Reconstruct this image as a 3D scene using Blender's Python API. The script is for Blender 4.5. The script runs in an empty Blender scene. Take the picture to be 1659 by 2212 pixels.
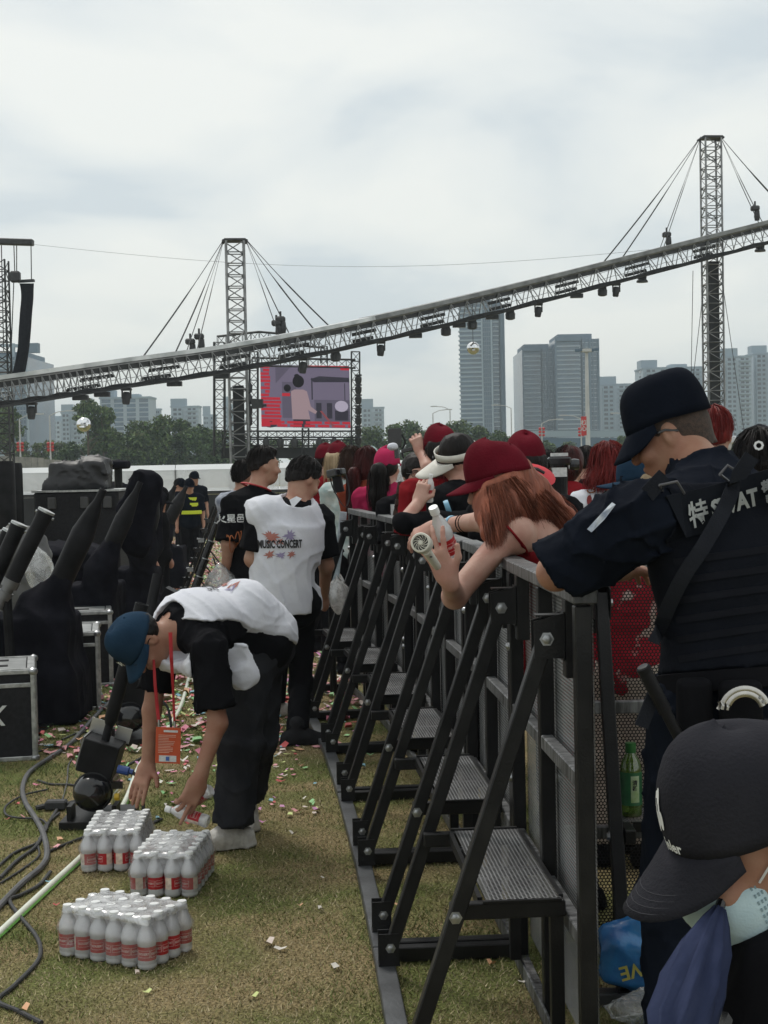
import bpy, bmesh, math, random
import numpy as np
from mathutils import Vector, Matrix
from mathutils.bvhtree import BVHTree

scene = bpy.context.scene
COL = scene.collection
rnd = random.Random(7)
R = math.radians

# ------------------------------------------------------------------ camera
CAM = Vector((0.0, 0.0, 1.60))
FPX, CX, CY = 3300.0, 829.5, 1106.0          # focal length and centre on a 1659 x 2212 frame
PITCH, ROLL = math.atan(111 / 3300.0), 0.0205
_F = Vector((0, math.cos(PITCH), -math.sin(PITCH)))
_R0, _U0 = Vector((1, 0, 0)), Vector((0, math.sin(PITCH), math.cos(PITCH)))
_R = _R0 * math.cos(ROLL) - _U0 * math.sin(ROLL)
_U = _R0 * math.sin(ROLL) + _U0 * math.cos(ROLL)
cam_data = bpy.data.cameras.new("camera")
cam_data.sensor_fit = 'HORIZONTAL'
cam_data.sensor_width = 36.0
cam_data.lens = 36.0 * FPX / 1659.0
cam_data.clip_start, cam_data.clip_end = 0.05, 6000.0
cam = bpy.data.objects.new("camera", cam_data)
COL.objects.link(cam)
cam.matrix_world = Matrix(((_R.x, _U.x, -_F.x, CAM.x), (_R.y, _U.y, -_F.y, CAM.y),
                           (_R.z, _U.z, -_F.z, CAM.z), (0, 0, 0, 1)))
scene.camera = cam

# ------------------------------------------------------------------ sky and sun (bright overcast)
SUN_EL, SUN_AZ = R(58), R(-28)               # azimuth from +Y towards +X
world = bpy.data.worlds.new("World")
scene.world = world
world.use_nodes = True
wn, wl = world.node_tree.nodes, world.node_tree.links
wn.clear()
w_out = wn.new('ShaderNodeOutputWorld')
w_bg = wn.new('ShaderNodeBackground'); w_bg.inputs['Strength'].default_value = 0.115
w_sky = wn.new('ShaderNodeTexSky'); w_sky.sky_type = 'NISHITA'; w_sky.sun_disc = False
w_sky.sun_elevation, w_sky.sun_rotation = SUN_EL, SUN_AZ
w_sky.dust_density = 3.0
w_tc = wn.new('ShaderNodeTexCoord')
w_sep = wn.new('ShaderNodeSeparateXYZ')
w_add = wn.new('ShaderNodeMath'); w_add.operation = 'ADD'; w_add.inputs[1].default_value = 0.32
w_abs = wn.new('ShaderNodeMath'); w_abs.operation = 'ABSOLUTE'
w_dx = wn.new('ShaderNodeMath'); w_dx.operation = 'DIVIDE'
w_dy = wn.new('ShaderNodeMath'); w_dy.operation = 'DIVIDE'
w_cmb = wn.new('ShaderNodeCombineXYZ')
w_n1 = wn.new('ShaderNodeTexNoise')
w_n1.inputs['Scale'].default_value = 2.3; w_n1.inputs['Detail'].default_value = 5.5
w_n1.inputs['Roughness'].default_value = 0.47; w_n1.inputs['Distortion'].default_value = 0.35
w_ramp = wn.new('ShaderNodeValToRGB')
w_ramp.color_ramp.elements[0].position = 0.37; w_ramp.color_ramp.elements[0].color = (0.505, 0.555, 0.575, 1)
w_ramp.color_ramp.elements[1].position = 0.57; w_ramp.color_ramp.elements[1].color = (0.70, 0.712, 0.675, 1)
e_ = w_ramp.color_ramp.elements.new(0.45); e_.color = (0.615, 0.645, 0.635, 1)
w_mul = wn.new('ShaderNodeMixRGB'); w_mul.blend_type = 'MULTIPLY'; w_mul.inputs[0].default_value = 1.0
w_mul.inputs[2].default_value = (10, 10, 10, 1)
w_mix = wn.new('ShaderNodeMixRGB'); w_mix.inputs[0].default_value = 0.90
wl.new(w_tc.outputs['Generated'], w_sep.inputs[0])
wl.new(w_sep.outputs['Z'], w_abs.inputs[0]); wl.new(w_abs.outputs[0], w_add.inputs[0])
wl.new(w_sep.outputs['X'], w_dx.inputs[0]); wl.new(w_add.outputs[0], w_dx.inputs[1])
wl.new(w_sep.outputs['Y'], w_dy.inputs[0]); wl.new(w_add.outputs[0], w_dy.inputs[1])
wl.new(w_dx.outputs[0], w_cmb.inputs[0]); wl.new(w_dy.outputs[0], w_cmb.inputs[1])
wl.new(w_cmb.outputs[0], w_n1.inputs['Vector'])
wl.new(w_n1.outputs['Fac'], w_ramp.inputs[0]); wl.new(w_ramp.outputs[0], w_mul.inputs[1])
wl.new(w_sky.outputs[0], w_mix.inputs[1]); wl.new(w_mul.outputs[0], w_mix.inputs[2])
wl.new(w_mix.outputs[0], w_bg.inputs['Color']); wl.new(w_bg.outputs[0], w_out.inputs['Surface'])

sun_data = bpy.data.lights.new("sun", 'SUN')
sun_data.energy, sun_data.angle, sun_data.color = 1.5, R(14), (1.0, 0.96, 0.90)
sun = bpy.data.objects.new("sun", sun_data)
COL.objects.link(sun)
_sd = Vector((math.sin(SUN_AZ) * math.cos(SUN_EL), math.cos(SUN_AZ) * math.cos(SUN_EL), math.sin(SUN_EL)))
sun.rotation_euler = _sd.to_track_quat('Z', 'Y').to_euler()

vs = scene.view_settings
vs.view_transform, vs.look, vs.exposure, vs.gamma = 'Standard', 'None', 0.25, 1.0
vs.use_curve_mapping = False
cy = scene.cycles
cy.use_denoising = True
cy.max_bounces, cy.diffuse_bounces, cy.glossy_bounces = 7, 4, 3
cy.transmission_bounces, cy.transparent_max_bounces, cy.volume_bounces = 4, 24, 0
cy.caustics_reflective = cy.caustics_refractive = False

# ------------------------------------------------------------------ pixel <-> place
def W(u, v, d):
    """point at depth d seen at (u, v) on the 1659 x 2212 frame"""
    return CAM + _F * d + _R * ((u - CX) / FPX * d) + _U * ((CY - v) / FPX * d)

def ground_z(y):
    return 0.0 if y < 9 else -0.016 * (min(y, 52.0) - 9)

def G(u, v, z=None):
    """point of the lawn (or of the level z) seen at (u, v)"""
    ray = _F + _R * ((u - CX) / FPX) + _U * ((CY - v) / FPX)
    zz = 0.0 if z is None else z
    for _ in range(8):
        t = (zz - CAM.z) / ray.z
        p = CAM + ray * t
        if z is not None:
            return p
        zz = ground_z(p.y)
    return p

def V(*a):
    return Vector(a)

# ------------------------------------------------------------------ materials
MATS = {}
def mat(name, col, rough=0.6, metal=0.0, col2=None, scale=8.0, bump=0.0, bscale=60.0, spec=0.5, detail=4.0,
        stretch=None, lo=0.35, hi=0.65, coat=0.0, sheen=0.0, sss=0.0, emit=None, estr=0.0, island=0.0):
    if name in MATS:
        return MATS[name]
    m = bpy.data.materials.new(name); m.use_nodes = True
    n, l = m.node_tree.nodes, m.node_tree.links
    b = n['Principled BSDF']
    b.inputs['Roughness'].default_value = rough
    b.inputs['Metallic'].default_value = metal
    b.inputs['Specular IOR Level'].default_value = spec
    b.inputs['Coat Weight'].default_value = coat
    b.inputs['Sheen Weight'].default_value = sheen
    if sss:
        b.inputs['Subsurface Weight'].default_value = sss
        b.inputs['Subsurface Radius'].default_value = (0.012, 0.005, 0.003)
        b.inputs['Subsurface Scale'].default_value = 1.0
    if emit:
        b.inputs['Emission Color'].default_value = (*emit, 1); b.inputs['Emission Strength'].default_value = estr
    if col2 is None:
        col2 = tuple(c * 0.72 for c in col)
    tc = n.new('ShaderNodeTexCoord'); mp = n.new('ShaderNodeMapping')
    if stretch:
        mp.inputs['Scale'].default_value = stretch
    l.new(tc.outputs['Object'], mp.inputs[0])
    ns = n.new('ShaderNodeTexNoise'); ns.inputs['Scale'].default_value = scale; ns.inputs['Detail'].default_value = detail
    l.new(mp.outputs[0], ns.inputs['Vector'])
    rp = n.new('ShaderNodeValToRGB')
    rp.color_ramp.elements[0].position, rp.color_ramp.elements[1].position = lo, hi
    rp.color_ramp.elements[0].color, rp.color_ramp.elements[1].color = (*col2, 1), (*col, 1)
    l.new(ns.outputs['Fac'], rp.inputs[0])
    out = rp.outputs[0]
    if island:
        ge = n.new('ShaderNodeNewGeometry'); mx = n.new('ShaderNodeHueSaturation')
        mr = n.new('ShaderNodeMapRange'); mr.inputs['To Min'].default_value = 1 - island; mr.inputs['To Max'].default_value = 1 + island
        l.new(ge.outputs['Random Per Island'], mr.inputs['Value']); l.new(mr.outputs[0], mx.inputs['Value'])
        l.new(out, mx.inputs['Color']); out = mx.outputs[0]
    l.new(out, b.inputs['Base Color'])
    if bump:
        nb = n.new('ShaderNodeTexNoise'); nb.inputs['Scale'].default_value = bscale; nb.inputs['Detail'].default_value = 5
        l.new(mp.outputs[0], nb.inputs['Vector'])
        bp = n.new('ShaderNodeBump'); bp.inputs['Strength'].default_value = bump; bp.inputs['Distance'].default_value = 0.01
        l.new(nb.outputs['Fac'], bp.inputs['Height']); l.new(bp.outputs[0], b.inputs['Normal'])
    MATS[name] = m
    return m

def clear_mat(name, tint=(0.93, 0.95, 0.97), body=(0.75, 0.77, 0.80), cloud=0.25, gloss=0.25, rough=0.08, nscale=0.0, bump=0.0, tl=0.35, fres=0.8):
    """thin clear or milky plastic: see-through mixed with a little diffuse body and a fresnel gloss"""
    if name in MATS:
        return MATS[name]
    m = bpy.data.materials.new(name); m.use_nodes = True
    n, l = m.node_tree.nodes, m.node_tree.links
    n.clear()
    out = n.new('ShaderNodeOutputMaterial')
    tr = n.new('ShaderNodeBsdfTransparent'); tr.inputs[0].default_value = (*tint, 1)
    df = n.new('ShaderNodeBsdfDiffuse'); df.inputs[0].default_value = (*body, 1)
    ts = n.new('ShaderNodeBsdfTranslucent'); ts.inputs[0].default_value = (*body, 1)
    gl = n.new('ShaderNodeBsdfGlossy'); gl.inputs[1].default_value = rough
    a = n.new('ShaderNodeMixShader'); b = n.new('ShaderNodeMixShader'); c = n.new('ShaderNodeMixShader')
    a.inputs[0].default_value = tl
    l.new(df.outputs[0], a.inputs[1]); l.new(ts.outputs[0], a.inputs[2])
    b.inputs[0].default_value = cloud
    l.new(tr.outputs[0], b.inputs[1]); l.new(a.outputs[0], b.inputs[2])
    fr = n.new('ShaderNodeFresnel'); fr.inputs[0].default_value = 1.45
    ad = n.new('ShaderNodeMath'); ad.operation = 'MULTIPLY_ADD'; ad.inputs[1].default_value = fres; ad.inputs[2].default_value = gloss * 0.2
    l.new(fr.outputs[0], ad.inputs[0]); l.new(ad.outputs[0], c.inputs[0])
    l.new(b.outputs[0], c.inputs[1]); l.new(gl.outputs[0], c.inputs[2])
    l.new(c.outputs[0], out.inputs[0])
    if nscale:
        tc = n.new('ShaderNodeTexCoord'); ns = n.new('ShaderNodeTexNoise'); ns.inputs['Scale'].default_value = nscale
        ns.inputs['Detail'].default_value = 6; ns.inputs['Distortion'].default_value = 1.2
        bp = n.new('ShaderNodeBump'); bp.inputs['Strength'].default_value = bump; bp.inputs['Distance'].default_value = 0.01
        l.new(tc.outputs['Object'], ns.inputs['Vector']); l.new(ns.outputs['Fac'], bp.inputs['Height'])
        for q in (df, gl, fr):
            l.new(bp.outputs[0], q.inputs['Normal'])
        mr = n.new('ShaderNodeMapRange'); mr.inputs['From Min'].default_value = 0.35; mr.inputs['From Max'].default_value = 0.7
        mr.inputs['To Min'].default_value = cloud * 0.45; mr.inputs['To Max'].default_value = min(1, cloud * 1.7)
        l.new(ns.outputs['Fac'], mr.inputs['Value']); l.new(mr.outputs[0], b.inputs[0])
    MATS[name] = m
    return m

# ------------------------------------------------------------------ objects
def link(o, parent=None):
    COL.objects.link(o)
    if parent is not None:
        o.parent = parent
    return o

def tag(o, label=None, cat=None, group=None, kind=None):
    if label: o['label'] = label
    if cat: o['category'] = cat
    if group: o['group'] = group
    if kind: o['kind'] = kind
    return o

def thing(name, label, cat, loc=(0, 0, 0), rotz=0.0, group=None):
    o = bpy.data.objects.new(name, None)
    o.empty_display_size = 0.1
    link(o); o.location = loc; o.rotation_euler = (0, 0, rotz)
    return tag(o, label, cat, group)

def copy_tree(o, parent=None):
    c = o.copy(); link(c, parent)
    for ch in o.children:
        copy_tree(ch, c)
    return c

def frame(zdir, xhint=(1, 0, 0)):
    z = Vector(zdir).normalized(); x = Vector(xhint)
    x = x - z * x.dot(z)
    if x.length < 1e-5:
        x = Vector((0, 1, 0)) - z * z.y
    x.normalize()
    return x, z.cross(x), z

class MB:
    def __init__(s, org=(0, 0, 0)):
        s.v, s.f, s.m, s.mi, s.o = [], [], [], 0, Vector(org)

    def add(s, vs_, fs_):
        n = len(s.v)
        s.v += [tuple(Vector(p) - s.o) for p in vs_]
        s.f += [tuple(i + n for i in f) for f in fs_]
        s.m += [s.mi] * len(fs_)
        return s

    def box(s, c, size, ax=None):
        c = Vector(c)
        X, Y, Z = ax if ax else (V(1, 0, 0), V(0, 1, 0), V(0, 0, 1))
        a, b, d = (q / 2 for q in size)
        vs_ = [c + X * (i * a) + Y * (j * b) + Z * (k * d) for k in (-1, 1) for j in (-1, 1) for i in (-1, 1)]
        return s.add(vs_, [(0, 2, 3, 1), (4, 5, 7, 6), (0, 1, 5, 4), (2, 6, 7, 3), (0, 4, 6, 2), (1, 3, 7, 5)])

    def bar(s, a, b, w, h, up=(0, 0, 1)):
        """rectangular bar from a to b, w across, h along 'up'"""
        a, b = Vector(a), Vector(b)
        z = (b - a).normalized(); y = Vector(up); y = (y - z * y.dot(z)).normalized(); x = y.cross(z)
        return s.box((a + b) / 2, (w, h, (b - a).length), (x, y, z))

    def tube(s, a, b, r0, r1=None, n=10, caps=True):
        a, b = Vector(a), Vector(b); r1 = r0 if r1 is None else r1
        x, y, z = frame(b - a)
        vs_, fs_ = [], []
        for k, (p, r) in enumerate(((a, r0), (b, r1))):
            vs_ += [p + (x * math.cos(t) + y * math.sin(t)) * r for t in (2 * math.pi * i / n for i in range(n))]
        fs_ = [(i, (i + 1) % n, n + (i + 1) % n, n + i) for i in range(n)]
        if caps:
            fs_ += [tuple(range(n))[::-1], tuple(range(n, 2 * n))]
        return s.add(vs_, fs_)

    def lathe(s, prof, n=16, c=(0, 0, 0), zdir=(0, 0, 1), xhint=(1, 0, 0), sx=1.0, sy=1.0):
        c = Vector(c); x, y, z = frame(zdir, xhint)
        vs_ = [c + z * h + (x * (math.cos(t) * sx) + y * (math.sin(t) * sy)) * r for r, h in prof
               for t in (2 * math.pi * i / n for i in range(n))]
        fs_ = [(k * n + i, k * n + (i + 1) % n, (k + 1) * n + (i + 1) % n, (k + 1) * n + i)
               for k in range(len(prof) - 1) for i in range(n)]
        if prof[0][0] > 1e-4: fs_.append(tuple(range(n))[::-1])
        if prof[-1][0] > 1e-4: fs_.append(tuple(range((len(prof) - 1) * n, len(prof) * n)))
        return s.add(vs_, fs_)

    def sweep(s, pts, r, n=8, flat=1.0, up=(0, 0, 1)):
        pts = [Vector(p) for p in pts]
        vs_, N = [], len(pts)
        rr = r if isinstance(r, (list, tuple)) else [r] * N
        for i, p in enumerate(pts):
            d = (pts[min(i + 1, N - 1)] - pts[max(i - 1, 0)])
            x, y, z = frame(d if d.length > 1e-7 else V(0, 0, 1), V(0, 0, 1).cross(d) if abs(d.normalized().z) < .95 else V(1, 0, 0))
            vs_ += [p + (x * math.cos(t) + y * (math.sin(t) * flat)) * rr[i] for t in (2 * math.pi * k / n for k in range(n))]
        fs_ = [(i * n + k, i * n + (k + 1) % n, (i + 1) * n + (k + 1) % n, (i + 1) * n + k) for i in range(N - 1) for k in range(n)]
        fs_ += [tuple(range(n))[::-1], tuple(range((N - 1) * n, N * n))]
        return s.add(vs_, fs_)

    def rsweep(s, pts, w, h, side):
        """rectangular section, w along the horizontal normal, h up, following pts"""
        N = len(pts); vs_ = []
        for i, p in enumerate(pts):
            d = (pts[min(i + 1, N - 1)] - pts[max(i - 1, 0)]).normalized(); x = Vector(side[i]); y = d.cross(x)
            if y.z < 0: y = -y
            vs_ += [p + x * (a * w / 2) + y * (b * h / 2) for a, b in ((-1, -1), (1, -1), (1, 1), (-1, 1))]
        fs_ = [(i * 4 + k, i * 4 + (k + 1) % 4, i * 4 + 4 + (k + 1) % 4, i * 4 + 4 + k) for i in range(N - 1) for k in range(4)]
        return s.add(vs_, fs_ + [(3, 2, 1, 0), tuple(range(4 * N - 4, 4 * N))])

    def poly(s, pts):
        return s.add(pts, [tuple(range(len(pts)))])

    def slab(s, pts, thick):
        """flat outline pts (3-D) extruded by the vector thick"""
        n = len(pts); t = Vector(thick); p = [Vector(q) for q in pts]
        return s.add(p + [q + t for q in p], [tuple(range(n))[::-1], tuple(range(n, 2 * n))] +
                     [(i, (i + 1) % n, n + (i + 1) % n, n + i) for i in range(n)])

    def build(s, name, mats, parent=None, smooth=False, bevel=0.0, label=None, cat=None, group=None, kind=None):
        me = bpy.data.meshes.new(name)
        me.from_pydata(s.v, [], s.f)
        ms = mats if isinstance(mats, (list, tuple)) else [mats]
        for q in ms: me.materials.append(q)
        if len(ms) > 1: me.polygons.foreach_set('material_index', s.m)
        if smooth:
            me.polygons.foreach_set('use_smooth', [True] * len(s.f))
            if smooth != 'all':
                me.set_sharp_from_angle(angle=R(smooth if smooth is not True else 40))
        me.update()
        o = link(bpy.data.objects.new(name, me), parent)
        if bevel:
            bv = o.modifiers.new('bevel', 'BEVEL'); bv.width = bevel; bv.segments = 1; bv.limit_method = 'ANGLE'
        return tag(o, label, cat, group, kind)

def mesh_np(name, verts, faces, mats, parent=None, smooth=True, mi=None, org=None):
    """verts (n,3), faces (m,3|4) arrays -> object"""
    verts = np.asarray(verts, np.float32); faces = np.asarray(faces, np.int32)
    if org is not None: verts = verts - np.array(org, np.float32)
    me = bpy.data.meshes.new(name); k = faces.shape[1]
    me.vertices.add(len(verts)); me.vertices.foreach_set('co', verts.ravel())
    me.loops.add(faces.size); me.loops.foreach_set('vertex_index', faces.ravel())
    me.polygons.add(len(faces)); me.polygons.foreach_set('loop_start', np.arange(0, faces.size, k, dtype=np.int32))
    if smooth: me.polygons.foreach_set('use_smooth', np.ones(len(faces), bool))
    ms = mats if isinstance(mats, (list, tuple)) else [mats]
    for q in ms: me.materials.append(q)
    if mi is not None: me.polygons.foreach_set('material_index', np.asarray(mi, np.int32))
    me.update(calc_edges=True)
    return link(bpy.data.objects.new(name, me), parent)

def catmull(pts, k=6):
    P = [Vector(p) for p in pts]; P = [P[0] * 2 - P[1]] + P + [P[-1] * 2 - P[-2]]
    out = []
    for i in range(1, len(P) - 2):
        a, b, c, d = P[i - 1:i + 3]
        for j in range(k):
            t = j / k
            out.append(((2 * b) + (c - a) * t + (2 * a - 5 * b + 4 * c - d) * t * t + (3 * b - a - 3 * c + d) * t ** 3) / 2)
    out.append(P[-2])
    return out

def text_mesh(txt, size, font_bold=0.0, align='CENTER', shear=0.0, xs=1.0):
    """outline of the text as (verts, faces) in the XY plane, centred"""
    cu = bpy.data.curves.new('t', 'FONT'); cu.body = txt; cu.size = size; cu.align_x = align; cu.align_y = 'CENTER'
    cu.offset = font_bold; cu.resolution_u = 2; cu.shear = shear
    ob = bpy.data.objects.new('t', cu); COL.objects.link(ob)
    dg = bpy.context.evaluated_depsgraph_get()
    me = bpy.data.meshes.new_from_object(ob.evaluated_get(dg))
    bm = bmesh.new(); bm.from_mesh(me); bmesh.ops.triangulate(bm, faces=bm.faces)
    vs_ = [(v.co.x * xs, v.co.y, 0.0) for v in bm.verts]; fs_ = [tuple(v.index for v in f.verts) for f in bm.faces]
    bm.free(); bpy.data.objects.remove(ob); bpy.data.meshes.remove(me); bpy.data.curves.remove(cu)
    return vs_, fs_

# ------------------------------------------------------------------ palette
black_steel = mat('black_steel', (0.016, 0.016, 0.016), 0.38, 0.0, (0.006, 0.006, 0.007), scale=7, bump=0.15, bscale=160, spec=0.30, detail=9, lo=.42, hi=.66)
worn_steel = mat('worn_steel', (0.21, 0.215, 0.22), 0.42, 0.3, (0.035, 0.036, 0.038), scale=5, bump=0.2, bscale=60, stretch=(9, 3, 1.2), lo=0.38, hi=0.66, detail=7)
bolt_metal = mat('bolt_metal', (0.42, 0.43, 0.44), 0.35, 0.9, (0.30, 0.31, 0.32), scale=40)
alu = mat('alu', (0.50, 0.51, 0.51), 0.38, 0.75, (0.28, 0.29, 0.29), scale=25, bump=0.1, bscale=150)
case_black = mat('case_black', (0.022, 0.022, 0.025), 0.62, 0, (0.014, 0.014, 0.016), scale=40, bump=0.2, bscale=420, spec=.15)
cloth_black = mat('cloth_black', (0.013, 0.013, 0.018), 0.9, 0, (0.007, 0.007, 0.010), scale=9, bump=0.25, bscale=45, spec=0.06)
pipe_black = mat('pipe_black', (0.016, 0.016, 0.018), 0.5, 0, (0.008, 0.008, 0.009), scale=9, bump=0.15, bscale=40, spec=0.13)
gloss_black = mat('gloss_black', (0.012, 0.012, 0.014), 0.16, 0, (0.008, 0.008, 0.009), scale=10, spec=0.6)
rubber = mat('rubber', (0.035, 0.036, 0.038), 0.7, 0, (0.02, 0.02, 0.022), scale=20, bump=0.1)
white_plastic = mat('white_plastic', (0.80, 0.81, 0.80), 0.35, 0, (0.70, 0.71, 0.71), scale=30)
print_white = mat('print_white', (0.62, 0.63, 0.63), 0.7, 0, (0.50, 0.51, 0.51), scale=60)
print_black = mat('print_black', (0.02, 0.02, 0.022), 0.8)
# ------------------------------------------------------------------ soft shapes: distance fields meshed with surface nets
def A3(p):
    return np.array((p[0], p[1], p[2]), np.float32)

_CORN = np.array([(0, 0, 0), (1, 0, 0), (0, 1, 0), (1, 1, 0), (0, 0, 1), (1, 0, 1), (0, 1, 1), (1, 1, 1)])
_EDG = [(0, 1), (2, 3), (4, 5), (6, 7), (0, 2), (1, 3), (4, 6), (5, 7), (0, 4), (1, 5), (2, 6), (3, 7)]

class Soft:
    """shapes are queued, then evaluated on one grid that just encloses them"""
    def __init__(s, res):
        s.res, s.ops, s.lo, s.hi = res, [], np.full(3, 1e9), np.full(3, -1e9)

    def _grow(s, lo, hi):
        s.lo, s.hi = np.minimum(s.lo, lo), np.maximum(s.hi, hi)

    def cap(s, a, b, ra, rb=None, k=0.02, mode='u', squash=None, axis=None):
        """tapered capsule; squash < 1 flattens it along 'axis'"""
        rb = ra if rb is None else rb
        a, b = A3(a), A3(b); m = max(ra, rb)
        lo, hi = np.minimum(a, b) - m, np.maximum(a, b) + m
        if mode == 'u': s._grow(lo, hi)
        s.ops.append(('cap', mode, k, lo, hi, (a, b, ra, rb, squash, None if axis is None else A3(Vector(axis).normalized()))))
        return s

    def cyl(s, a, b, ra, rb=None, k=0.02, mode='u', squash=None, axis=None):
        """tapered round bar with flat ends"""
        rb = ra if rb is None else rb
        a, b = A3(a), A3(b); m = max(ra, rb)
        lo, hi = np.minimum(a, b) - m, np.maximum(a, b) + m
        if mode == 'u': s._grow(lo, hi)
        s.ops.append(('cyl', mode, k, lo, hi, (a, b, ra, rb, squash, None if axis is None else A3(Vector(axis).normalized()))))
        return s

    def chain(s, pts, rs, k=0.02, mode='u', squash=None, axis=None):
        for i in range(len(pts) - 1):
            s.cap(pts[i], pts[i + 1], rs[i], rs[i + 1], k, mode, squash, axis)
        return s

    def ell(s, c, r, ax=None, k=0.02, mode='u'):
        c = A3(c); m = max(r)
        if mode == 'u': s._grow(c - m, c + m)
        M = np.eye(3, dtype=np.float32) if ax is None else np.array([A3(q) for q in ax], np.float32)
        s.ops.append(('ell', mode, k, c - m, c + m, (c, np.array(r, np.float32), M)))
        return s

    def box(s, c, half, ax=None, rnd_=0.01, k=0.02, mode='u'):
        c = A3(c); m = float(np.linalg.norm(half))
        if mode == 'u': s._grow(c - m, c + m)
        M = np.eye(3, dtype=np.float32) if ax is None else np.array([A3(q) for q in ax], np.float32)
        s.ops.append(('box', mode, k, c - m, c + m, (c, np.array(half, np.float32), M, rnd_)))
        return s

    def plane(s, p, n, k=0.0):
        """keep the side away from n"""
        s.ops.append(('pln', 'i', k, None, None, (A3(p), A3(Vector(n).normalized())))); return s

    def wrinkle(s, amp, scale, seed=0, stretch=(1, 1, 1)):
        s.ops.append(('wri', 'w', 0, None, None, (amp, scale, seed, stretch))); return s

    def shell(s, th):
        s.ops.append(('shl', 'w', 0, None, None, (th,))); return s

    def grid(s):
        res = s.res
        kmax = max([o[2] for o in s.ops] + [0]); pad = 3 * res + 0.3 * kmax + 0.004
        lo = s.lo - pad; n = np.ceil((s.hi + pad - lo) / res).astype(int) + 1
        ax = [(lo[i] + res * np.arange(n[i])).astype(np.float32) for i in range(3)]
        D = np.full(n, 0.35, np.float32)
        for kind, mode, k, l, h, a in s.ops:
            if kind in ('cap', 'cyl', 'ell', 'box'):
                mg = k + 3 * res + 0.02
                i0 = np.clip(np.floor((l - mg - lo) / res).astype(int), 0, n - 1); i1 = np.clip(np.ceil((h + mg - lo) / res).astype(int) + 1, 1, n)
                if np.any(i1 <= i0): continue
                sl = tuple(slice(i0[i], i1[i]) for i in range(3))
                X = ax[0][sl[0]][:, None, None]; Y = ax[1][sl[1]][None, :, None]; Z = ax[2][sl[2]][None, None, :]
                if kind in ('cap', 'cyl'):
                    A, B, ra, rb, sq, axn = a; ba = B - A; L2 = float(ba @ ba) + 1e-12
                    px, py, pz = X - A[0], Y - A[1], Z - A[2]
                    t0 = (px * ba[0] + py * ba[1] + pz * ba[2]) / L2
                    t = t0 if kind == 'cyl' else np.clip(t0, 0, 1)
                    px, py, pz = px - t * ba[0], py - t * ba[1], pz - t * ba[2]
                    d2 = px * px + py * py + pz * pz
                    if sq:
                        q = px * axn[0] + py * axn[1] + pz * axn[2]
                        d2 = d2 + q * q * (1 / (sq * sq) - 1)
                        d = (np.sqrt(d2) - (ra + (rb - ra) * t)) * (0.5 + 0.5 * sq)
                    else:
                        d = np.sqrt(d2) - (ra + (rb - ra) * t)
                    if kind == 'cyl':
                        d = np.maximum(d, np.maximum(-t0, t0 - 1) * math.sqrt(L2))
                else:
                    c, r, M = a[:3]
                    x, y, z = X - c[0], Y - c[1], Z - c[2]
                    u, v, w = (M[i][0] * x + M[i][1] * y + M[i][2] * z for i in range(3))
                    if kind == 'ell':
                        u, v, w = u / r[0], v / r[1], w / r[2]
                        l0 = np.sqrt(u * u + v * v + w * w) + 1e-9
                        l1 = np.sqrt((u / r[0]) ** 2 + (v / r[1]) ** 2 + (w / r[2]) ** 2) + 1e-9
                        d = l0 * (l0 - 1) / l1
                    else:
                        R_ = a[3]
                        u, v, w = np.abs(u) - r[0] + R_, np.abs(v) - r[1] + R_, np.abs(w) - r[2] + R_
                        d = np.sqrt(np.maximum(u, 0) ** 2 + np.maximum(v, 0) ** 2 + np.maximum(w, 0) ** 2) + np.minimum(np.maximum(u, np.maximum(v, w)), 0) - R_
                S = D[sl]
                if mode == 'u':
                    if k > 0:
                        hh = np.clip(0.5 + 0.5 * (S - d) / k, 0, 1); D[sl] = S + (d - S) * hh - k * hh * (1 - hh)
                    else: D[sl] = np.minimum(S, d)
                elif mode == 's':
                    D[sl] = np.maximum(S, -d)
                elif mode == 'i':
                    D[sl] = np.maximum(S, d)
            elif kind == 'pln':
                p, nn = a
                d = (ax[0] - p[0])[:, None, None] * nn[0] + (ax[1] - p[1])[None, :, None] * nn[1] + (ax[2] - p[2])[None, None, :] * nn[2]
                D = np.maximum(D, d).astype(np.float32)
            elif kind == 'shl':
                D = (np.abs(D) - a[0]).astype(np.float32)
            else:
                amp, sc, seed, st = a; m = np.abs(D) < amp * 2 + 4 * res
                ii = np.nonzero(m); r = np.random.default_rng(seed)
                P = [ax[i][ii[i]] * st[i] for i in range(3)]
                acc = np.zeros(len(ii[0]), np.float32)
                wx = np.sin((P[0] * .55 + P[1] * .35 + P[2] * .5) * sc * .45 + seed) + .6 * np.sin((P[0] * .3 - P[1] * .6 + P[2] * .9) * sc * .8 + 2 * seed)
                mk = .5 + .5 * np.sin((P[0] * .8 + P[2] * .6) * sc * .22 + seed * 1.7) * np.sin((P[1] * .7 - P[2] * .5) * sc * .27 + seed)
                for q in range(4):
                    v = r.normal(size=3); v /= np.linalg.norm(v); f = sc * (0.45 + 0.65 * r.random())
                    rg = 1 - np.abs(np.sin(f * (P[0] * v[0] + P[1] * v[1] + P[2] * v[2]) + wx * 1.1 + r.uniform(0, 6.3)))
                    acc += rg * rg * rg * (mk if q % 2 else 1 - .6 * mk)
                D[ii] -= (amp * (acc - .5)).astype(np.float32)
        return D, lo, n

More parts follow.
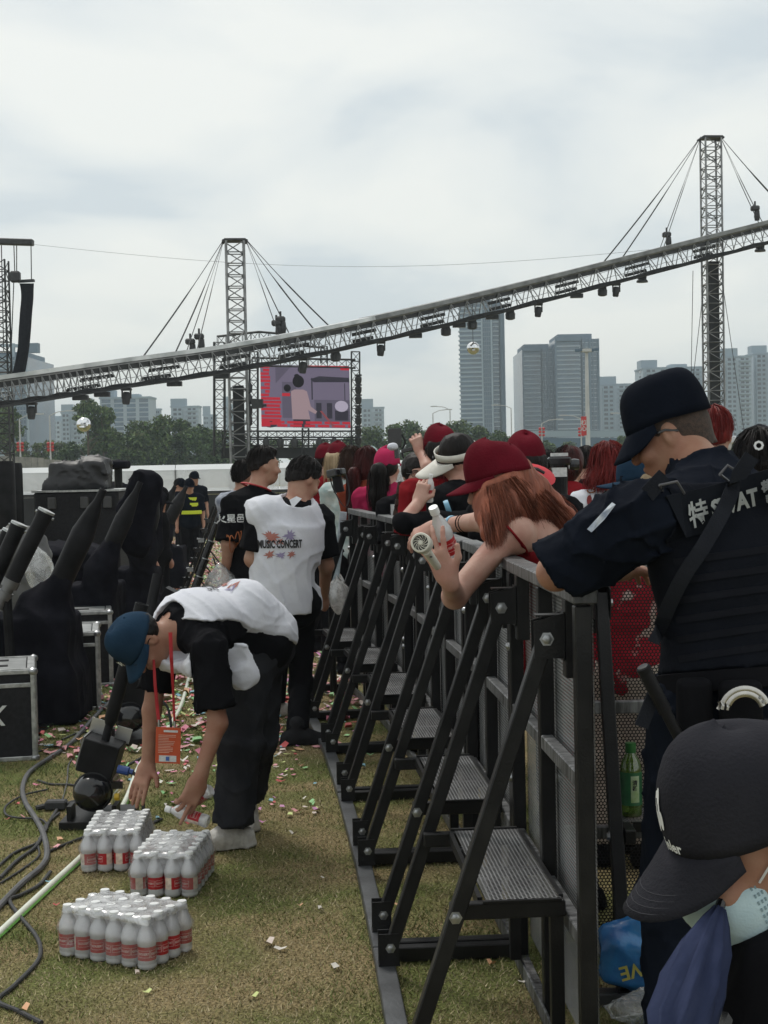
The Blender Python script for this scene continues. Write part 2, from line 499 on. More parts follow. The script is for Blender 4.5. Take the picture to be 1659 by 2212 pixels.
    def mesh(s):
        D, lo, n = s.grid(); res = s.res
        D[0], D[-1], D[:, 0], D[:, -1], D[:, :, 0], D[:, :, -1] = (np.maximum(q, res) for q in (D[0], D[-1], D[:, 0], D[:, -1], D[:, :, 0], D[:, :, -1]))
        S = D < 0
        c = sum(S[i:n[0] - 1 + i, j:n[1] - 1 + j, k:n[2] - 1 + k].astype(np.int8) for i, j, k in _CORN)
        act = np.nonzero((c > 0) & (c < 8))
        idx = np.full(c.shape, -1, np.int32); idx[act] = np.arange(len(act[0]), dtype=np.int32)
        vals = np.stack([D[act[0] + i, act[1] + j, act[2] + k] for i, j, k in _CORN], 1)
        pos = np.zeros((len(act[0]), 3), np.float32); cnt = np.zeros(len(act[0]), np.float32)
        for a, b in _EDG:
            va, vb = vals[:, a], vals[:, b]; m = (va < 0) != (vb < 0)
            t = np.where(m, va / np.where(m, va - vb, 1), 0)
            p = _CORN[a] + t[:, None] * (_CORN[b] - _CORN[a]); pos += np.where(m[:, None], p, 0); cnt += m
        pos = (pos / cnt[:, None] + np.stack(act, 1)) * res + lo
        F = []
        for axis in range(3):
            o1, o2 = [i for i in range(3) if i != axis]
            s0 = [slice(0, n[i] - 1) if i == axis else slice(1, n[i] - 1) for i in range(3)]
            s1 = list(s0); s1[axis] = slice(1, n[axis])
            A, B = S[tuple(s0)], S[tuple(s1)]
            e = np.nonzero(A != B)
            g = [e[0] + (0 if axis == 0 else 1), e[1] + (0 if axis == 1 else 1), e[2] + (0 if axis == 2 else 1)]
            def cell(d1, d2):
                h = [x.copy() for x in g]; h[o1] -= d1; h[o2] -= d2
                return idx[h[0], h[1], h[2]]
            q = np.stack([cell(1, 1), cell(0, 1), cell(0, 0), cell(1, 0)], 1)
            fl = A[e] if axis != 1 else ~A[e]
            q = np.where(fl[:, None], q, q[:, ::-1]); F.append(q)
        F = np.concatenate(F); F = F[(F >= 0).all(1)]
        return pos, F

    def build(s, name, m, parent=None, org=(0, 0, 0), drop=None):
        v, f = s.mesh()
        if drop is not None:
            cen = v[f].mean(1); f = f[~drop(cen)]
        o = mesh_np(name, v, f, m, parent, True, None, org)
        return o

def bvh_of(o, org=(0, 0, 0)):
    """BVH of a mesh object whose coordinates are relative to org"""
    me = o.data; n = len(me.vertices); co = np.empty(n * 3, np.float32); me.vertices.foreach_get('co', co)
    co = co.reshape(-1, 3) + np.array(org, np.float32)
    return BVHTree.FromPolygons([tuple(c) for c in co], [tuple(p.vertices) for p in me.polygons])

def decal(name, vs_, fs_, o, xd, yd, bvh, m, parent, org, lift=0.003, subdiv=0, label=None):
    """lay flat shapes (local XY) onto a surface: start at o, axes xd, yd, dropped along -(xd x yd)"""
    xd, yd = Vector(xd).normalized(), Vector(yd).normalized(); n = xd.cross(yd).normalized()
    if subdiv:
        bm = bmesh.new(); bvs = [bm.verts.new(v) for v in vs_]
        for f in fs_:
            try: bm.faces.new([bvs[i] for i in f])
            except ValueError: pass
        bmesh.ops.subdivide_edges(bm, edges=bm.edges[:], cuts=subdiv, use_grid_fill=True)
        bm.verts.index_update(); vs_ = [tuple(v.co) for v in bm.verts]; fs_ = [tuple(v.index for v in f.verts) for f in bm.faces]; bm.free()
    out = []; last = None
    for a, b, *_ in vs_:
        p = Vector(o) + xd * a + yd * b
        hit = bvh.ray_cast(p + n * 0.35, -n, 0.9)
        q = hit[0] + n * lift if hit[0] is not None else (p + n * (last if last is not None else 0))
        if hit[0] is not None: last = (q - p).dot(n)
        out.append(q)
    mb = MB(org); mb.add(out, fs_)
    return mb.build(name, m, parent, label=label)
# ------------------------------------------------------------------ the lawn
def lawn():
    ys = [-4, 0, 2, 4, 6, 8] + list(np.linspace(9, 52, 30)) + [70, 120, 250, 600, 1100, 1900]
    xs = [-1200, -600, -150, -60] + list(np.linspace(-30, 30, 31)) + [60, 150, 600, 1200]
    vs_ = [(x, y, ground_z(y)) for y in ys for x in xs]
    n = len(xs)
    fs_ = [(j * n + i, j * n + i + 1, (j + 1) * n + i + 1, (j + 1) * n + i) for j in range(len(ys) - 1) for i in range(n - 1)]
    m = bpy.data.materials.new('lawn'); m.use_nodes = True
    nd, l = m.node_tree.nodes, m.node_tree.links
    b = nd['Principled BSDF']; b.inputs['Roughness'].default_value = 0.95; b.inputs['Specular IOR Level'].default_value = 0.1
    tc = nd.new('ShaderNodeTexCoord')
    def noise(sc, det=5, dist=0.0):
        q = nd.new('ShaderNodeTexNoise'); q.inputs['Scale'].default_value = sc; q.inputs['Detail'].default_value = det
        q.inputs['Distortion'].default_value = dist; l.new(tc.outputs['Object'], q.inputs['Vector']); return q
    def ramp(src, a, b_, pa, pb):
        q = nd.new('ShaderNodeValToRGB'); e = q.color_ramp.elements
        e[0].position, e[1].position, e[0].color, e[1].color = pa, pb, (*a, 1), (*b_, 1)
        l.new(src, q.inputs[0]); return q
    big, fine = noise(1.7, 6, 0.6), noise(90, 8)
    r1 = ramp(big.outputs['Fac'], (0.30, 0.245, 0.145), (0.155, 0.18, 0.068), 0.42, 0.60)
    r2 = ramp(fine.outputs['Fac'], (0.35, 0.33, 0.30), (1.35, 1.30, 1.15), 0.33, 0.68)
    mx = nd.new('ShaderNodeMixRGB'); mx.blend_type = 'MULTIPLY'; mx.inputs[0].default_value = 1
    l.new(r1.outputs[0], mx.inputs[1]); l.new(r2.outputs[0], mx.inputs[2]); l.new(mx.outputs[0], b.inputs['Base Color'])
    bp = nd.new('ShaderNodeBump'); bp.inputs['Strength'].default_value = 0.9; bp.inputs['Distance'].default_value = 0.02
    l.new(fine.outputs['Fac'], bp.inputs['Height']); l.new(bp.outputs[0], b.inputs['Normal'])
    mb = MB(); mb.add(vs_, fs_)
    return mb.build('ground', m, kind='structure', smooth='all', label='mown dry lawn of the field, brown and green')
lawn()

GR = np.random.default_rng(5)
def field(x, y, s, seed):
    """cheap smooth noise in [0,1] for clumping"""
    r = np.random.default_rng(seed); t = np.zeros_like(x)
    for _ in range(5):
        a, b, c = r.normal(0, s), r.normal(0, s), r.uniform(0, 6.28)
        t += np.sin(a * x + b * y + c)
    return 1 / (1 + np.exp(-1.1 * t))

def grass():
    N = 185000
    d = 3.9 + 9.1 * GR.random(N) ** 1.5
    x = (GR.random(N) - 0.5) * 0.54 * d + 0.02
    keep = x < 0.72
    x, y = x[keep], d[keep]
    n = len(x)
    g = field(x, y, 2.3, 11) * 0.65 + field(x, y, 7.0, 12) * 0.35
    h = (0.007 + 0.013 * GR.random(n) ** 1.6) * (0.55 + 0.95 * g)
    tall = (GR.random(n) < 0.006) & (g > 0.55); h[tall] *= 2.4
    w = 0.0011 + 0.0012 * GR.random(n) + 0.00012 * y
    an = GR.random(n) * 2 * np.pi; ln = GR.random(n) * 2 * np.pi; lean = (0.5 + 1.3 * GR.random(n)) * h
    z = np.where(y < 9, 0, -0.016 * (y - 9))
    cx, sx = np.cos(an) * w, np.sin(an) * w
    v0 = np.stack([x - cx, y - sx, z - 0.002], 1); v1 = np.stack([x + cx, y + sx, z - 0.002], 1)
    v2 = np.stack([x + np.cos(ln) * lean, y + np.sin(ln) * lean, z + h], 1)
    verts = np.stack([v0, v1, v2], 1).reshape(-1, 3)
    faces = np.arange(3 * n).reshape(-1, 3)
    rr = GR.random(n) * 0.7 + (1 - g) * 0.75
    mi = np.digitize(rr, [0.38, 0.62, 0.86, 1.12])
    ms = [mat('blade%d' % i, c, 0.8, 0, c, spec=0.2, island=0.35) for i, c in enumerate(
        [(0.085, 0.125, 0.038), (0.155, 0.185, 0.058), (0.215, 0.21, 0.09), (0.34, 0.28, 0.16), (0.46, 0.385, 0.245)])]
    o = mesh_np('grass', verts, faces, ms, smooth=False, mi=mi)
    tag(o, 'short dry mown grass blades on the lawn', 'grass', kind='stuff')
grass()

CONF = [(0.62, 0.20, 0.28), (0.72, 0.34, 0.36), (0.74, 0.42, 0.24), (0.30, 0.58, 0.26), (0.58, 0.64, 0.25), (0.22, 0.42, 0.50),
        (0.66, 0.56, 0.50), (0.55, 0.10, 0.10), (0.70, 0.66, 0.60), (0.62, 0.28, 0.50)]
conf_mats = [mat('confetti%d' % i, c, 0.7, 0, tuple(q * 0.8 for q in c), scale=30) for i, c in enumerate(CONF)]

def paper(x, y, sx, sy, an, curl, lift):
    z0 = ground_z(y) + 0.004 + lift
    ca, sa = math.cos(an), math.sin(an)
    vs_ = []
    for i, a in enumerate((-1, 0, 1)):
        for b in (-1, 1):
            px, py = a * sx + b * sy * 0.15, b * sy * (1 if a == 0 else 0.75)
            vs_.append((x + ca * px - sa * py, y + sa * px + ca * py, z0 + (abs(a) * curl * sx) + (0.3 * curl * sy if b > 0 else 0)))
    return vs_, [(0, 2, 3, 1), (2, 4, 5, 3)]

def confetti():
    # far carpet of paper: one mass
    N = 20000
    d = 8.3 + 37.5 * GR.random(N) ** 0.85
    u = -20 + 820 * GR.random(N)
    mb = MB()
    for i in range(N):
        y = d[i]; x = (u[i] - CX) / FPX * y
        dens = 0.55 if y < 10 else (0.8 if y < 15 else 1.0)
        if GR.random() > dens: continue
        mb.mi = int(GR.choice([0, 0, 1, 1, 1, 2, 3, 3, 4, 5, 6, 6, 7, 8, 9]))
        s = 0.018 + 0.030 * GR.random()
        mb.add(*paper(x, y, s, s * (0.4 + 0.4 * GR.random()), GR.random() * 6.28, GR.random() * 0.7, 0.004 * GR.random()))
    for i in range(420):        # thin scatter between machines and barrier
        y = 6.4 + 3.6 * GR.random() ** 0.7; uu = 150 + 520 * GR.random(); x = (uu - CX) / FPX * y
        mb.mi = int(GR.integers(0, 10)); s = 0.012 + 0.014 * GR.random()
        mb.add(*paper(x, y, s, s * 0.55, GR.random() * 6.28, GR.random() * 0.8, 0.006))
    mb.build('confetti', conf_mats, kind='stuff', label='mass of coloured paper confetti covering the far lawn', cat='confetti')
    # single scraps near enough to pick out: (u, v, colour, half length, label)
    spots = [(131, 1820, 2, .024, 'orange'), (118, 1836, 1, .026, 'salmon'), (150, 2001, 0, .016, 'pink'), (243, 1944, 6, .03, 'cream'),
             (122, 1961, 7, .012, 'red'), (106, 1910, 5, .014, 'blue'), (634, 1807, 8, .018, 'white'), (679, 1753, 4, .02, 'yellow'),
             (674, 1744, 3, .016, 'green'), (648, 1962, 2, .012, 'orange'), (606, 2056, 8, .02, 'white'), (728, 2097, 8, .02, 'white'),
             (318, 2150, 4, .016, 'yellow'), (298, 2112, 6, .014, 'tan'), (52, 2188, 2, .02, 'orange'), (548, 2160, 4, .018, 'yellow'),
             (1130, 2128, 8, .016, 'white'), (980, 2075, 8, .02, 'white'), (580, 2045, 6, .026, 'tan'), (693, 1970, 8, .014, 'white'),
             (700, 1902, 8, .012, 'white'), (536, 1752, 1, .022, 'salmon'), (447, 1725, 8, .02, 'white'), (55, 1772, 1, .02, 'salmon'),
             (38, 1742, 7, .016, 'red'), (80, 1700, 0, .02, 'pink'), (165, 1655, 1, .022, 'salmon'), (195, 1592, 3, .022, 'green'),
             (190, 1558, 0, .02, 'pink'), (240, 1552, 8, .02, 'white'), (275, 1555, 1, .02, 'salmon'), (262, 1590, 5, .018, 'blue'),
             (15, 1775, 7, .014, 'red'), (112, 1640, 7, .014, 'red'), (205, 1666, 7, .016, 'red'), (245, 1675, 5, .018, 'blue'),
             (272, 1660, 3, .02, 'green'), (300, 1700, 2, .016, 'orange'), (356, 1720, 3, .02, 'green'), (386, 1742, 0, .02, 'pink'),
             (345, 1695, 8, .02, 'white'), (395, 1648, 8, .03, 'white'), (380, 1540, 3, .024, 'green'), (345, 1518, 0, .034, 'pink'),
             (400, 1512, 2, .02, 'orange'), (430, 1562, 0, .02, 'pink'), (365, 1573, 3, .026, 'green'), (415, 1600, 6, .02, 'cream'),
             (1062, 2090, 2, .016, 'orange'), (860, 1960, 2, .012, 'orange'), (905, 1850, 7, .014, 'red'), (785, 1660, 5, .02, 'blue'),
             (765, 1690, 4, .014, 'yellow'), (800, 1635, 3, .018, 'green'), (833, 2030, 8, .012, 'white'), (960, 2040, 7, .012, 'red')]
    cnt = {}
    def where(u, v, used):
        if u > 740: w = 'under the barrier, ' + ('near its first step' if v > 2000 else 'near its second step' if v > 1800 else 'farther along')
        elif u < 110 and v > 2100: w = 'in the lower left corner'
        elif u < 260 and v > 1850: w = 'beside the light tube and nearest pack'
        elif u < 130: w = 'among the cables at the left'
        elif u < 290: w = 'beside the confetti blowers'
        elif u < 450: w = 'behind the bending person hands' if v > 1600 else 'below the orange pass card' if v > 1530 else 'far behind the bending person'
        elif v > 2000: w = 'on open lawn near the bottom edge'
        elif v > 1780: w = 'on open lawn left of the barrier base'
        else: w = 'right behind the white sneakers' if u < 600 else 'beside the outer barrier base rail'
        used.append(w); n = used.count(w)
        return w + ('' if n == 1 else ', %s one' % ('second', 'third', 'fourth', 'fifth')[n - 2])
    for (u_, v_, c, s, nm) in spots:
        p = G(u_, v_)
        m2 = MB(); m2.add(*paper(0, 0, s, s * 0.55, rnd.random() * 6.28, 0.3 + rnd.random() * 0.6, 0.006 - ground_z(0)))
        o = m2.build('paper_scrap', conf_mats[c], label='single crumpled %s paper scrap %s' % (nm, where(u_, v_, cnt.setdefault(nm, []))), cat='paper scrap',
                     group='single %s paper scraps on the near grass' % nm)
        o.location = (p.x, p.y, ground_z(p.y))
confetti()
# ------------------------------------------------------------------ crowd barrier
def perforated(L, H, pitch=0.0115, r=0.0043):
    """hexagon-holed sheet in the local (s, z) plane: verts, quads"""
    p = pitch; ry = p * math.sqrt(3) / 2
    nx, nz = int(L / p), int(H / ry)
    R0 = p / math.sqrt(3)
    a = np.arange(6) * np.pi / 3 + np.pi / 6
    ci, cj = np.meshgrid(np.arange(nx), np.arange(nz), indexing='ij')
    cx = ((ci + 0.5 * (cj % 2) + 0.5) * p).ravel(); cz = ((cj + 0.5) * ry).ravel()
    n = len(cx)
    inn = np.stack([cx[:, None] + r * np.cos(a), np.zeros((n, 6)), cz[:, None] + r * np.sin(a)], 2)
    out = np.stack([cx[:, None] + R0 * np.cos(a), np.zeros((n, 6)), cz[:, None] + R0 * np.sin(a)], 2)
    verts = np.concatenate([inn, out], 1).reshape(-1, 3)
    base = (np.arange(n) * 12)[:, None]
    k = np.arange(6); k2 = (k + 1) % 6
    f = np.stack([base + k, base + k2, base + 6 + k2, base + 6 + k], 2).reshape(-1, 4)
    return verts, f

PL = 1.17            # panel length; local axes: +X along the run, +Y to the crew side, +Z up
TOPZ = 1.277
def hexbolt(mb, c, nrm, r=0.011):
    n = Vector(nrm).normalized()
    mb.lathe([(r * 1.45, 0), (r * 1.45, 0.002), (r, 0.0022), (r, 0.008), (r * 0.7, 0.0095), (0, 0.0095)], 6, c, n)

def make_panel(label, step_z=0.435, group='crowd barrier panels', hole=.0033, sheet=None):
    t = thing('crowd_barrier', label, 'barrier', group=group)
    L = PL - 0.012
    # perforated sheet
    vv, ff = perforated(L - 0.05, TOPZ - 0.12, 0.0115, hole)
    vv = vv + np.array([0.025, -0.030, 0.07])
    mesh_np('mesh_sheet', vv, ff, sheet or mat('sheet_steel', (0.30, 0.305, 0.31), 0.45, 0.2, (0.19, 0.195, 0.20), scale=5, bump=0.0), t, smooth=False)
    # posts
    for s in (0.021, L / 2, L - 0.021):
        MB().box((s, 0.0, (TOPZ - 0.042) / 2), (0.042, 0.042, TOPZ - 0.042)).build('post', black_steel, t, bevel=0.003)
    # rails: top, two middle, bottom
    mb = MB(); mb.box((L / 2, -0.006, TOPZ - 0.019), (L, 0.062, 0.038))
    mb.build('top_rail', worn_steel, t, bevel=0.004)
    for a, b in ((0.043, L / 2 - 0.022), (L / 2 + 0.022, L - 0.043)):
        for z in (0.80, 0.40):
            MB().box(((a + b) / 2, 0.002, z), (b - a, 0.034, 0.04)).build('cross_rail', worn_steel, t, bevel=0.003)
    MB().box((L / 2, 0.026, 0.026), (L - 0.01, 0.008, 0.05)).box((L / 2, 0.005, 0.006), (L, 0.05, 0.01)).build('bottom_rail', worn_steel, t, bevel=0.002)
    # base: outer rail, two cross tubes
    MB().box((L / 2, 0.445, 0.022), (L, 0.060, 0.04)).build('outer_base_rail', mat('base_steel', (.085, .09, .095), .42, .2, (.045, .047, .05), scale=7, detail=8, bump=.15, bscale=80), t, bevel=0.003)
    for s in (0.025, L - 0.025):
        MB().box((s, 0.218, 0.028), (0.042, 0.39, 0.045)).build('base_tube', black_steel, t, bevel=0.003)
    for s in (0.165, L - 0.165):
        MB().box((s, 0.0, 1.138), (0.05, 0.04, 0.2)).build('hanger_post', black_steel, t, bevel=0.003)
        # inclined brace between a foot bracket and a bracket under the top rail
        top, foot = V(s, 0.062, 1.155), V(s, 0.43, 0.085)
        d = (top - foot).normalized()
        MB().bar(foot - d * 0.03, top + d * 0.015, 0.040, 0.040, (1, 0, 0)).build('brace', black_steel, t, bevel=0.003)
        mb = MB()
        for e in (-0.0235, 0.0235):
            mb.slab([(s + e - 0.002, 0.022, 1.09), (s + e - 0.002, 0.100, 1.09), (s + e - 0.002, 0.100, 1.185), (s + e - 0.002, 0.022, 1.205)], (0.004, 0, 0))
        mb.box((s, 0.024, 1.145), (0.05, 0.004, 0.125)); mb.box((s, 0.06, 1.199), (0.046, 0.07, 0.004))
        mb.build('upper_bracket', black_steel, t)
        mb = MB()
        for e in (-0.0235, 0.0235):
            mb.box((s + e, 0.435, 0.092), (0.004, 0.062, 0.1))
        mb.box((s, 0.435, 0.044), (0.05, 0.066, 0.004))
        mb.build('foot_bracket', black_steel, t)
        for side in (-1, 1):
            mb = MB(); hexbolt(mb, (s + side * 0.0256, 0.43, 0.098), (side, 0, 0)); mb.build('bolt', bolt_metal, t, smooth=30)
            mb = MB(); hexbolt(mb, (s + side * 0.0256, 0.068, 1.14), (side, 0, 0), 0.013); mb.build('bolt', bolt_metal, t, smooth=30)
        # bar carrying the step
        so = s + (0.040 if s < 0.5 else -0.040)
        MB().box((so, 0.172, step_z), (0.034, 0.30, 0.042)).build('step_bar', black_steel, t, bevel=0.003)
        yb = 0.43 + (0.068 - 0.43) * (step_z + 0.0 - 0.098) / (1.14 - 0.098)
        mb = MB(); hexbolt(mb, (s - 0.0205 if s < 0.5 else s + 0.0205, yb, step_z), (-1 if s < 0.5 else 1, 0, 0), 0.012); mb.build('bolt', bolt_metal, t, smooth=30)
        MB().box((so, 0.045, step_z / 2 + 0.02), (0.03, 0.035, step_z - 0.07)).build('step_leg', black_steel, t, bevel=0.002)
    # step plate with oblong holes
    vv, ff = perforated(L - 0.38, 0.205, 0.0125, 0.0048)
    vv = np.stack([vv[:, 0] + 0.185, vv[:, 2] + 0.030, np.full(len(vv), step_z + 0.0225)], 1)
    st = mesh_np('step_plate', vv, ff, mat('step_steel', (0.30, 0.305, 0.31), 0.42, 0.4, (0.17, 0.17, 0.175), scale=4), t, smooth=False)
    mb = MB()
    for y in (0.028, 0.241):
        mb.box((L / 2, y, step_z + 0.012), (L - 0.45, 0.012, 0.03))
    for s in (0.190, L - 0.190):
        mb.box((s, 0.135, step_z + 0.0245), (0.014, 0.205, 0.006))
    mb.box((L / 2, 0.135, step_z - 0.004), (0.03, 0.2, 0.02))
    mb.build('step_rim', black_steel, st)
    # dome bolts that lock neighbours together
    for z in (1.00, 0.62, 0.58):
        mb = MB(); mb.lathe([(0.014, 0), (0.013, 0.006), (0.008, 0.011), (0, 0.012)], 10, (L - 0.021, 0.0215, z), (0, 1, 0)); mb.build('bolt', bolt_metal, t, smooth=True)
    return t

# joints of the run on the lawn, near to far (it bends a little to the left)
J = [V(0.482, 3.72)]
for a in (-0.062, -0.072, -0.085, -0.100, -0.135, -0.16):
    J.append(J[-1] + V(math.sin(a), math.cos(a)) * PL)
ORD = ['nearest', 'second nearest', 'third nearest', 'fourth nearest', 'fifth nearest', 'farthest']
first = None
for i in range(6):
    d = J[i + 1] - J[i]
    lab = '%s black steel barrier panel with brace and step in the long run' % ORD[i]
    if first is None:
        t = first = make_panel(lab)
    else:
        t = copy_tree(first); t['label'] = lab
    t.location = (J[i].x, J[i].y, 0.0 if J[i].y < 9 else ground_z(J[i].y))
    t.rotation_euler = ((0, .004, -.003, .005, -.004, .003)[i], (0, -.002, .003, 0, .002, -.003)[i], math.atan2(d.y, d.x))

# the panels that turn off to the right behind the officer
for i in range(2):
    t = make_panel('black perforated barrier panel turned across, bottles on its step' if i == 0 else
                   'black perforated barrier panel hidden behind the police officer', 0.46, 'barrier panels turned across', .0047, black_steel)
    t.location = (0.50 + i * PL, 4.85, 0)
    t.rotation_euler = (0, 0, math.pi); t.location.x += PL
# ------------------------------------------------------------------ stage, trusses, screen
truss_dark = mat('truss_dark', (0.035, 0.036, 0.038), 0.5, 0.2, (0.02, 0.02, 0.022), scale=5)
truss_alu = mat('truss_alu', (0.30, 0.305, 0.31), 0.45, 0.6, (0.16, 0.165, 0.17), scale=3)
stage_white = mat('stage_white', (0.80, 0.82, 0.82), 0.30, 0, (0.68, 0.70, 0.71), scale=0.6)
stage_pvc = clear_mat('stage_pvc', (0.95, 0.96, 0.97), (0.90, 0.92, 0.92), 0.45, 0.6, 0.12, 0.7, 0.1, tl=.85)
skirt = mat('skirt', (0.028, 0.029, 0.032), 0.8, 0, (0.016, 0.016, 0.018), scale=1.2, bump=0.2, bscale=8)

def stage():
    t = thing('runway_stage', 'long white topped runway stage with clear front band and black skirt', 'stage', (0, 47, ground_z(47)))
    gz = ground_z(47)
    zt = 1.60 - gz      # top of deck in local z
    for i, x in enumerate(np.arange(-16, 24, 3.2)):
        MB().box((x + 1.6, 3.0, zt - 0.86), (3.18, 6.0, 0.10)).build('deck_panel', stage_white, t, bevel=0.01)
        MB().slab([(x + .01, 0, zt - .16), (x + 3.19, 0, zt - .16), (x + 3.19, .16, zt), (x + .01, .16, zt)], (0, .02, .0)).build('top_rail', stage_white, t)
        MB().box((x + 1.6, 0.06, zt - 0.48), (3.17, 0.03, 0.64)).build('clear_panel', stage_pvc, t)
        MB().box((x + 1.6, 0.03, zt - 0.87), (3.2, 0.08, 0.10)).build('trim_rail', truss_dark, t)
        MB().box((x + 1.6, 0.02, (zt - 0.93) / 2), (3.19, 0.05, zt - 0.93)).build('skirt_panel', skirt, t)
        if i % 2: MB().box((x, 0.10, zt - 0.45), (0.05, 0.05, 0.7)).build('support_post', truss_alu, t)
        if i % 3 != 1: MB().box((x + 1.9, 1.3, zt - 0.52), (0.75, 0.5, 0.55)).build('monitor_speaker', truss_dark, t, bevel=0.05)
        if i % 2: MB().box((x + 0.4, 2.3, zt - 0.55), (0.4, 0.4, 0.45)).build('monitor_speaker', truss_dark, t, bevel=0.05)
        MB().box((x + 1.6, 5.9, zt - 0.46), (3.17, 0.03, 0.62)).build('rear_panel', stage_pvc, t)
stage()

def lattice(mb, p0, p1, wx, wy, wz, r, step, n=4):
    """zigzag diagonals and rungs on the four faces of a box truss whose axis runs p0 -> p1"""
    L = (p1 - p0).length; z = (p1 - p0).normalized(); k = max(1, round(L / step))
    cs = [wx * a + wy * b for a, b in ((-1, -1), (1, -1), (1, 1), (-1, 1))]
    for i in range(k):
        a, b = p0 + z * (L * i / k), p0 + z * (L * (i + 1) / k)
        for q in range(4):
            c0, c1 = cs[q], cs[(q + 1) % 4]
            if i % 2: c0, c1 = c1, c0
            mb.tube(a + c0, b + c1, r, n=n, caps=False)
            mb.tube(a + c0, a + c1, r, n=n, caps=False)

def truss_tower(u_top, v_top, d, w, label, dark_below=None):
    top = W(u_top, v_top, d)
    base = V(top.x, top.y, ground_z(d))
    t = thing('truss_tower', label, 'truss tower', base)
    h = top.z - base.z; hw = w / 2
    X, Y = V(math.cos(.12), math.sin(.12), 0), V(-math.sin(.12), math.cos(.12), 0)
    for a, b in ((-1, -1), (1, -1), (1, 1), (-1, 1)):
        c = X * (a * hw) + Y * (b * hw)
        MB().tube(c, c + V(0, 0, h), 0.045, n=6).build('chord', truss_alu, t)
    mb = MB(); lattice(mb, V(0, 0, 0), V(0, 0, h), X * hw, Y * hw, None, 0.022, 0.42)
    mb.build('lattice', truss_alu, t, kind='stuff')
    mb = MB(); mb.box((0, 0, h + 0.04), (w + 0.14, w + 0.08, 0.08), (X, Y, V(0, 0, 1)))
    mb.build('head_block', truss_dark, t)
    for a in (-1, 1): MB().tube(V(0, 0, h) + X * (a * (hw + 0.1)) - Y * hw, V(0, 0, h) + X * (a * (hw + 0.1)) + Y * hw, 0.055, n=8).build('sheave', truss_dark, t)
    if dark_below:
        MB().box((0, 0, dark_below / 2), (w * 0.62, w * 0.62, dark_below), (X, Y, V(0, 0, 1))).build('cable_cover', mat('netting', (0.022, 0.023, 0.025), 0.8), t)
    return t, top

towL, topL = truss_tower(507, 522, 57, 0.66, 'square lattice truss tower standing beside the video screen', 5.2)
towR, topR = truss_tower(1535, 300, 66, 0.70, 'tall lattice truss tower rising at the far end of the sloping beam', 10.6)

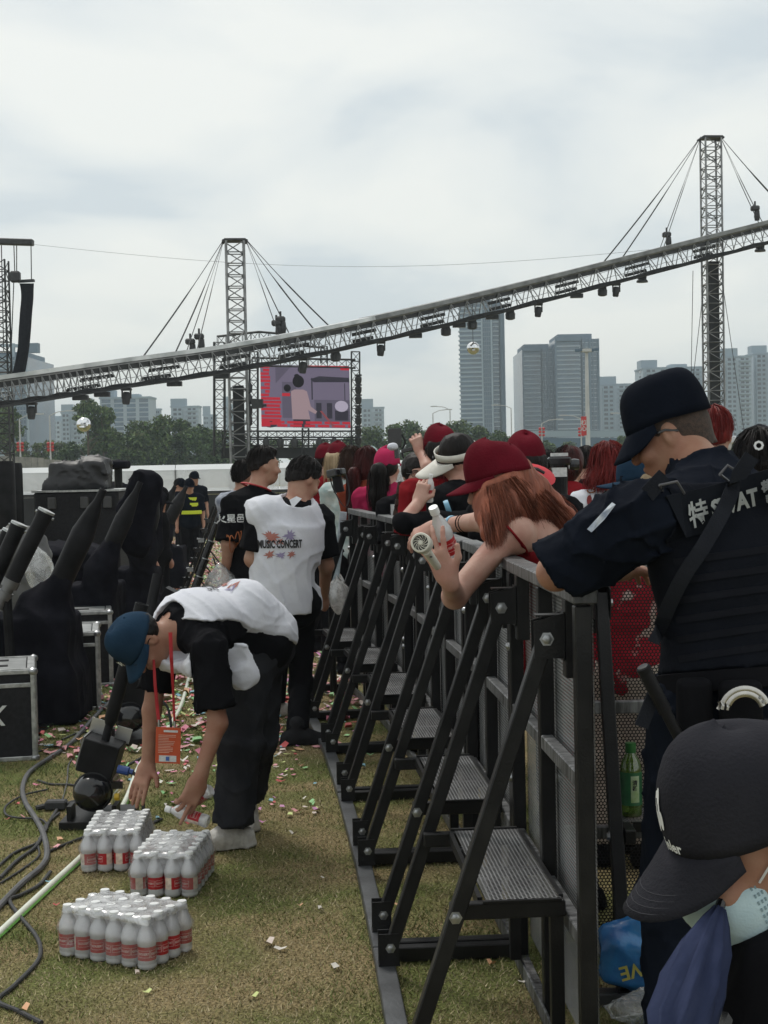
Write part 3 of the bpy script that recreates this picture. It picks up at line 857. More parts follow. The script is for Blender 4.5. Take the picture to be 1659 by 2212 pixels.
BEAM_PX = [(-70, 861, 49.5), (90, 838, 50.2), (250, 814, 51.2), (507, 776, 53.5), (829, 711, 57.5), (1170, 630, 61.5), (1519, 541, 65), (1730, 487, 67)]
BP = catmull([W(*q) for q in BEAM_PX], 10)
def beam():
    a = BP[0].copy()
    t = thing('lighting_beam', 'long sloping lighting truss beam with pale cover strip along its top', 'truss beam', a)
    N = len(BP); P = [p - a for p in BP]
    Zd = [(BP[min(i + 1, N - 1)] - BP[max(i - 1, 0)]).normalized() for i in range(N)]
    Dp = [V(-z.y, z.x, 0).normalized() for z in Zd]
    Up = [d.cross(z) * -1 for d, z in zip(Dp, Zd)]
    Up = [u if u.z > 0 else -u for u in Up]
    hw, hh = 0.42, 0.40
    off = lambda p, q: [P[i] + Dp[i] * p + Up[i] * q for i in range(N)]
    for p, q in ((-1, -1), (1, -1), (1, 1), (-1, 1)):
        MB().sweep(off(p * hw, q * hh), 0.045, 6).build('chord', truss_alu if q > 0 else truss_dark, t)
    mb = MB()
    for i in range(N - 1):
        L = (P[i + 1] - P[i]).length; k = max(1, round(L / 0.42))
        for j in range(k):
            f0, f1 = j / k, (j + 1) / k
            A, B = P[i].lerp(P[i + 1], f0), P[i].lerp(P[i + 1], f1)
            cs = [Dp[i] * (hw * p) + Up[i] * (hh * q) for p, q in ((-1, -1), (1, -1), (1, 1), (-1, 1))]
            for q in range(4):
                c0, c1 = cs[q], cs[(q + 1) % 4]
                if j % 2: c0, c1 = c1, c0
                mb.tube(A + c0, B + c1, 0.019, n=4, caps=False)
            if j % 2 == 0:
                mb.tube(A + cs[0], A + cs[3], 0.019, n=4, caps=False)
        for q in (-0.12, 0.14):
            mb.tube(P[i] - Dp[i] * hw + Up[i] * q, P[i + 1] - Dp[i] * hw + Up[i] * (q + .04), 0.013, n=3, caps=False)
    mb.build('lattice', truss_alu, t, kind='stuff')
    c1 = int(N * 0.56)
    tc = off(-0.08, hh + 0.10)
    MB().rsweep(tc[:c1 + 1], 1.05, 0.14, Dp[:c1 + 1]).build('rain_cover', mat('rain_cover', (0.66, 0.68, 0.69), 0.3, 0, (0.36, 0.38, 0.39), scale=1.5), t)
    MB().rsweep(tc[c1:], 1.05, 0.16, Dp[c1:]).build('rain_cover', mat('rain_cover2', (0.24, 0.25, 0.25), 0.5, 0, (0.13, 0.135, 0.14), scale=2), t)
    MB().rsweep(off(-(hw - .1), hh - 0.09), 0.12, 0.24, Dp).build('cable_tray', truss_dark, t)
    mb = MB()
    for q in range(4):
        mb.sweep([p - Up[i] * (0.03 * math.sin(i * 1.7 + q)) for i, p in enumerate(off(-(hw + .03), -(hh - 0.02 - 0.03 * q)))], 0.028, 4)
    mb.build('cable_loom', truss_dark, t)
    def at(u):
        i = min(range(N), key=lambda k: abs(project(BP[k])[0] - u)); i = min(i, N - 2)
        if project(BP[i])[0] > u and i > 0: i -= 1
        u0, u1 = project(BP[i])[0], project(BP[i + 1])[0]; f = (u - u0) / (u1 - u0)
        return P[i].lerp(P[i + 1], f), Zd[i], Dp[i], Up[i]
    bs = [(206, 62), (174, 60), (350, 60), (330, 58), (505, 60), (495, 55), (628, 74), (620, 60), (780, 60), (775, 50), (929, 62), (925, 60), (1072, 58), (1072, 55), (1219, 62), (1215, 55), (1371, 66), (1365, 58), (1516, 62), (1510, 50)]
    for i, (u, wd) in enumerate(bs):
        c, z, dep, up = at(u); hl = wd * 57 / 3300 / 2
        lv = (0.08 if i % 2 == 0 else -0.17)
        mb = MB(); c = c + up * lv - dep * 0.2
        mb.bar(c - z * hl, c + z * hl, 0.16, 0.07, up)
        for k2 in range(9):
            mb.tube(c + z * (hl * (k2 / 4 - 1)), c + z * (hl * (k2 / 4 - 1)) - up * 0.09, 0.055, n=6)
        mb.build('light_batten', truss_dark, t)
    where = {63: 'leftmost of all', 268: 'second from the left end', 650: 'in front of the video screen', 818: 'just beyond the video screen',
             1158: 'beside the tall block', 1326: 'nearest the tallest tower'}
    for u in where:
        c, z, dep, up = at(u); c = c - up * (hh + 0.05)
        h = thing('moving_head_light', 'black moving head lamp slung under the beam, ' + where[u], 'stage light', a + c, group='moving heads under the beam')
        MB().box((0, 0, -0.02), (0.42, 0.36, 0.10)).build('base', truss_dark, h, bevel=0.02)
        h.scale = (.82,) * 3
        for q in (-.17, .17): MB().box((q, 0, -0.22), (0.06, 0.12, 0.36)).build('yoke_arm', truss_dark, h)
        MB().lathe([(0.10, 0.10), (0.16, 0.02), (0.17, -0.2), (0.15, -0.38), (0.12, -0.42)], 12, (0, 0, -0.22), (0.1, -0.1, 1)).build('lamp_body', truss_dark, h, smooth=True)
    for u, k2 in ((168, 0), (215, 0), (372, 0), (475, 0), (720, 1), (892, 0), (958, 1), (986, 0), (1015, 1), (1057, 0), (1097, 1), (1240, 0), (1296, 1), (1382, 2), (1637, 2)):
        c, z, dep, up = at(u); c = c - up * (hh + 0.06)
        mb = MB()
        if k2 == 0: mb.box(c - up * .05, (0.5, 0.3, 0.16))
        elif k2 == 1: mb.box(c, (0.3, 0.3, 0.12)); mb.lathe([(0.15, 0), (0.2, -0.1), (0.19, -0.3), (0.1, -0.34)], 10, c)
        else: mb.box(c, (0.34, 0.2, 0.1)); mb.lathe([(0.12, 0), (0.24, -0.14), (0.24, -0.2)], 10, c)
        mb.build('fixture', truss_dark, t)

def project(p):
    q = Vector(p) - CAM; d = q.dot(_F)
    return CX + q.dot(_R) / d * FPX, CY - q.dot(_U) / d * FPX, d
beam()

def beam_pt(u):
    i = max(k for k in range(len(BP) - 1) if project(BP[k])[0] <= u or k == 0)
    u0, u1 = project(BP[i])[0], project(BP[i + 1])[0]
    return BP[i].lerp(BP[i + 1], (u - u0) / (u1 - u0)) + V(0, 0, 0.45)

def rigging(top, w, targets, lab):
    t = thing('rigging_cables', lab, 'cables', top)
    for u, side, r in targets:
        e = beam_pt(u) if -60 < u < 1715 else W(u, 470, 66)
        s = top + V(side * w, 0, 0.1)
        pts = [s.lerp(e, i / 8) - V(0, 0, 0.25 * math.sin(math.pi * i / 8) * (0.3 if r > .02 else 0)) for i in range(9)]
        mb = MB(top); mb.sweep(pts, [r * (0.42 if i < 4 else .85) for i in range(9)], 5)
        mb.build('cable', truss_dark, t)
    return t
rigging(topL, 0.4, [(305, -1, .034), (377, -1, .034), (402, -1, .02), (425, -1, .02), (605, 1, .02), (628, 1, .024), (682, 1, .034), (716, 1, .034)],
        'steel cables fanning from the tower beside the screen down to the beam')
rigging(topR, 0.42, [(1298, -1, .036), (1340, -1, .034), (1424, -1, .02), (1432, -1, .02), (1642, 1, .022), (1650, 1, .022), (1712, 1, .03), (1714, 1, .03)],
        'steel cables fanning from the tallest tower down to the beam')

def hoist(u, v, d, label):
    p = W(u, v, d)
    t = thing('chain_hoist', label, 'hoist', p, group='chain hoists on the rigging cables')
    MB().box((0, 0, 0.0), (0.36, 0.28, 0.22)).build('motor', truss_dark, t, bevel=0.05)
    MB().lathe([(0.11, 0), (0.13, -0.25), (0.10, -0.42)], 8, (0.08, 0, -0.1)).build('chain_bag', truss_dark, t)
    MB().tube((0, 0, 0.1), (0, 0, 0.3), 0.04, n=6).build('hook', truss_dark, t)
for u, v, lab in ((411, 738, 'black chain hoist hanging lower of the two left of the screen tower'), (430, 727, 'black chain hoist hanging higher of the two left of the screen tower'),
                  (597, 698, 'black chain hoist lower one above the video screen'), (606, 690, 'black chain hoist upper one above the video screen'),
                  (1440, 507, 'black chain hoist on the cable before the tallest tower'), (1631, 450, 'black chain hoist above the beam end by the picture edge')):
    hoist(u, v, 57 if u < 1000 else 65, lab)
def thinline(name, label, a, b, sag, r):
    mb = MB(a); mb.sweep([Vector(a).lerp(Vector(b), i / 20) - V(0, 0, sag * math.sin(math.pi * i / 20)) for i in range(21)], r, 4)
    o = mb.build(name, truss_dark, label=label, cat='cable'); o.location = a
thinline('catenary_wire', 'thin wire sagging right across the sky between the towers', W(72, 528, 75), W(1517, 528, 70), 1.05, 0.007)
for (u0, v0, u1, v1, lab) in ((1497, 585, 1490, 985, 'thin vertical stay wire beside the tallest tower'), (1520, 620, 1478, 985, 'slanting stay wire crossing beside the tallest tower'),
                              (1556, 580, 1615, 985, 'dark stay wire running down right of the tallest tower'), (508, 880, 480, 960, 'short stay wire low beside the screen tower')):
    thinline('stay_wire', lab, W(u0, v0, 65.5), W(u1, v1, 64), 0, 0.014)

def line_array():
    t = thing('line_array_speaker', 'black covered line array speaker hanging from a boom at picture edge', 'speaker', W(52, 815, 75))
    o = W(52, 815, 75)
    mb = MB(o)
    rows = [(58, 612, 30), (59, 640, 29), (57, 668, 30), (56, 696, 29), (54, 722, 30), (52, 748, 28), (48, 772, 29), (43, 795, 30), (38, 818, 30)]
    ring = []
    for k, (u, v, w) in enumerate(rows):
        for du, dd in ((-.5, 0), (.5, 0), (.5, 1.0), (-.5, 1.0)):
            j = (rnd.random() - .5) * 3
            ring.append(W(u + du * w + j, v, 75 + dd))
    n = len(rows)
    fs_ = [(4 * k + i, 4 * k + (i + 1) % 4, 4 * k + 4 + (i + 1) % 4, 4 * k + 4 + i) for k in range(n - 1) for i in range(4)] + [(0, 1, 2, 3), (4 * n - 1, 4 * n - 2, 4 * n - 3, 4 * n - 4)]
    mb.add(ring, fs_)
    ob = mb.build('rain_cover', cloth_black, t)
    s = ob.modifiers.new('s', 'SUBSURF'); s.levels = s.render_levels = 2
    MB(o).bar(W(38, 608, 75.4), W(74, 606, 75.4), 0.3, 0.12).build('fly_bar', truss_dark, t)
    MB(o).box(W(33, 598, 75), (0.5, 0.4, 0.55)).build('hoist', truss_dark, t, bevel=.08)
    mb = MB(o)
    for (u0, v0, u1, v1) in ((30, 530, 32, 592), (36, 530, 36, 592), (67, 530, 68, 606), (30, 604, 22, 815), (3, 530, 8, 760)):
        mb.tube(W(u0, v0, 75.3), W(u1, v1, 75.3), 0.025, n=4)
    mb.build('chain', truss_dark, t)
    bt = thing('boom', 'black boom truss sticking in at upper picture edge', 'truss', W(0, 524, 75.3))
    MB(W(0, 524, 75.3)).bar(W(-90, 519, 75.3), W(72, 524, 75.3), 0.5, 0.30).build('boom_cover', truss_dark, bt, bevel=.04)
    e, g = W(-8, 560, 75), W(-8, 560, 75); g.z = ground_z(75)
    tw = thing('truss_tower', 'lattice tower cut off by the picture edge under the boom', 'truss tower', g)
    for a, b in ((-.4, 0), (.4, 0), (.4, .8), (-.4, .8)):
        MB().tube((a, b, 0), (a, b, e.z - g.z), .05, n=5).build('chord', truss_dark, tw)
    mb = MB(); lattice(mb, V(0, .4, 0), V(0, .4, e.z - g.z), V(.4, 0, 0), V(0, .4, 0), None, .025, .5); mb.build('lattice', truss_dark, tw, kind='stuff')
line_array()

def video_screen():
    d = 74.0
    tl, tr, br, bl = W(565, 788, d), W(757, 792, d), W(757, 925, d), W(565, 922, d)
    o = V(bl.x, bl.y, ground_z(d))
    t = thing('video_screen', 'big outdoor video screen showing a person from behind and red bricks', 'screen', o)
    X = (br - bl) * (1 / (br - bl).length); Z = V(0, 0, 1); Y = V(0, 1, 0)
    wd, ht = (br - bl).length, tl.z - bl.z
    def scr(name, pts, col, lift):
        m = mat('scr_%s' % name, tuple(c * .06 for c in col), 0.6, 0, tuple(c * .06 for c in col), spec=.1, emit=col, estr=0.48)
        mb = MB(o)
        for q in pts:
            mb.slab([bl + X * (a * wd) + Z * ((1 - b) * ht) - Y * (0.01 + lift) for a, b in q], -Y * 0.004)
        return m, mb
    pan = MB(o).slab([bl, br, br + Z * ht, bl + Z * ht], Y * 0.25).build('panel', truss_dark, t)
    def add(name, pts, col, lift):
        m, mb = scr(name, pts, col, lift); mb.build('picture_' + name, m, pan, kind='stuff')
    rc = lambda a, b, c, e: [(a, b), (c, b), (c, e), (a, e)]
    add('sky', [rc(0, 0, 1, 1)], (0.235, 0.20, 0.29), 0)
    add('dusk', [[(.17, 0), (.36, 0), (.17, .30)], rc(.24, .27, .40, .85), rc(.60, .55, 1, .9)], (0.16, 0.14, 0.20), .006)
    br_pts = []
    r2 = random.Random(3)
    for k in range(17):
        y = k * .057; base = .11 if y < .5 else .23
        br_pts.append(rc(.01 + .04 * r2.random() if k % 2 else 0, y + .008, base - .02 * r2.random(), y + .05))
        if k % 3 == 0: br_pts.append(rc(.0, y + .008, base * .4, y + .05))
    for k in range(2):
        xx = 0
        while xx < 1:
            w_ = .09 + .1 * r2.random(); br_pts.append(rc(xx, .9 + k * .052, min(1, xx + w_), .94 + k * .052)); xx += w_ + .03 + (.05 if r2.random() < .3 else 0)
    br_pts += [rc(.54, .0, .99, .02), rc(.9, .03, 1, .07), rc(.24, .45, .33, .5)]
    add('bricks', br_pts, (0.70, 0.035, 0.06), .012)
    ell = lambda cx, cy_, rx, ry: [(cx + rx * math.cos(q * .3927), cy_ + ry * math.sin(q * .3927)) for q in range(16)]
    add('shadow', [rc(.57, .2, .585, .55), rc(.94, .28, .95, .55), [(.56, .22), (.66, .17), (1, .19), (1, .26), (.6, .27)], ell(.1, .95, .08, .06), rc(.36, .86, .55, 1), rc(.83, .72, .98, .88), ell(.45, .07, .03, .05),
                   rc(.62, .6, .68, .85), rc(.74, .6, .8, .85)], (0.05, 0.045, 0.065), .010)
    add('blouse', [[(.34, .42), (.38, .39), (.48, .39), (.52, .42), (.56, .66), (.63, .74), (.61, .78), (.53, .72), (.55, .87), (.35, .87)], ], (0.50, 0.36, 0.39), .016)
    add('ball', [ell(.905, .65, .075, .09)], (0.62, 0.56, 0.70), .017)
    add('hair', [ell(.425, .26, .065, .1), ell(.41, .17, .03, .03), ell(.3, .37, .04, .06)], (0.015, 0.012, 0.016), .020)
    add('stick', [[(.66, .73), (.685, .73), (.83, .98), (.80, .98)]], (0.38, 0.09, 0.10), .021)
    # frame truss round the screen
    def truss(p, q, w, name='frame_truss'):
        mb = MB(o); z = (q - p).normalized(); up = Z if abs(z.z) < .5 else X; dp = Y
        for a in (-1, 1):
            for b in (-1, 1):
                mb.tube(p + up * (a * w) + dp * (b * w), q + up * (a * w) + dp * (b * w), .035, n=4)
        lattice(mb, p, q, up * w, dp * w, None, .018, .45, 3)
        mb.build(name, truss_dark, t)
    truss(W(545, 782, d), W(768, 786, d), .2)
    truss(W(768, 760, d), W(768, 985, d), .2); truss(W(548, 760, d), W(548, 985, d), .2)
    truss(W(480, 938, d), W(775, 938, d), .15); truss(W(480, 955, d), W(775, 957, d), .15)
    truss(W(470, 738, d), W(560, 728, d), .25); truss(W(560, 728, d), W(700, 740, d), .25)
    truss(W(474, 740, d), W(474, 985, d), .25); truss(W(660, 925, d), W(660, 985, d), .15); truss(W(700, 748, d), W(700, 785, d), .15)
    mb = MB(o); mb.slab([W(478, 968, d), W(768, 965, d), W(768, 990, d), W(478, 990, d)], Y * .2); mb.build('black_drape', skirt, t)
    for k, v in enumerate((817, 838, 860, 883, 905, 927, 948)):
        mb = MB(o); c = W(774, v, d - .3); mb.box(c + V(0, 0, .14), (.34, .25, .08)); mb.lathe([(.09, .1), (.17, .02), (.15, -.2), (.09, -.3)], 10, c); mb.build('lamp', truss_dark, t, smooth=True)
    for k, u in enumerate((575, 606, 636, 690, 722)):
        mb = MB(o); mb.lathe([(.09, .2), (.17, .05), (.15, -.25), (.09, -.3)], 10, W(u, 955, d - .3)); mb.build('lamp', truss_dark, t, smooth=True)
    for v in (835, 860, 885, 905):
        mb = MB(o); mb.lathe([(.09, .2), (.17, .05), (.15, -.25), (.09, -.3)], 10, W(538, v, d - .3)); mb.build('lamp', truss_dark, t, smooth=True)
    mb = MB(o); mb.box(W(556, 872, d - .6), (.55, .4, .42)); mb.box(W(569, 876, d - .6), (.3, .2, .12)); mb.build('follow_spot', truss_dark, t)
video_screen()

mirror = mat('mirror', (0.85, 0.86, 0.88), 0.06, 1.0, (0.75, 0.76, 0.78), scale=30)
for u, v, d, rr, lab in ((181, 917, 55, .26, 'mirror ball hanging before the trees under the beam'), (1022, 752, 60, .25, 'mirror ball hanging before the tall tower block')):
    p = W(u, v, d); t = thing('mirror_ball', lab, 'mirror ball', p)
    MB().lathe([(max(1e-5, rr * math.sin(math.pi * i / 14)), -rr * math.cos(math.pi * i / 14)) for i in range(15)], 24).build('ball', mirror, t)
    e = beam_pt(u); MB(p).tube(p + V(0, 0, rr), V(p.x, p.y, e.z), .012, n=4).build('wire', truss_dark, t)
# ------------------------------------------------------------------ trees beyond the stage
TR = np.random.default_rng(21)
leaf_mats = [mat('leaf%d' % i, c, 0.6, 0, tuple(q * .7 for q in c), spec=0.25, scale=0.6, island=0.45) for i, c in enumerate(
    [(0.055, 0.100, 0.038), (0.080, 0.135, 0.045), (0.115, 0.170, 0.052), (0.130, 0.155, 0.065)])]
bark = mat('bark', (0.11, 0.085, 0.06), 0.9, 0, (0.06, 0.045, 0.035), scale=6, bump=0.4, bscale=12)

def crown_mesh(name, blobs, n, size, mix):
    """leaf clumps scattered through a set of ellipsoids: (cx,cy,cz,rx,ry,rz)"""
    vol = np.array([b[3] * b[4] * b[5] for b in blobs]); pk = TR.choice(len(blobs), n, p=vol / vol.sum())
    B = np.array(blobs)[pk]
    dr = TR.normal(size=(n, 3)); dr /= np.linalg.norm(dr, axis=1)[:, None]
    rad = TR.random(n) ** 0.42
    c = B[:, :3] + dr * rad[:, None] * B[:, 3:] * (0.92 + 0.16 * TR.random((n, 1)))
    a = TR.normal(size=(n, 3)); a /= np.linalg.norm(a, axis=1)[:, None]
    b = np.cross(a, TR.normal(size=(n, 3))); b /= np.linalg.norm(b, axis=1)[:, None]
    s = size * (0.55 + 0.9 * TR.random((n, 1)))
    q = np.stack([c - a * s, c + b * s * .55, c + a * s, c - b * s * .55], 1).reshape(-1, 3)
    me_o = mesh_np(name, q, np.arange(4 * n).reshape(-1, 4), leaf_mats, smooth=False,
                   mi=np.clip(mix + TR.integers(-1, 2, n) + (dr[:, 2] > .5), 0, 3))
    me = me_o.data; bpy.data.objects.remove(me_o)
    return me

def rand_blobs(w, h0, h1, k):
    out = []
    for i in range(k):
        f = TR.random(); z = h0 + (h1 - h0) * f
        rr = w * (0.28 + 0.2 * TR.random()); an = TR.random() * 6.28; ro = w * 0.62 * math.sqrt(TR.random()) * (1.0 - 0.55 * f * f)
        out.append((math.cos(an) * ro, math.sin(an) * ro, z, rr, rr, rr * 0.72))
    return out
CROWNS = [crown_mesh('crown', rand_blobs(3.4, 2.0, 7.0, 22), 5200, 0.20, 1), crown_mesh('crown', rand_blobs(3.0, 1.8, 6.4, 20), 4600, 0.19, 0),
          crown_mesh('crown', rand_blobs(2.6, 1.6, 7.2, 20), 4600, 0.19, 1), crown_mesh('crown', rand_blobs(1.7, 1.2, 4.6, 12), 2400, 0.16, 2),
          crown_mesh('crown', [(0, 0, 6.4, 1.5, 1.5, .5), (.8, 0, 5.7, 1.1, 1.1, .4), (-1.1, 0, 5.3, 1.0, 1.0, .45), (-1.6, .2, 4.2, .8, .8, .5), (1.2, 0, 4.7, .6, .6, .3), (-.3, 0, 6.9, .9, .9, .35)], 1500, 0.17, 1),
          crown_mesh('crown', [(0, 0, 5.3, 1.2, 1.2, .8), (-.5, 0, 4.3, 1.1, 1, .7), (.5, 0, 4.0, .9, .9, .6), (0, 0, 3.2, .9, .9, .5)], 1400, 0.17, 1)]
CROWN_H = [7.9, 7.2, 8.0, 5.2, 7.2, 6.0]

def tree(name, label, u, v_top, d, kind, wscale=1.0, group='trees behind the stage'):
    p = W(u, v_top, d); gz = ground_z(d); h = p.z - gz; s = h / CROWN_H[kind]
    t = thing(name, label, 'tree', (p.x, p.y, gz), rnd.random() * 6.28, group)
    t.scale = (s * wscale, s * wscale, s)
    H = CROWN_H[kind]
    mb = MB(); mb.sweep([(0, 0, 0), (.06, .03, H * .25), (-.05, .05, H * .5), (0, 0, H * .85)], [.2, .15, .11, .03], 7)
    for k in range(5):
        a = k * 1.257; z0 = H * (.3 + .1 * k)
        mb.sweep([(0, 0, z0), (math.cos(a) * .8, math.sin(a) * .8, z0 + .5), (math.cos(a) * 1.5, math.sin(a) * 1.5, z0 + 1.0)], [.08, .05, .02], 5)
    mb.build('trunk', bark, t, smooth=True)
    c = link(bpy.data.objects.new('crown', CROWNS[kind]), t)
    return t
bigs = [(150, 950, 168, 1, 'low dark tree behind the mirror ball'), (205, 938, 172, 0, 'dark tree just right of the mirror ball'), (255, 925, 165, 2, 'dark tree rising left in the big tree mass'),
        (300, 905, 168, 0, 'tall leafy tree left of the tree mass top'), (345, 893, 170, 0, 'tallest leafy tree of the dark mass left of the screen'), (392, 897, 172, 2, 'leafy tree right of the tallest one'),
        (430, 912, 168, 1, 'dark tree next to the screen tower'), (470, 925, 172, 0, 'dark tree behind the screen tower lattice'), (520, 940, 175, 1, 'tree seen through the screen tower'), (585, 945, 178, 0, 'tree under the left end of the video screen'),
        (640, 942, 178, 2, 'tree under the middle of the video screen'), (700, 945, 176, 1, 'tree under the right half of the video screen'), (752, 940, 178, 0, 'tree under the right end of the screen'),
        (800, 918, 176, 0, 'round tree right after the screen truss'), (848, 908, 174, 2, 'tree above the raised black camera'), (890, 905, 176, 0, 'tall tree above the glasses wearer'), (935, 912, 175, 1, 'tree behind the red cap peak by the visor'),
        (985, 905, 178, 0, 'tall tree at the foot of the tall block'), (1035, 912, 180, 2, 'tree right of the tall block foot'), (1080, 925, 182, 1, 'tree left of the twin blocks'), (1125, 935, 184, 0, 'tree falling away before the twin blocks'),
        (1175, 948, 190, 1, 'low tree before the twin blocks'), (1225, 952, 200, 0, 'low far tree before the right twin block'), (1300, 950, 195, 1, 'low tree right of the floodlight mast'), (1345, 936, 190, 2, 'tree just left of the officer cap'),
        (1400, 940, 195, 0, 'tree behind the officer head'), (1575, 945, 190, 1, 'tree right of the tallest tower'), (1620, 925, 185, 2, 'taller tree near the right picture edge'), (1655, 930, 188, 0, 'tree cut by the right picture edge')]
for (u, v, d, k, lab) in bigs:
    tree('leafy_tree', lab, u, v, d, k)
for i, u in enumerate((20, 48, 76, 100, 124, 148)):
    tree('young_tree', 'small light green street tree, number %s from the left edge' % ('first', 'second', 'third', 'fourth', 'fifth', 'sixth')[i], u, 946 + (i % 3) * 3, 190, 3, group='small trees by the lantern posts')
tree('umbrella_tree', 'tall thin umbrella shaped tree above the mirror ball', 187, 862, 165, 4, .8)
tree('umbrella_tree', 'thin tree with bushy head right of the mirror ball', 222, 880, 166, 5, .8)
tree('umbrella_tree', 'thin tree beside the glass block at the left picture edge', 14, 880, 160, 5, .9)

# ------------------------------------------------------------------ city
con_pale = mat('con_pale', (0.30, 0.38, 0.44), 0.8, 0, (0.25, 0.32, 0.38), scale=.05)  # blue of the distant haze is mixed into the concrete and blue glass colours
con_white = mat('con_white', (0.40, 0.475, 0.53), 0.8, 0, (0.34, 0.41, 0.47), scale=.05)
con_grey = mat('con_grey', (0.10, 0.16, 0.225), 0.7, 0, (0.08, 0.13, 0.185), scale=.05)
glass_blue = mat('glass_blue', (0.05, 0.12, 0.20), 0.25, 0, (0.06, 0.09, 0.13), scale=.12, spec=0.8)
glass_dark = mat('glass_dark', (0.045, 0.055, 0.07), 0.2, 0, (0.03, 0.035, 0.05), scale=.2, spec=0.7)

def block(name, label, u0, u1, vt, d, style, dep=None, rot=0.0, floors=None):
    """a far tower block standing on the ground between picture columns u0 and u1"""
    a, b = W(u0, 960, d), W(u1, 960, d); gz = ground_z(d)
    h = W((u0 + u1) / 2, vt, d).z - gz; w = (b - a).length; dep = dep or w * .8
    t = thing(name, label, 'building', (a.x, a.y, gz), rot)
    fl = floors or max(6, int(h / (9.6 * d / 3300))); fh = h / fl
    wallm, winm = {'office': (con_pale, glass_blue), 'dark': (con_grey, glass_blue), 'resi': (con_white, glass_dark), 'grid': (con_white, glass_blue)}[style]
    MB().box((w / 2, dep / 2, h / 2), (w, dep, h)).build('wall', winm if style in ('office', 'dark') else wallm, t)
    bands, wins = MB(), MB()
    if style in ('office', 'dark'):
        k = 0.70 if style == 'office' else 0.55
        for i in range(fl):
            z = (i + .5) * fh
            if style == 'office':
                bands.box((w * k / 2, -.15, z), (w * k, .5, fh * .34)); bands.box((-.15, dep / 2, z), (.5, dep, fh * .3))
            else:
                bands.box((w * .03 + w * k / 2, -.15, z), (w * k, .4, fh * .24))
            bands.box((w * (k + 1) / 2, -.08, z - fh * .3), (w * (1 - k), .2, fh * .12))
        for x in ([k, 1.0] if style == 'office' else [0.01, .3 + .3, k + .06, .8, .995]):
            MB().box((w * x, -.2, h / 2), (w * .018 + .3, .7, h)).build('fin', con_pale if style == 'office' else con_grey, t)
        for i in range(5):
            MB().box((w * (k + (1 - k) * (i + .5) / 5), -.16, h / 2), (.35, .3, h)).build('mullion', con_grey, t)
        MB().box((w * .5, dep * .5, h + fh * .7), (w * .8, dep * .7, fh * 1.4)).build('roof_plant', con_grey, t)
        MB().box((w * .3, -.1, h - fh * .2), (w * .62, .5, fh * 1.4)).build('crown_band', con_grey, t)
    else:
        nb = max(2, round(w / (5.5 if style == 'resi' else 4)))
        for i in range(nb):
            x0 = w * (i + .5) / nb
            if style == 'resi' and i % 2 == 0:
                MB().box((x0, -.7, h * .485), (w / nb * .72, 1.4, h * .97)).build('bay', con_white if i % 4 else con_pale, t)
            for f in range(fl):
                z = (f + .5) * fh; yy = -1.42 if (style == 'resi' and i % 2 == 0) else -.02
                if style == 'resi':
                    wins.box((x0 - w / nb * .17, yy, z), (w / nb * .24, .12, fh * .56)); wins.box((x0 + w / nb * .17, yy, z), (w / nb * .2, .12, fh * .5))
                    if i % 2: bands.box((x0, -.45, z - fh * .32), (w / nb * .8, .9, fh * .30))
                else:
                    wins.box((x0, yy, z), (w / nb * .72, .12, fh * .72))
        if style == 'resi':
            for f in range(fl):
                wins.box((-.02, dep * .35, (f + .5) * fh), (.12, dep * .2, fh * .5))
        for i in range(0, nb, 2):
            MB().box((w * (i + .5) / nb, dep * .4, h + fh * (.5 + .5 * (i % 4 == 0))), (w / nb * 1.1, dep * .5, fh * (1 + (i % 4 == 0)))).build('roof_house', con_pale, t)
        MB().box((w / 2, dep / 2, h + .3), (w + .6, dep + .6, .6)).build('parapet', con_pale, t)
        wins.build('windows', winm, t, kind='stuff')
    if bands.f: bands.build('floor_bands', con_pale if style != 'dark' else con_white, t, kind='stuff')
    return t
block('tower_block', 'tallest glass tower block behind the right mirror ball', 997, 1066, 652, 520, 'office', 60, -0.12)
block('tower_block', 'dark shaded side wing of the tallest glass block', 1067, 1093, 662, 524, 'dark', 50)  # same tower's shaded face, its shade put into darker materials than the lit face
block('tower_block', 'lower of the twin dark glass blocks', 1132, 1199, 755, 560, 'dark', 40)
block('tower_block', 'higher of the twin dark glass blocks', 1203, 1296, 733, 552, 'dark', 40)
block('apartment_block', 'pale apartment tower right beside the twin glass blocks', 1298, 1367, 832, 640, 'resi')
block('apartment_block', 'apartment tower behind the officer cap', 1391, 1520, 796, 600, 'resi')
block('apartment_block', 'lower apartment tower glimpsed right of the truss tower', 1556, 1572, 850, 640, 'resi')
block('apartment_block', 'tall apartment tower right of the tallest truss tower', 1566, 1626, 772, 560, 'resi')
block('apartment_block', 'apartment tower cut by the right picture edge', 1630, 1720, 765, 570, 'resi')
block('apartment_block', 'hazy apartment tower right beside the video screen', 782, 831, 882, 700, 'resi')
block('apartment_block', 'hazy apartment tower behind the screen tower lattice', 484, 505, 876, 700, 'resi')
block('apartment_block', 'hazy low apartment tower left of the screen tower', 440, 468, 898, 720, 'resi')
block('apartment_block', 'pale apartment tower above the big tree mass', 371, 431, 880, 600, 'resi')
block('office_block', 'wide glass office block with square grid facade', 218, 326, 861, 520, 'grid')
block('apartment_block', 'narrow apartment tower right of the grid facade', 326, 348, 886, 560, 'resi')
block('apartment_block', 'apartment tower left of the grid facade block', 134, 178, 893, 600, 'resi')
block('apartment_block', 'apartment tower rising behind the left mirror ball', 176, 220, 880, 640, 'resi')
block('apartment_block', 'low hazy apartment row near left picture edge', 64, 136, 909, 680, 'resi')
block('tower_block', 'glass tower at left picture edge behind hanging speaker', -50, 62, 772, 480, 'office', 40)

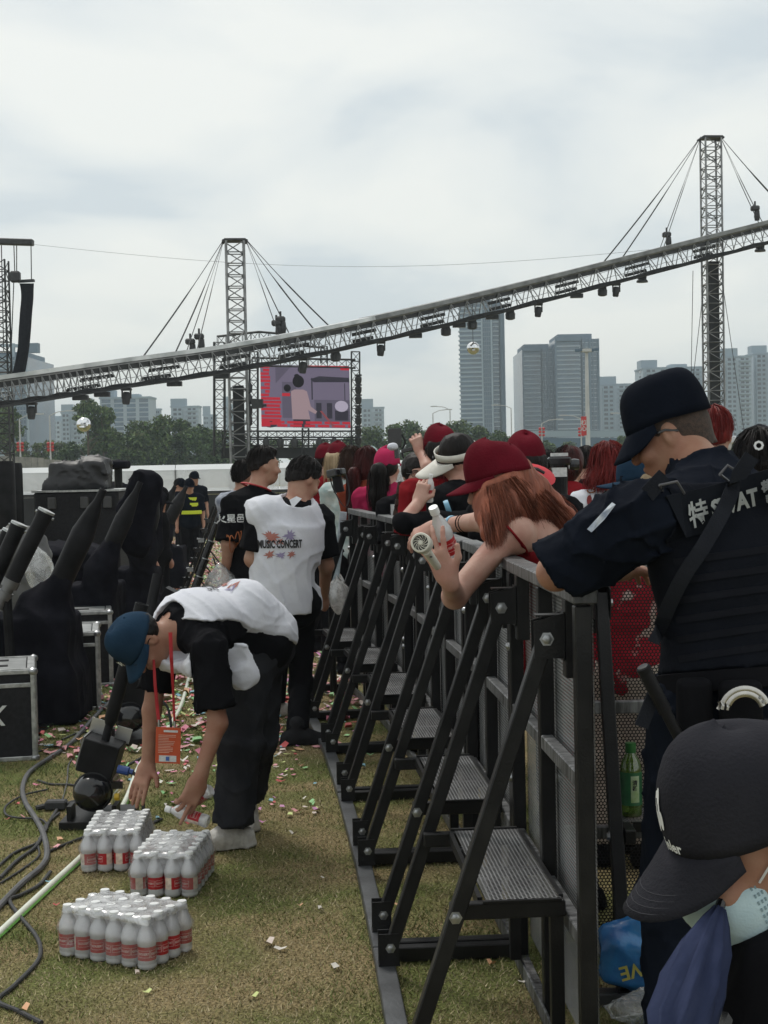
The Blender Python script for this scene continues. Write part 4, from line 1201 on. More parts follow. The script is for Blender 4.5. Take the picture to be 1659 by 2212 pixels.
def crane():
    d = 482; p = W(28, 772, d)
    t = thing('tower_crane', 'small tower crane on the roof at the left edge', 'crane', p)
    mb = MB(p); mb.bar(p, W(28, 742, d), 1.2, 1.2, (1, 0, 0)); mb.build('mast', con_pale, t)
    MB(p).bar(W(-5, 746, d), W(76, 748, d), 1.0, 1.0).build('jib', con_pale, t)
    MB(p).box(W(74, 752, d), (3, 3, 3)).build('counterweight', con_grey, t)
crane()

pole_grey = mat('pole_grey', (0.55, 0.56, 0.56), 0.5, 0.2, (0.45, 0.46, 0.46), scale=1)
lantern_red = mat('lantern_red', (0.55, 0.03, 0.03), 0.5, 0, (0.42, 0.02, 0.02), scale=3)
def lamp_post(u, vt, d, label, lanterns=True, arm=1, sign=False):
    p = W(u, vt, d); b = V(p.x, p.y, ground_z(d)); h = p.z - b.z
    t = thing('street_lamp', label, 'street lamp', b, group='street lamps beyond the field')
    MB().tube((0, 0, 0), (0, 0, h), .10, .06, 8).build('pole', pole_grey, t)
    MB().sweep([(0, 0, h), (arm * .8, 0, h + .35), (arm * 1.8, 0, h + .45)], .05, 6).build('arm', pole_grey, t)
    MB().box((arm * 2.0, 0, h + .45), (.8, .3, .12)).build('lamp_head', pole_grey, t)
    if lanterns:
        for i in range(3):
            for s in (-1, 1):
                MB().lathe([(.04, -.15), (.14, -.10), (.17, 0), (.14, .10), (.04, .15)], 12, (s * .20, 0, W(u, (926 if u > 600 else 958) + 7 * i, d).z - b.z)).build('lantern', lantern_red, t, smooth=True)
    if sign:
        MB().box((-.7, 0, W(u, 932, d).z - b.z), (.9, .1, 3.2)).build('banner', lantern_red, t)
lamp_post(42, 905, 150, 'street lamp with six red lanterns nearest the left edge')
lamp_post(107, 898, 150, 'street lamp with six red lanterns left of the mirror ball', True, 1)
lamp_post(1170, 915, 170, 'lamp with red lanterns at the left twin block', True, 1)
lamp_post(1255, 905, 172, 'lamp with red lanterns before the right twin block', True, -1)
lamp_post(1365, 900, 175, 'lamp with red lanterns left of the officer cap', True, -1)
lamp_post(935, 893, 190, 'plain street lamp left of the tall block, lower one', False)
lamp_post(972, 885, 190, 'plain street lamp closest to the tall block', False, -1)
lamp_post(1104, 882, 190, 'plain street lamp just right of the tall block', False, -1)

def flood_mast():
    d = 120; p = W(1267, 757, d); b = V(p.x, p.y, ground_z(d)); h = p.z - b.z
    t = thing('floodlight_mast', 'tall pale floodlight mast before the right twin block', 'mast', b)
    MB().tube((0, 0, 0), (0, 0, h), .22, .12, 10).build('pole', pole_grey, t)
    MB().tube((0, 0, h - .12), (0, 0, h + .12), .45, .45, 10).build('head_frame', pole_grey, t)
    for i, x in enumerate((-.75, -.35, .35, .75)):
        MB().box((x, -.1, h + .05 * (i % 2)), (.36, .3, .2)).build('floodlight', con_grey, t)
    MB().box((-.32, -.1, W(1262, 920, d).z - b.z), (.42, .06, 1.5)).build('banner', lantern_red, t)
    vs_, fs_ = text_mesh('核心', .42); mb = MB(); zc = W(1262, 920, d).z - b.z
    vs_, fs_ = text_mesh('核\n心', .45, .01); mb.add([(-.32 + a, -.14, zc + c) for a, c, _ in vs_], fs_); mb.build('lettering', print_white, t)
    MB().tube((0, 0, 0), (0, 0, .5), .45, .3, 10).build('base', pole_grey, t)
flood_mast()

def overpass():
    d = 230; a, b = W(1130, 957, d), W(1420, 957, d)
    t = thing('overpass', 'low grey overpass seen beyond the trees', 'bridge', a)
    MB(a).bar(a, b, 8, 1.4).build('deck', con_grey, t)
    MB(a).bar(a + V(0, -4, 1.3), b + V(0, -4, 1.3), .3, .9).build('parapet', con_pale, t)
    for i in range(6):
        q = a.lerp(b, (i + .5) / 6); MB(a).tube(V(q.x, q.y, ground_z(d)), q, .8, n=8).build('pier', con_grey, t)
overpass()
def site_fence():
    d = 100
    for i, (u0, u1, v) in enumerate(((0, 95, 985), (95, 180, 992), (185, 260, 990))):
        a, b = W(u0, v, d), W(u1, v + 4, d); g = V(a.x, a.y, ground_z(d))
        t = thing('site_fence', 'weathered pale site fence stretch behind the stage, %s' % ('at the left edge', 'below the lanterns', 'behind the tarp pile')[i], 'fence', g, group='pale fence stretches')
        n = 7
        for k in range(n):
            p, q = a.lerp(b, k / n), a.lerp(b, (k + .94) / n)
            MB(g).slab([V(p.x, p.y, g.z), V(q.x, q.y, g.z), q, p], (0, .06, 0)).build('fence_board', mat('fence_pale', (.32, .31, .29), .8, 0, (.2, .2, .19), scale=2), t)
site_fence()

# ------------------------------------------------------------------ air
def haze():
    m = bpy.data.materials.new('haze'); m.use_nodes = True
    n, l = m.node_tree.nodes, m.node_tree.links; n.clear()
    out = n.new('ShaderNodeOutputMaterial'); pv = n.new('ShaderNodeVolumePrincipled')
    pv.inputs['Color'].default_value = (0.82, 0.94, 1.0, 1); pv.inputs['Density'].default_value = 0.00048; pv.inputs['Anisotropy'].default_value = 0.0
    l.new(pv.outputs[0], out.inputs['Volume'])
    mb = MB(); mb.box((0, 950, 33), (2600, 2000, 70))
    mb.build('haze', m, kind='stuff', label='thin pale summer haze hanging over the city', cat='haze')
haze()
# ------------------------------------------------------------------ flight cases
def flight_case(label, x, y, w, dp, h, rot, text=None, tsize=0.1, tpos=(0.5, 0.42), group='flight cases', castors=False):
    z0 = ground_z(y)
    t = thing('flight_case', label, 'flight case', (x, y, z0), rot, group)
    b = 0.09 if castors else 0.0
    MB().box((w / 2, dp / 2, b + h / 2), (w - .01, dp - .01, h - .01)).build('shell', case_black, t)
    e = 0.025
    for (zz, nm) in ((b + e / 2, 'edge_profile'), (b + h - e / 2, 'edge_profile'), (b + h - .085, 'lid_profile')):
        mb = MB()
        for yy in (0.003, dp - 0.003): mb.box((w / 2, yy, zz), (w, .012, e))
        for xx in (0.003, w - 0.003): mb.box((xx, dp / 2, zz), (.012, dp - .02, e))
        mb.build(nm, alu, t, bevel=.003)
    for xx in (0, w):
        for yy in (0, dp):
            sx, sy = (1 if xx == 0 else -1), (1 if yy == 0 else -1)
            MB().box((xx + sx * e / 2 - sx * .004, yy - sy * .004, b + h / 2), (e, .012, h - .03)).box((xx - sx * .004, yy + sy * e / 2 - sy * .004, b + h / 2), (.012, e, h - .03)).build('corner_profile', alu, t, bevel=.003)
            for zz in (b + .012, b + h - .012):
                MB().lathe([(.004, -.024), (.022, -.014), (.027, 0), (.022, .014), (.004, .024)], 10, (xx + sx * .006, yy + sy * .006, zz)).build('ball_corner', bolt_metal, t, smooth=True)
    mb = MB()
    for yy in (0.02, dp - .02): mb.box((w / 2, yy, b + h + .0015), (w - .02, .035, .006))
    for xx in (0.02, w - .02): mb.box((xx, dp / 2, b + h + .0015), (.035, dp - .06, .006))
    mb.build('top_trim', alu, t)
    MB().box((w / 2, dp / 2, b + h - .001), (w - .09, dp - .1, .006)).build('lid_plate', mat('lid_grey', (.30, .31, .31), .45, .5, (.2, .21, .21), scale=10), t)
    for yy in (.3, .7):
        MB().box((w * .62, dp * yy, b + h + .004), (w * .30, .05, .006)).build('dish_latch', case_black, t)
    if text:
        vs_, fs_ = text_mesh(text, tsize, tsize * .012, shear=.12)
        MB().add([(w * tpos[0] + a, -.012, b + h * tpos[1] + c) for a, c, _ in vs_], fs_).build('lettering', print_white, t)
    if castors:
        for xx in (.09, w - .09):
            for yy in (.09, dp - .09):
                MB().tube((xx - .02, yy, .045), (xx + .02, yy, .045), .045, n=12).build('castor', rubber, t)
    return t
def case_at(label, u, v, w, dp, h, rot=0.0, side='r', **k):
    """u, v: lower front corner in the picture (right corner for side 'r')"""
    p = G(u, v); x = p.x - (w * math.cos(rot) if side == 'r' else 0); y = p.y - (w * math.sin(rot) if side == 'r' else 0)
    return flight_case(label, x, y, w, dp, h, rot, **k)
case_at('nearest flight case with pale X lettering at left picture edge', 79, 1642, .62, .60, .50, .22, text='SEFX', tsize=.155, tpos=(.47, .50))
case_at('flight case with silver edges just right of the draped cannon', 216, 1534, .62, .6, .52, .18)
case_at('flight case behind, its silver lid showing beside the blue cap', 243, 1482, .7, .6, .56, .17)
case_at('narrow tall flight case with scribbled silver corner profile', 275, 1322, .5, .6, .50, .15)
case_at('narrow flight case end next to the lettered case', 303, 1313, .35, .6, .42, .15)
case_at('flight case lettered SEFX beside the red extinguisher', 356, 1283, .60, .6, .50, .15, text='SEFX', tsize=.15, tpos=(.36, .42))
case_at('farther flight case lettered X behind the red extinguisher', 388, 1236, .55, .6, .44, .15, text='FX', tsize=.15, tpos=(.25, .42))
case_at('flight case under the farther draped cannons', 352, 1225, .7, .6, .40, .15)

# ------------------------------------------------------------------ draped confetti cannons
def frustum_pts(a, b, r0, r1): return (a, b, r0, r1)
def draped_cannon(label, base, box_w, box_d, box_h, foot, shoulder, tip, r_tube, r_tip, seed, hood=None, tail=None):
    """base: centre of the draped box on the lawn; foot/shoulder/tip: axis of the tube, world"""
    t = thing('draped_cannon', label, 'confetti cannon', base, group='draped confetti cannons')
    o = Vector(base)
    # cloth over the box, pulled up round the foot of the tube
    s = Soft(.016)
    s.box(o + V(0, 0, box_h / 2), (box_w / 2, box_d / 2, box_h / 2), None, .03, .05)
    s.box(o + V(0, 0, box_h * .25), (box_w / 2 + .03, box_d / 2 + .03, box_h * .25), None, .05, .12)
    ax = (Vector(shoulder) - Vector(foot)).normalized()
    s.cap(Vector(foot) - ax * .12, Vector(foot) + ax * .10, r_tube * 1.9, r_tube * 1.05, .10)
    if tail: 
        for q in tail: s.cap(q[0], q[1], q[2], q[3], .06)
    s.wrinkle(.016, 26, seed, (1, 1, .35))
    s.plane(o + V(0, 0, .01), (0, 0, -1))
    s.build('drape', cloth_black, t, o)
    mb = MB(o); x, y, z = frame(ax)
    L = (Vector(shoulder) - Vector(foot)).length; T = (Vector(tip) - Vector(shoulder)).length
    prof = [(r_tube, -.1), (r_tube, L * .5), (r_tube * 1.02, L), (r_tube * .97, L + .01), (r_tube * .62, L + T * .5), (r_tip * 1.15, L + T * .72), (r_tip, L + T), (r_tip * .8, L + T), (r_tip * .8, L + T - .04), (0, L + T - .04)]
    mb.lathe(prof, 28, foot, ax)
    mb.build('sleeve', pipe_black, t, smooth=25)
    if hood:
        h = Soft(.016)
        for q in hood: h.cap(q[0], q[1], q[2], q[3], .07)
        h.wrinkle(.018, 30, seed + 3, (1, 1, .3))
        h.build('hood', cloth_black, t, o)
    return t
def C(u, v, d): return W(u, v, d)
b1 = C(70, 1535, 9.75); b1.z = ground_z(9.75)
draped_cannon('nearest draped confetti cannon with long black tapering tube', b1, .58, .5, .68, C(118, 1285, 9.65), C(181, 1149, 9.6), C(224, 1056, 9.6), .074, .024, 1,
              tail=[(C(112, 1300, 9.7), C(90, 1320, 9.7), .12, .17)])
b2 = C(206, 1345, 12.0); b2.z = ground_z(12.0)
draped_cannon('second draped confetti cannon with a cloth hood hanging behind its tube', b2, .40, .5, .74, C(232, 1200, 11.8), C(268, 1120, 11.8), C(300, 1040, 11.8), .070, .022, 5,
              hood=[(C(303, 1024, 12.1), C(330, 1040, 12.1), .035, .07), (C(318, 1040, 12.1), C(285, 1165, 12.1), .085, .11), (C(330, 1050, 12.1), C(300, 1180, 12.1), .06, .10), (C(297, 1022, 12), C(262, 1100, 12), .025, .04)])
b3 = C(298, 1310, 15.0); b3.z = ground_z(15.0)
draped_cannon('third draped cannon, cloth peak behind the hooded one', b3, .42, .5, .70, C(315, 1170, 14.8), C(328, 1110, 14.8), C(338, 1058, 14.8), .08, .03, 9,
              hood=[(C(300, 1060, 14.9), C(335, 1075, 14.9), .05, .09), (C(325, 1080, 14.9), C(318, 1180, 14.9), .12, .16)])
b4 = C(372, 1240, 22.5); b4.z = ground_z(22.5)
draped_cannon('far draped cannon pointing up before the vest wearer', b4, .38, .5, .62, C(358, 1140, 22.3), C(385, 1086, 22.3), C(404, 1052, 22.3), .09, .03, 13)
b5 = C(345, 1235, 23.0); b5.z = ground_z(23.0)
draped_cannon('far draped cannon farthest back beside the hood', b5, .5, .5, .62, C(345, 1120, 22.8), C(365, 1078, 22.8), C(378, 1050, 22.8), .08, .03, 17)

def bare_tube(label, a, b, r, clamp=True):
    t = thing('cannon_tube', label, 'cannon tube', a, group='bare cannon tubes')
    z = (Vector(b) - Vector(a)).normalized(); L = (Vector(b) - Vector(a)).length
    MB().lathe([(r, 0), (r, L - .05), (r * 1.06, L - .05), (r * 1.06, L), (r * .9, L), (r * .9, L - .15), (0, L - .15)], 24, (0, 0, 0), z).build('barrel', pipe_black, t, smooth=30)
    MB().lathe([(r * 1.09, L - .012), (r * 1.09, L + .002), (r * .9, L + .003)], 24, (0, 0, 0), z).build('rim', alu, t, smooth=30)
    for k in (-1, 1):
        x, y, _ = frame(z); MB().lathe([(.009, 0), (.009, .012), (0, .014)], 8, z * (L - .03) + x * (k * r), x * k).build('rim_bolt', bolt_metal, t)
    if clamp:
        MB().lathe([(r * .7, -.16), (r * .7, -.1), (r * .95, -.1), (r * .95, -.05), (r * .75, -.05), (r * .75, -.02), (r * 1.08, -.02), (r * 1.08, .03)], 20, (0, 0, 0), z).build('clamp', mat('clamp_metal', (.16, .16, .16), .4, .6), t, smooth=30)
    # foot down to the lawn
    g = V(a[0], a[1], ground_z(a[1])); MB(a).tube(g, Vector(a) - z * .05, .03, n=8).build('stand', pipe_black, t)
    MB(a).box(g + V(0, 0, .01), (.4, .4, .02)).build('base_plate', black_steel, t)
bare_tube('bare black cannon tube with silver rim, right one of the pair', C(22, 1262, 9.3), C(101, 1103, 9.3), .049)
bare_tube('bare black cannon tube at the left picture edge', C(-30, 1290, 9.4), C(42, 1131, 9.4), .048)
bare_tube('partly hidden bare tube farthest left', C(-45, 1270, 9.8), C(20, 1146, 9.8), .04, False)

# ------------------------------------------------------------------ big trunk, tarp pile, speakers
def trunk():
    p = C(75, 1190, 16.5); g = V(p.x, p.y, ground_z(16.5))
    t = thing('equipment_trunk', 'big black trunk with sunk latches under the tarp pile', 'trunk', g)
    w, h = .92, C(75, 1064, 16.5).z - g.z
    MB().box((w / 2, .4, .14 + (h - .14) / 2), (w, .8, h - .14)).build('shell', case_black, t, bevel=.02)
    MB().box((w / 2, .4, h + .008), (w + .03, .83, .02)).build('lid_edge', alu, t)
    for x in (.2, .55, .8):
        MB().box((x, -.012, h - .12), (.10, .02, .13)).build('latch', gloss_black, t, bevel=.008)
    for x in (.1, .82):
        MB().tube((x - .03, .1, .06), (x + .03, .1, .06), .06, n=12).build('castor', rubber, t)
    MB().box((w / 2, .4, .12), (w, .8, .03)).build('dolly_board', case_black, t)
    o = C(165, 1063, 16.6); tp = thing('tarp_pile', 'crumpled black tarp heaped over gear on the trunk', 'tarp', o)
    s = Soft(.02); hw = 62 * 16.6 / 3300
    s.box(o + V(0, .3, .17), (hw, .28, .16), None, .06, .06); s.box(o + V(-.22, .3, .06), (hw * .55, .3, .07), None, .05, .1)
    s.ell(o + V(.18, .25, .33), (.16, .2, .06), None, .08); s.cap(o + V(.22, .15, .37), o + V(.30, .1, .20), .03, .06, .05)
    s.wrinkle(.030, 24, 4); s.plane(o + V(0, 0, .002), (0, 0, -1)); s.build('tarp', mat('tarp', (.022, .022, .025), .5, 0, (.012, .012, .014), scale=6, bump=.3, bscale=25), tp, o)
    o2 = C(255, 1004, 19); q = thing('covered_light', 'low black covered lamp lying on gear behind the tarp', 'lamp', o2)
    s = Soft(.02); s.box(o2 + V(-.1, 0, 0), (.24, .15, .05), None, .03, .03); s.wrinkle(.01, 9, 3); s.build('cover', cloth_black, q, o2)
    MB(o2).tube(V(o2.x, o2.y, ground_z(19)), o2, .05, n=8).build('stand', pipe_black, q)
    for k, (u, vt, lab) in enumerate(((8, 996, 'tall black wrapped speaker barrel at left edge, front one'), (26, 1000, 'tall black wrapped speaker barrel at left edge, rear one'))):
        p = C(u, vt, 15 + k); g = V(p.x, p.y, ground_z(15 + k)); h = p.z - g.z
        sp = thing('wrapped_barrel', lab, 'barrel', g, group='wrapped barrels')
        MB().lathe([(.10, 0), (.11, .1), (.105, h * .5), (.11, h * .52), (.105, h - .03), (.095, h), (0, h)], 18).build('body', pipe_black, sp, smooth=True)
        for z in (h * .5, h * .56): MB().lathe([(.112, -.01), (.114, 0), (.112, .01)], 18, (0, 0, z)).build('strap', gloss_black, sp)
trunk()
def black_lump(name, label, cat, u, v, d, rx, ry, rz, seed, m=cloth_black):
    o = C(u, v, d); t = thing(name, label, cat, V(o.x, o.y, ground_z(d)))
    s = Soft(.02); s.ell(o, (rx, ry, rz), None, .05); s.box(V(o.x, o.y, ground_z(d) + (o.z - ground_z(d)) / 2), (rx * .9, ry * .9, (o.z - ground_z(d)) / 2), None, .05, .08)
    s.wrinkle(.025, 22, seed); s.build('cover', m, t, t.location)
black_lump('covered_gear', 'dark covered gear heap between trunk and hooded cannon', 'gear', 268, 1130, 17.5, .2, .3, .2, 2)
black_lump('covered_gear', 'dark covered gear far back behind the trunk', 'gear', 248, 1075, 24, .35, .3, .25, 6)
black_lump('covered_gear', 'low dark gear heap at the foot of the skirt left', 'gear', 120, 1195, 13.5, .5, .3, .1, 8)
black_lump('covered_gear', 'crumpled grey cover lying above the left tubes', 'gear', 40, 1190, 12.5, .26, .2, .22, 12, mat('grey_cover', (.12, .12, .12), .6, 0, (.05, .05, .05), scale=5))
def clear_bag(label, u, v, d, rx, rz, seed, m, ry=.12):
    o = C(u, v, d); t = thing('plastic_bag', label, 'plastic bag', o)
    s = Soft(.010 if d < 12 else .015); s.ell(o, (rx, ry, rz), None, .04); s.cap(o + V(0, 0, rz * .3), o + V(-.02, 0, rz * 1.5), rx * .5, .015, .06)
    s.wrinkle(.018, 17, seed); s.build('film', m, t, o)
    return t
bag_film = clear_mat('bag_film', (.95, .96, .97), (.78, .80, .80), .28, .5, .15, 14, .8)
clear_bag('crumpled clear plastic sheet hanging behind the near tube', 82, 1235, 10.4, .09, .14, 3, bag_film)

def extinguisher():
    p = G(379, 1259); t = thing('fire_extinguisher', 'red fire extinguisher standing on the confetti lawn', 'fire extinguisher', p)
    red = mat('ext_red', (.50, .02, .02), .3, 0, (.40, .015, .015), scale=8, coat=.3)
    MB().lathe([(.0, 0), (.075, .0), (.08, .02), (.08, .36), (.065, .41), (.03, .44), (.03, .46)], 18).build('cylinder', red, t, smooth=35)
    MB().tube((0, 0, .45), (0, 0, .50), .022, n=10).build('valve', bolt_metal, t)
    MB().bar((-.02, 0, .50), (.10, 0, .53), .02, .012).bar((-.02, 0, .485), (.09, 0, .47), .02, .012).build('handle', gloss_black, t)
    MB().sweep(catmull([(-.02, 0, .47), (-.10, -.03, .42), (-.105, -.05, .2), (-.10, -.05, .05)], 5), .012, 6).build('hose', rubber, t)
    MB().lathe([(.0805, .16), (.0805, .30)], 18).build('label_band', print_white, t)
extinguisher()

def multi_tube():
    a, b = C(392, 1320, 13), C(474, 1098, 13)
    t = thing('multi_shot_rack', 'leaning black rack of cannon pipes with dangling cables', 'cannon rack', a)
    z = (b - a).normalized(); x = V(1, 0, 0); n = z.cross(V(0, 1, 0)).normalized()
    if n.x < 0: n = -n
    L = (b - a).length
    for i in range(5):
        s0, s1 = L * (.02 + .17 * i), L * (.32 + .17 * i); rr = .034 - .002 * i
        o = n * (.045 - .008 * i)
        MB(a).lathe([(rr, s0), (rr, s1), (rr * 1.1, s1), (rr * 1.1, s1 + .03), (rr * .8, s1 + .03), (rr * .8, s1)], 14, a + o, z).build('pipe', gloss_black, t, smooth=30)
        MB(a).lathe([(rr * 1.12, s1 + .028), (rr * 1.12, s1 + .036), (rr * .8, s1 + .036)], 14, a + o, z).build('pipe_rim', alu, t)
    MB(a).bar(a - n * .02, b - n * .025, .03, .02, n).bar(a - n * .06, b - n * .05, .02, .02, n).build('rail', black_steel, t)
    for i in range(9):
        p = a + z * (L * (.1 + .095 * i)) - n * .05; mb = MB(a); mb.box(p, (.05, .05, .035)); mb.tube(p, p - n * .04, .008, n=6); mb.build('clamp', bolt_metal if i % 3 == 0 else gloss_black, t)
    for k in range(5):
        p = a + z * (L * (.2 + .14 * k)); mb = MB(a)
        mb.sweep(catmull([p + n * .03, p + n * .10 - V(0, 0, .06), p + n * (.13 + .02 * k) - V(0, 0, .16), p + n * .07 - V(0, 0, .28), p + n * .02 - V(0, 0, .2)], 5), .007, 5); mb.build('cable', rubber, t)
    g = V(a.x, a.y, ground_z(13)); MB(a).box(g + V(-.05, 0, .02), (.4, .4, .04)).bar(g, a, .04, .04, (0, 1, 0)).build('base', black_steel, t)
    MB(a).box(C(372, 1290, 13.2), (.16, .2, .12), (V(.88, 0, -.48), V(0, 1, 0), V(.48, 0, .88))).build('control_box', pipe_black, t)
multi_tube()

def truss_stand():
    for k, (u, v, lab) in enumerate(((430, 1180, 'thin black stand holding a pale sheet behind the vest wearer'),)):
        g = G(u, v); t = thing('sheet_stand', lab, 'stand', g)
        MB().tube((0, 0, 0), (0, 0, 1.15), .015, n=6).build('pole', pipe_black, t)
        MB().box((-.1, 0, .95), (.22, .02, .42)).build('sheet', mat('grey_sheet', (.32, .36, .36), .6, 0, (.12, .13, .13), scale=9), t)
        MB().tube((-.2, -.2, 0), (0, 0, .4), .012, n=6).tube((.2, -.2, 0), (0, 0, .4), .012, n=6).build('tripod_leg', pipe_black, t)
truss_stand()

# ------------------------------------------------------------------ the small blowers on the lawn
def blower(label, p, rot, tip):
    t = thing('confetti_blower', label, 'confetti machine', p, rot, 'small confetti blowers')
    MB().box((.02, .12, .02), (.30, .34, .035)).build('base_plate', black_steel, t, bevel=.003)
    for x in (-.09, .11): MB().box((x, .03, .065), (.02, .10, .07)).build('tank_foot', black_steel, t)
    c = V(.01, -.02, .155)
    MB().lathe([(0, -.055), (.045, -.045), (.072, -.02), (.082, .02), (.084, .05), (.084, .27), (.06, .31), (0, .32)], 28, c, (0, 1, 0)).build('air_tank', gloss_black, t, smooth=True)
    MB().lathe([(.0845, .035), (.089, .04), (.089, .055), (.0845, .06)], 28, c, (0, 1, 0)).build('tank_band', black_steel, t, smooth=30)
    ax = (V(.95, 0, -.30), V(0, 1, 0), V(.30, 0, .95))
    bc = V(.035, .12, .30)
    MB().box(bc, (.165, .2, .15), ax).build('housing', pipe_black, t, bevel=.004)
    MB().box(bc - ax[0] * .086 + ax[2] * .01, (.006, .19, .14), ax).build('side_plate', mat('dull_alu', (.25, .25, .24), .5, .4), t)
    MB().box(bc + ax[2] * .105 - ax[0] * .05 + ax[1] * .07, (.09, .004, .07), ax).box(bc + ax[2] * .10 + ax[0] * .06 + ax[1] * .075, (.07, .004, .07), ax).build('flap', mat('steel_flap', (.5, .5, .5), .3, .9, (.35, .35, .35), scale=9), t)
    n0 = bc + ax[2] * .075 + ax[1] * (-.02)
    d = (Vector(tip) - n0).normalized(); L = (Vector(tip) - n0).length
    MB().lathe([(.019, 0), (.019, .07), (.022, .075), (.030, .10), (.031, L), (.027, L), (.027, L - .1), (0, L - .1)], 20, n0, d).build('barrel', pipe_black, t, smooth=30)
    MB().lathe([(.02, 0), (.02, .05), (.013, .055), (.013, .07)], 12, (.125, .02, .255), (1, -.1, -.2)).build('plug', mat('plug_blue', (.03, .08, .30), .4), t, smooth=30)
    MB().sweep(catmull([(.19, .01, .245), (.225, .0, .20), (.24, -.02, .10), (.235, -.03, .012), (.30, .1, .008)], 6), .008, 7).build('supply_hose', rubber, t, smooth=True)
    MB().lathe([(.016, 0), (.016, .02), (.006, .022)], 12, (.115, -.02, .14), (1, 0, 0)).build('regulator_knob', mat('knob_yellow', (.65, .42, .02), .4), t)
    MB().box((.125, -.01, .19), (.05, .02, .03)).build('valve_block', gloss_black, t)
    return t
pm = G(186, 1800); blower('near black confetti blower beside the water packs', V(pm.x, pm.y + .1, 0), 0.0, V(.235, .12, .98))
pm = G(276, 1612); blower('farther black confetti blower half hidden by the blue cap', V(pm.x, pm.y + .05, 0), .25, V(.22, .3, .95))

# ------------------------------------------------------------------ cables, hose, light tube on the lawn
def ground_cable(name, label, cat, px, r, m, lift=0.0, k=6):
    pts = [G(u, v) for u, v in px]; o = pts[0].copy()
    mb = MB(o); mb.sweep([p + V(0, 0, r * .9 + lift + .002) for p in catmull(pts, k)], r, 8)
    b = mb.build(name, m, smooth=True, label=label, cat=cat); b.location = o
    return b
hose_grey = mat('hose_grey', (.10, .10, .105), .55, 0, (.06, .06, .062), scale=10)
ground_cable('air_hose', 'thick grey hose winding from machines to left edge', 'hose', [(262, 1490), (241, 1516), (205, 1552), (169, 1593), (146, 1616), (109, 1641), (64, 1673), (49, 1707), (55, 1739), (75, 1771), (93, 1805), (102, 1848), (91, 1878), (48, 1915), (0, 1964), (-30, 1995)], .0125, hose_grey)
ground_cable('power_cable', 'black cable bending back to the lower left corner', 'cable', [(109, 1888), (84, 1917), (45, 1938), (21, 1950), (45, 1987), (76, 2024), (88, 2055), (78, 2087), (29, 2137), (-5, 2168), (39, 2190), (90, 2216)], .0075, rubber)
ground_cable('power_cable', 'black cable running from the plug to the left edge', 'cable', [(0, 1902), (37, 1864), (78, 1833), (98, 1795), (121, 1757), (135, 1735)], .008, rubber)
ground_cable('power_cable', 'second cable beside it running to the left edge', 'cable', [(-10, 1882), (30, 1847), (84, 1822), (96, 1790), (128, 1760)], .0065, rubber)
ground_cable('power_cable', 'thin cable looping round at the left on the lawn', 'cable', [(102, 1711), (52, 1723), (14, 1746), (14, 1766), (45, 1773), (86, 1775), (102, 1789), (98, 1803)], .005, rubber, .006)
ground_cable('power_cable', 'short cable end left of the near blower', 'cable', [(82, 1689), (110, 1697), (146, 1698), (165, 1700)], .006, rubber)
ground_cable('power_cable', 'thin cable under the flight case corner', 'cable', [(80, 1627), (112, 1615), (141, 1616), (170, 1600)], .005, rubber)
ground_cable('power_cable', 'black cable arching over the grey hose', 'cable', [(134, 1600), (173, 1585), (219, 1584), (250, 1580)], .006, rubber)
ground_cable('power_cable', 'black cable nearest the far flight case', 'cable', [(112, 1567), (165, 1560), (230, 1557), (262, 1550)], .006, rubber)
ground_cable('power_cable', 'short black cable vanishing behind the left back water pack', 'cable', [(100, 1846), (140, 1828), (184, 1811), (200, 1804)], .0065, rubber)
ground_cable('power_cable', 'cable running right from the near blower behind the arm', 'cable', [(240, 1673), (270, 1658), (303, 1641), (330, 1625)], .006, rubber)
ground_cable('power_cable', 'thin pale cable between hose and near blower', 'cable', [(205, 1570), (175, 1600), (178, 1620), (150, 1650), (145, 1690), (135, 1730)], .004, hose_grey)
ground_cable('power_cable', 'thin branching cable left of the light tube', 'cable', [(0, 1912), (50, 1880), (84, 1852), (82, 1826), (92, 1800)], .005, rubber)
def junction():
    p = G(122, 1750); t = thing('cable_junction', 'black cable junction block beside the blower base', 'junction box', p)
    MB().box((0, 0, .025), (.10, .06, .045)).build('block', rubber, t, bevel=.008); MB().tube((-.05, 0, .02), (-.09, -.02, .015), .014, n=8).tube((.05, 0, .025), (.085, .02, .03), .014, n=8).build('plug', rubber, t)
junction()
def light_tube():
    px = [(-25, 2046), (60, 1966), (120, 1910), (180, 1854), (235, 1795), (273, 1732), (301, 1661), (338, 1612), (370, 1567), (392, 1526), (408, 1467)]
    pts = [G(u, v) for u, v in px]; o = pts[0].copy(); cr = catmull(pts, 6)
    t = thing('light_tube', 'long white flexible tube with green stripe lying on the lawn', 'tube', o)
    MB(o).sweep([p + V(0, 0, .014) for p in cr], .0125, 10).build('tube_body', mat('tube_white', (.72, .74, .66), .4, 0, (.62, .66, .55), scale=12), t, smooth=True)
    MB(o).sweep([p + V(.0085, -.006, .0085) for p in cr], .0075, 6).build('green_stripe', mat('tube_green', (.20, .48, .10), .4, 0, (.15, .40, .08), scale=20), t, smooth=True)
light_tube()

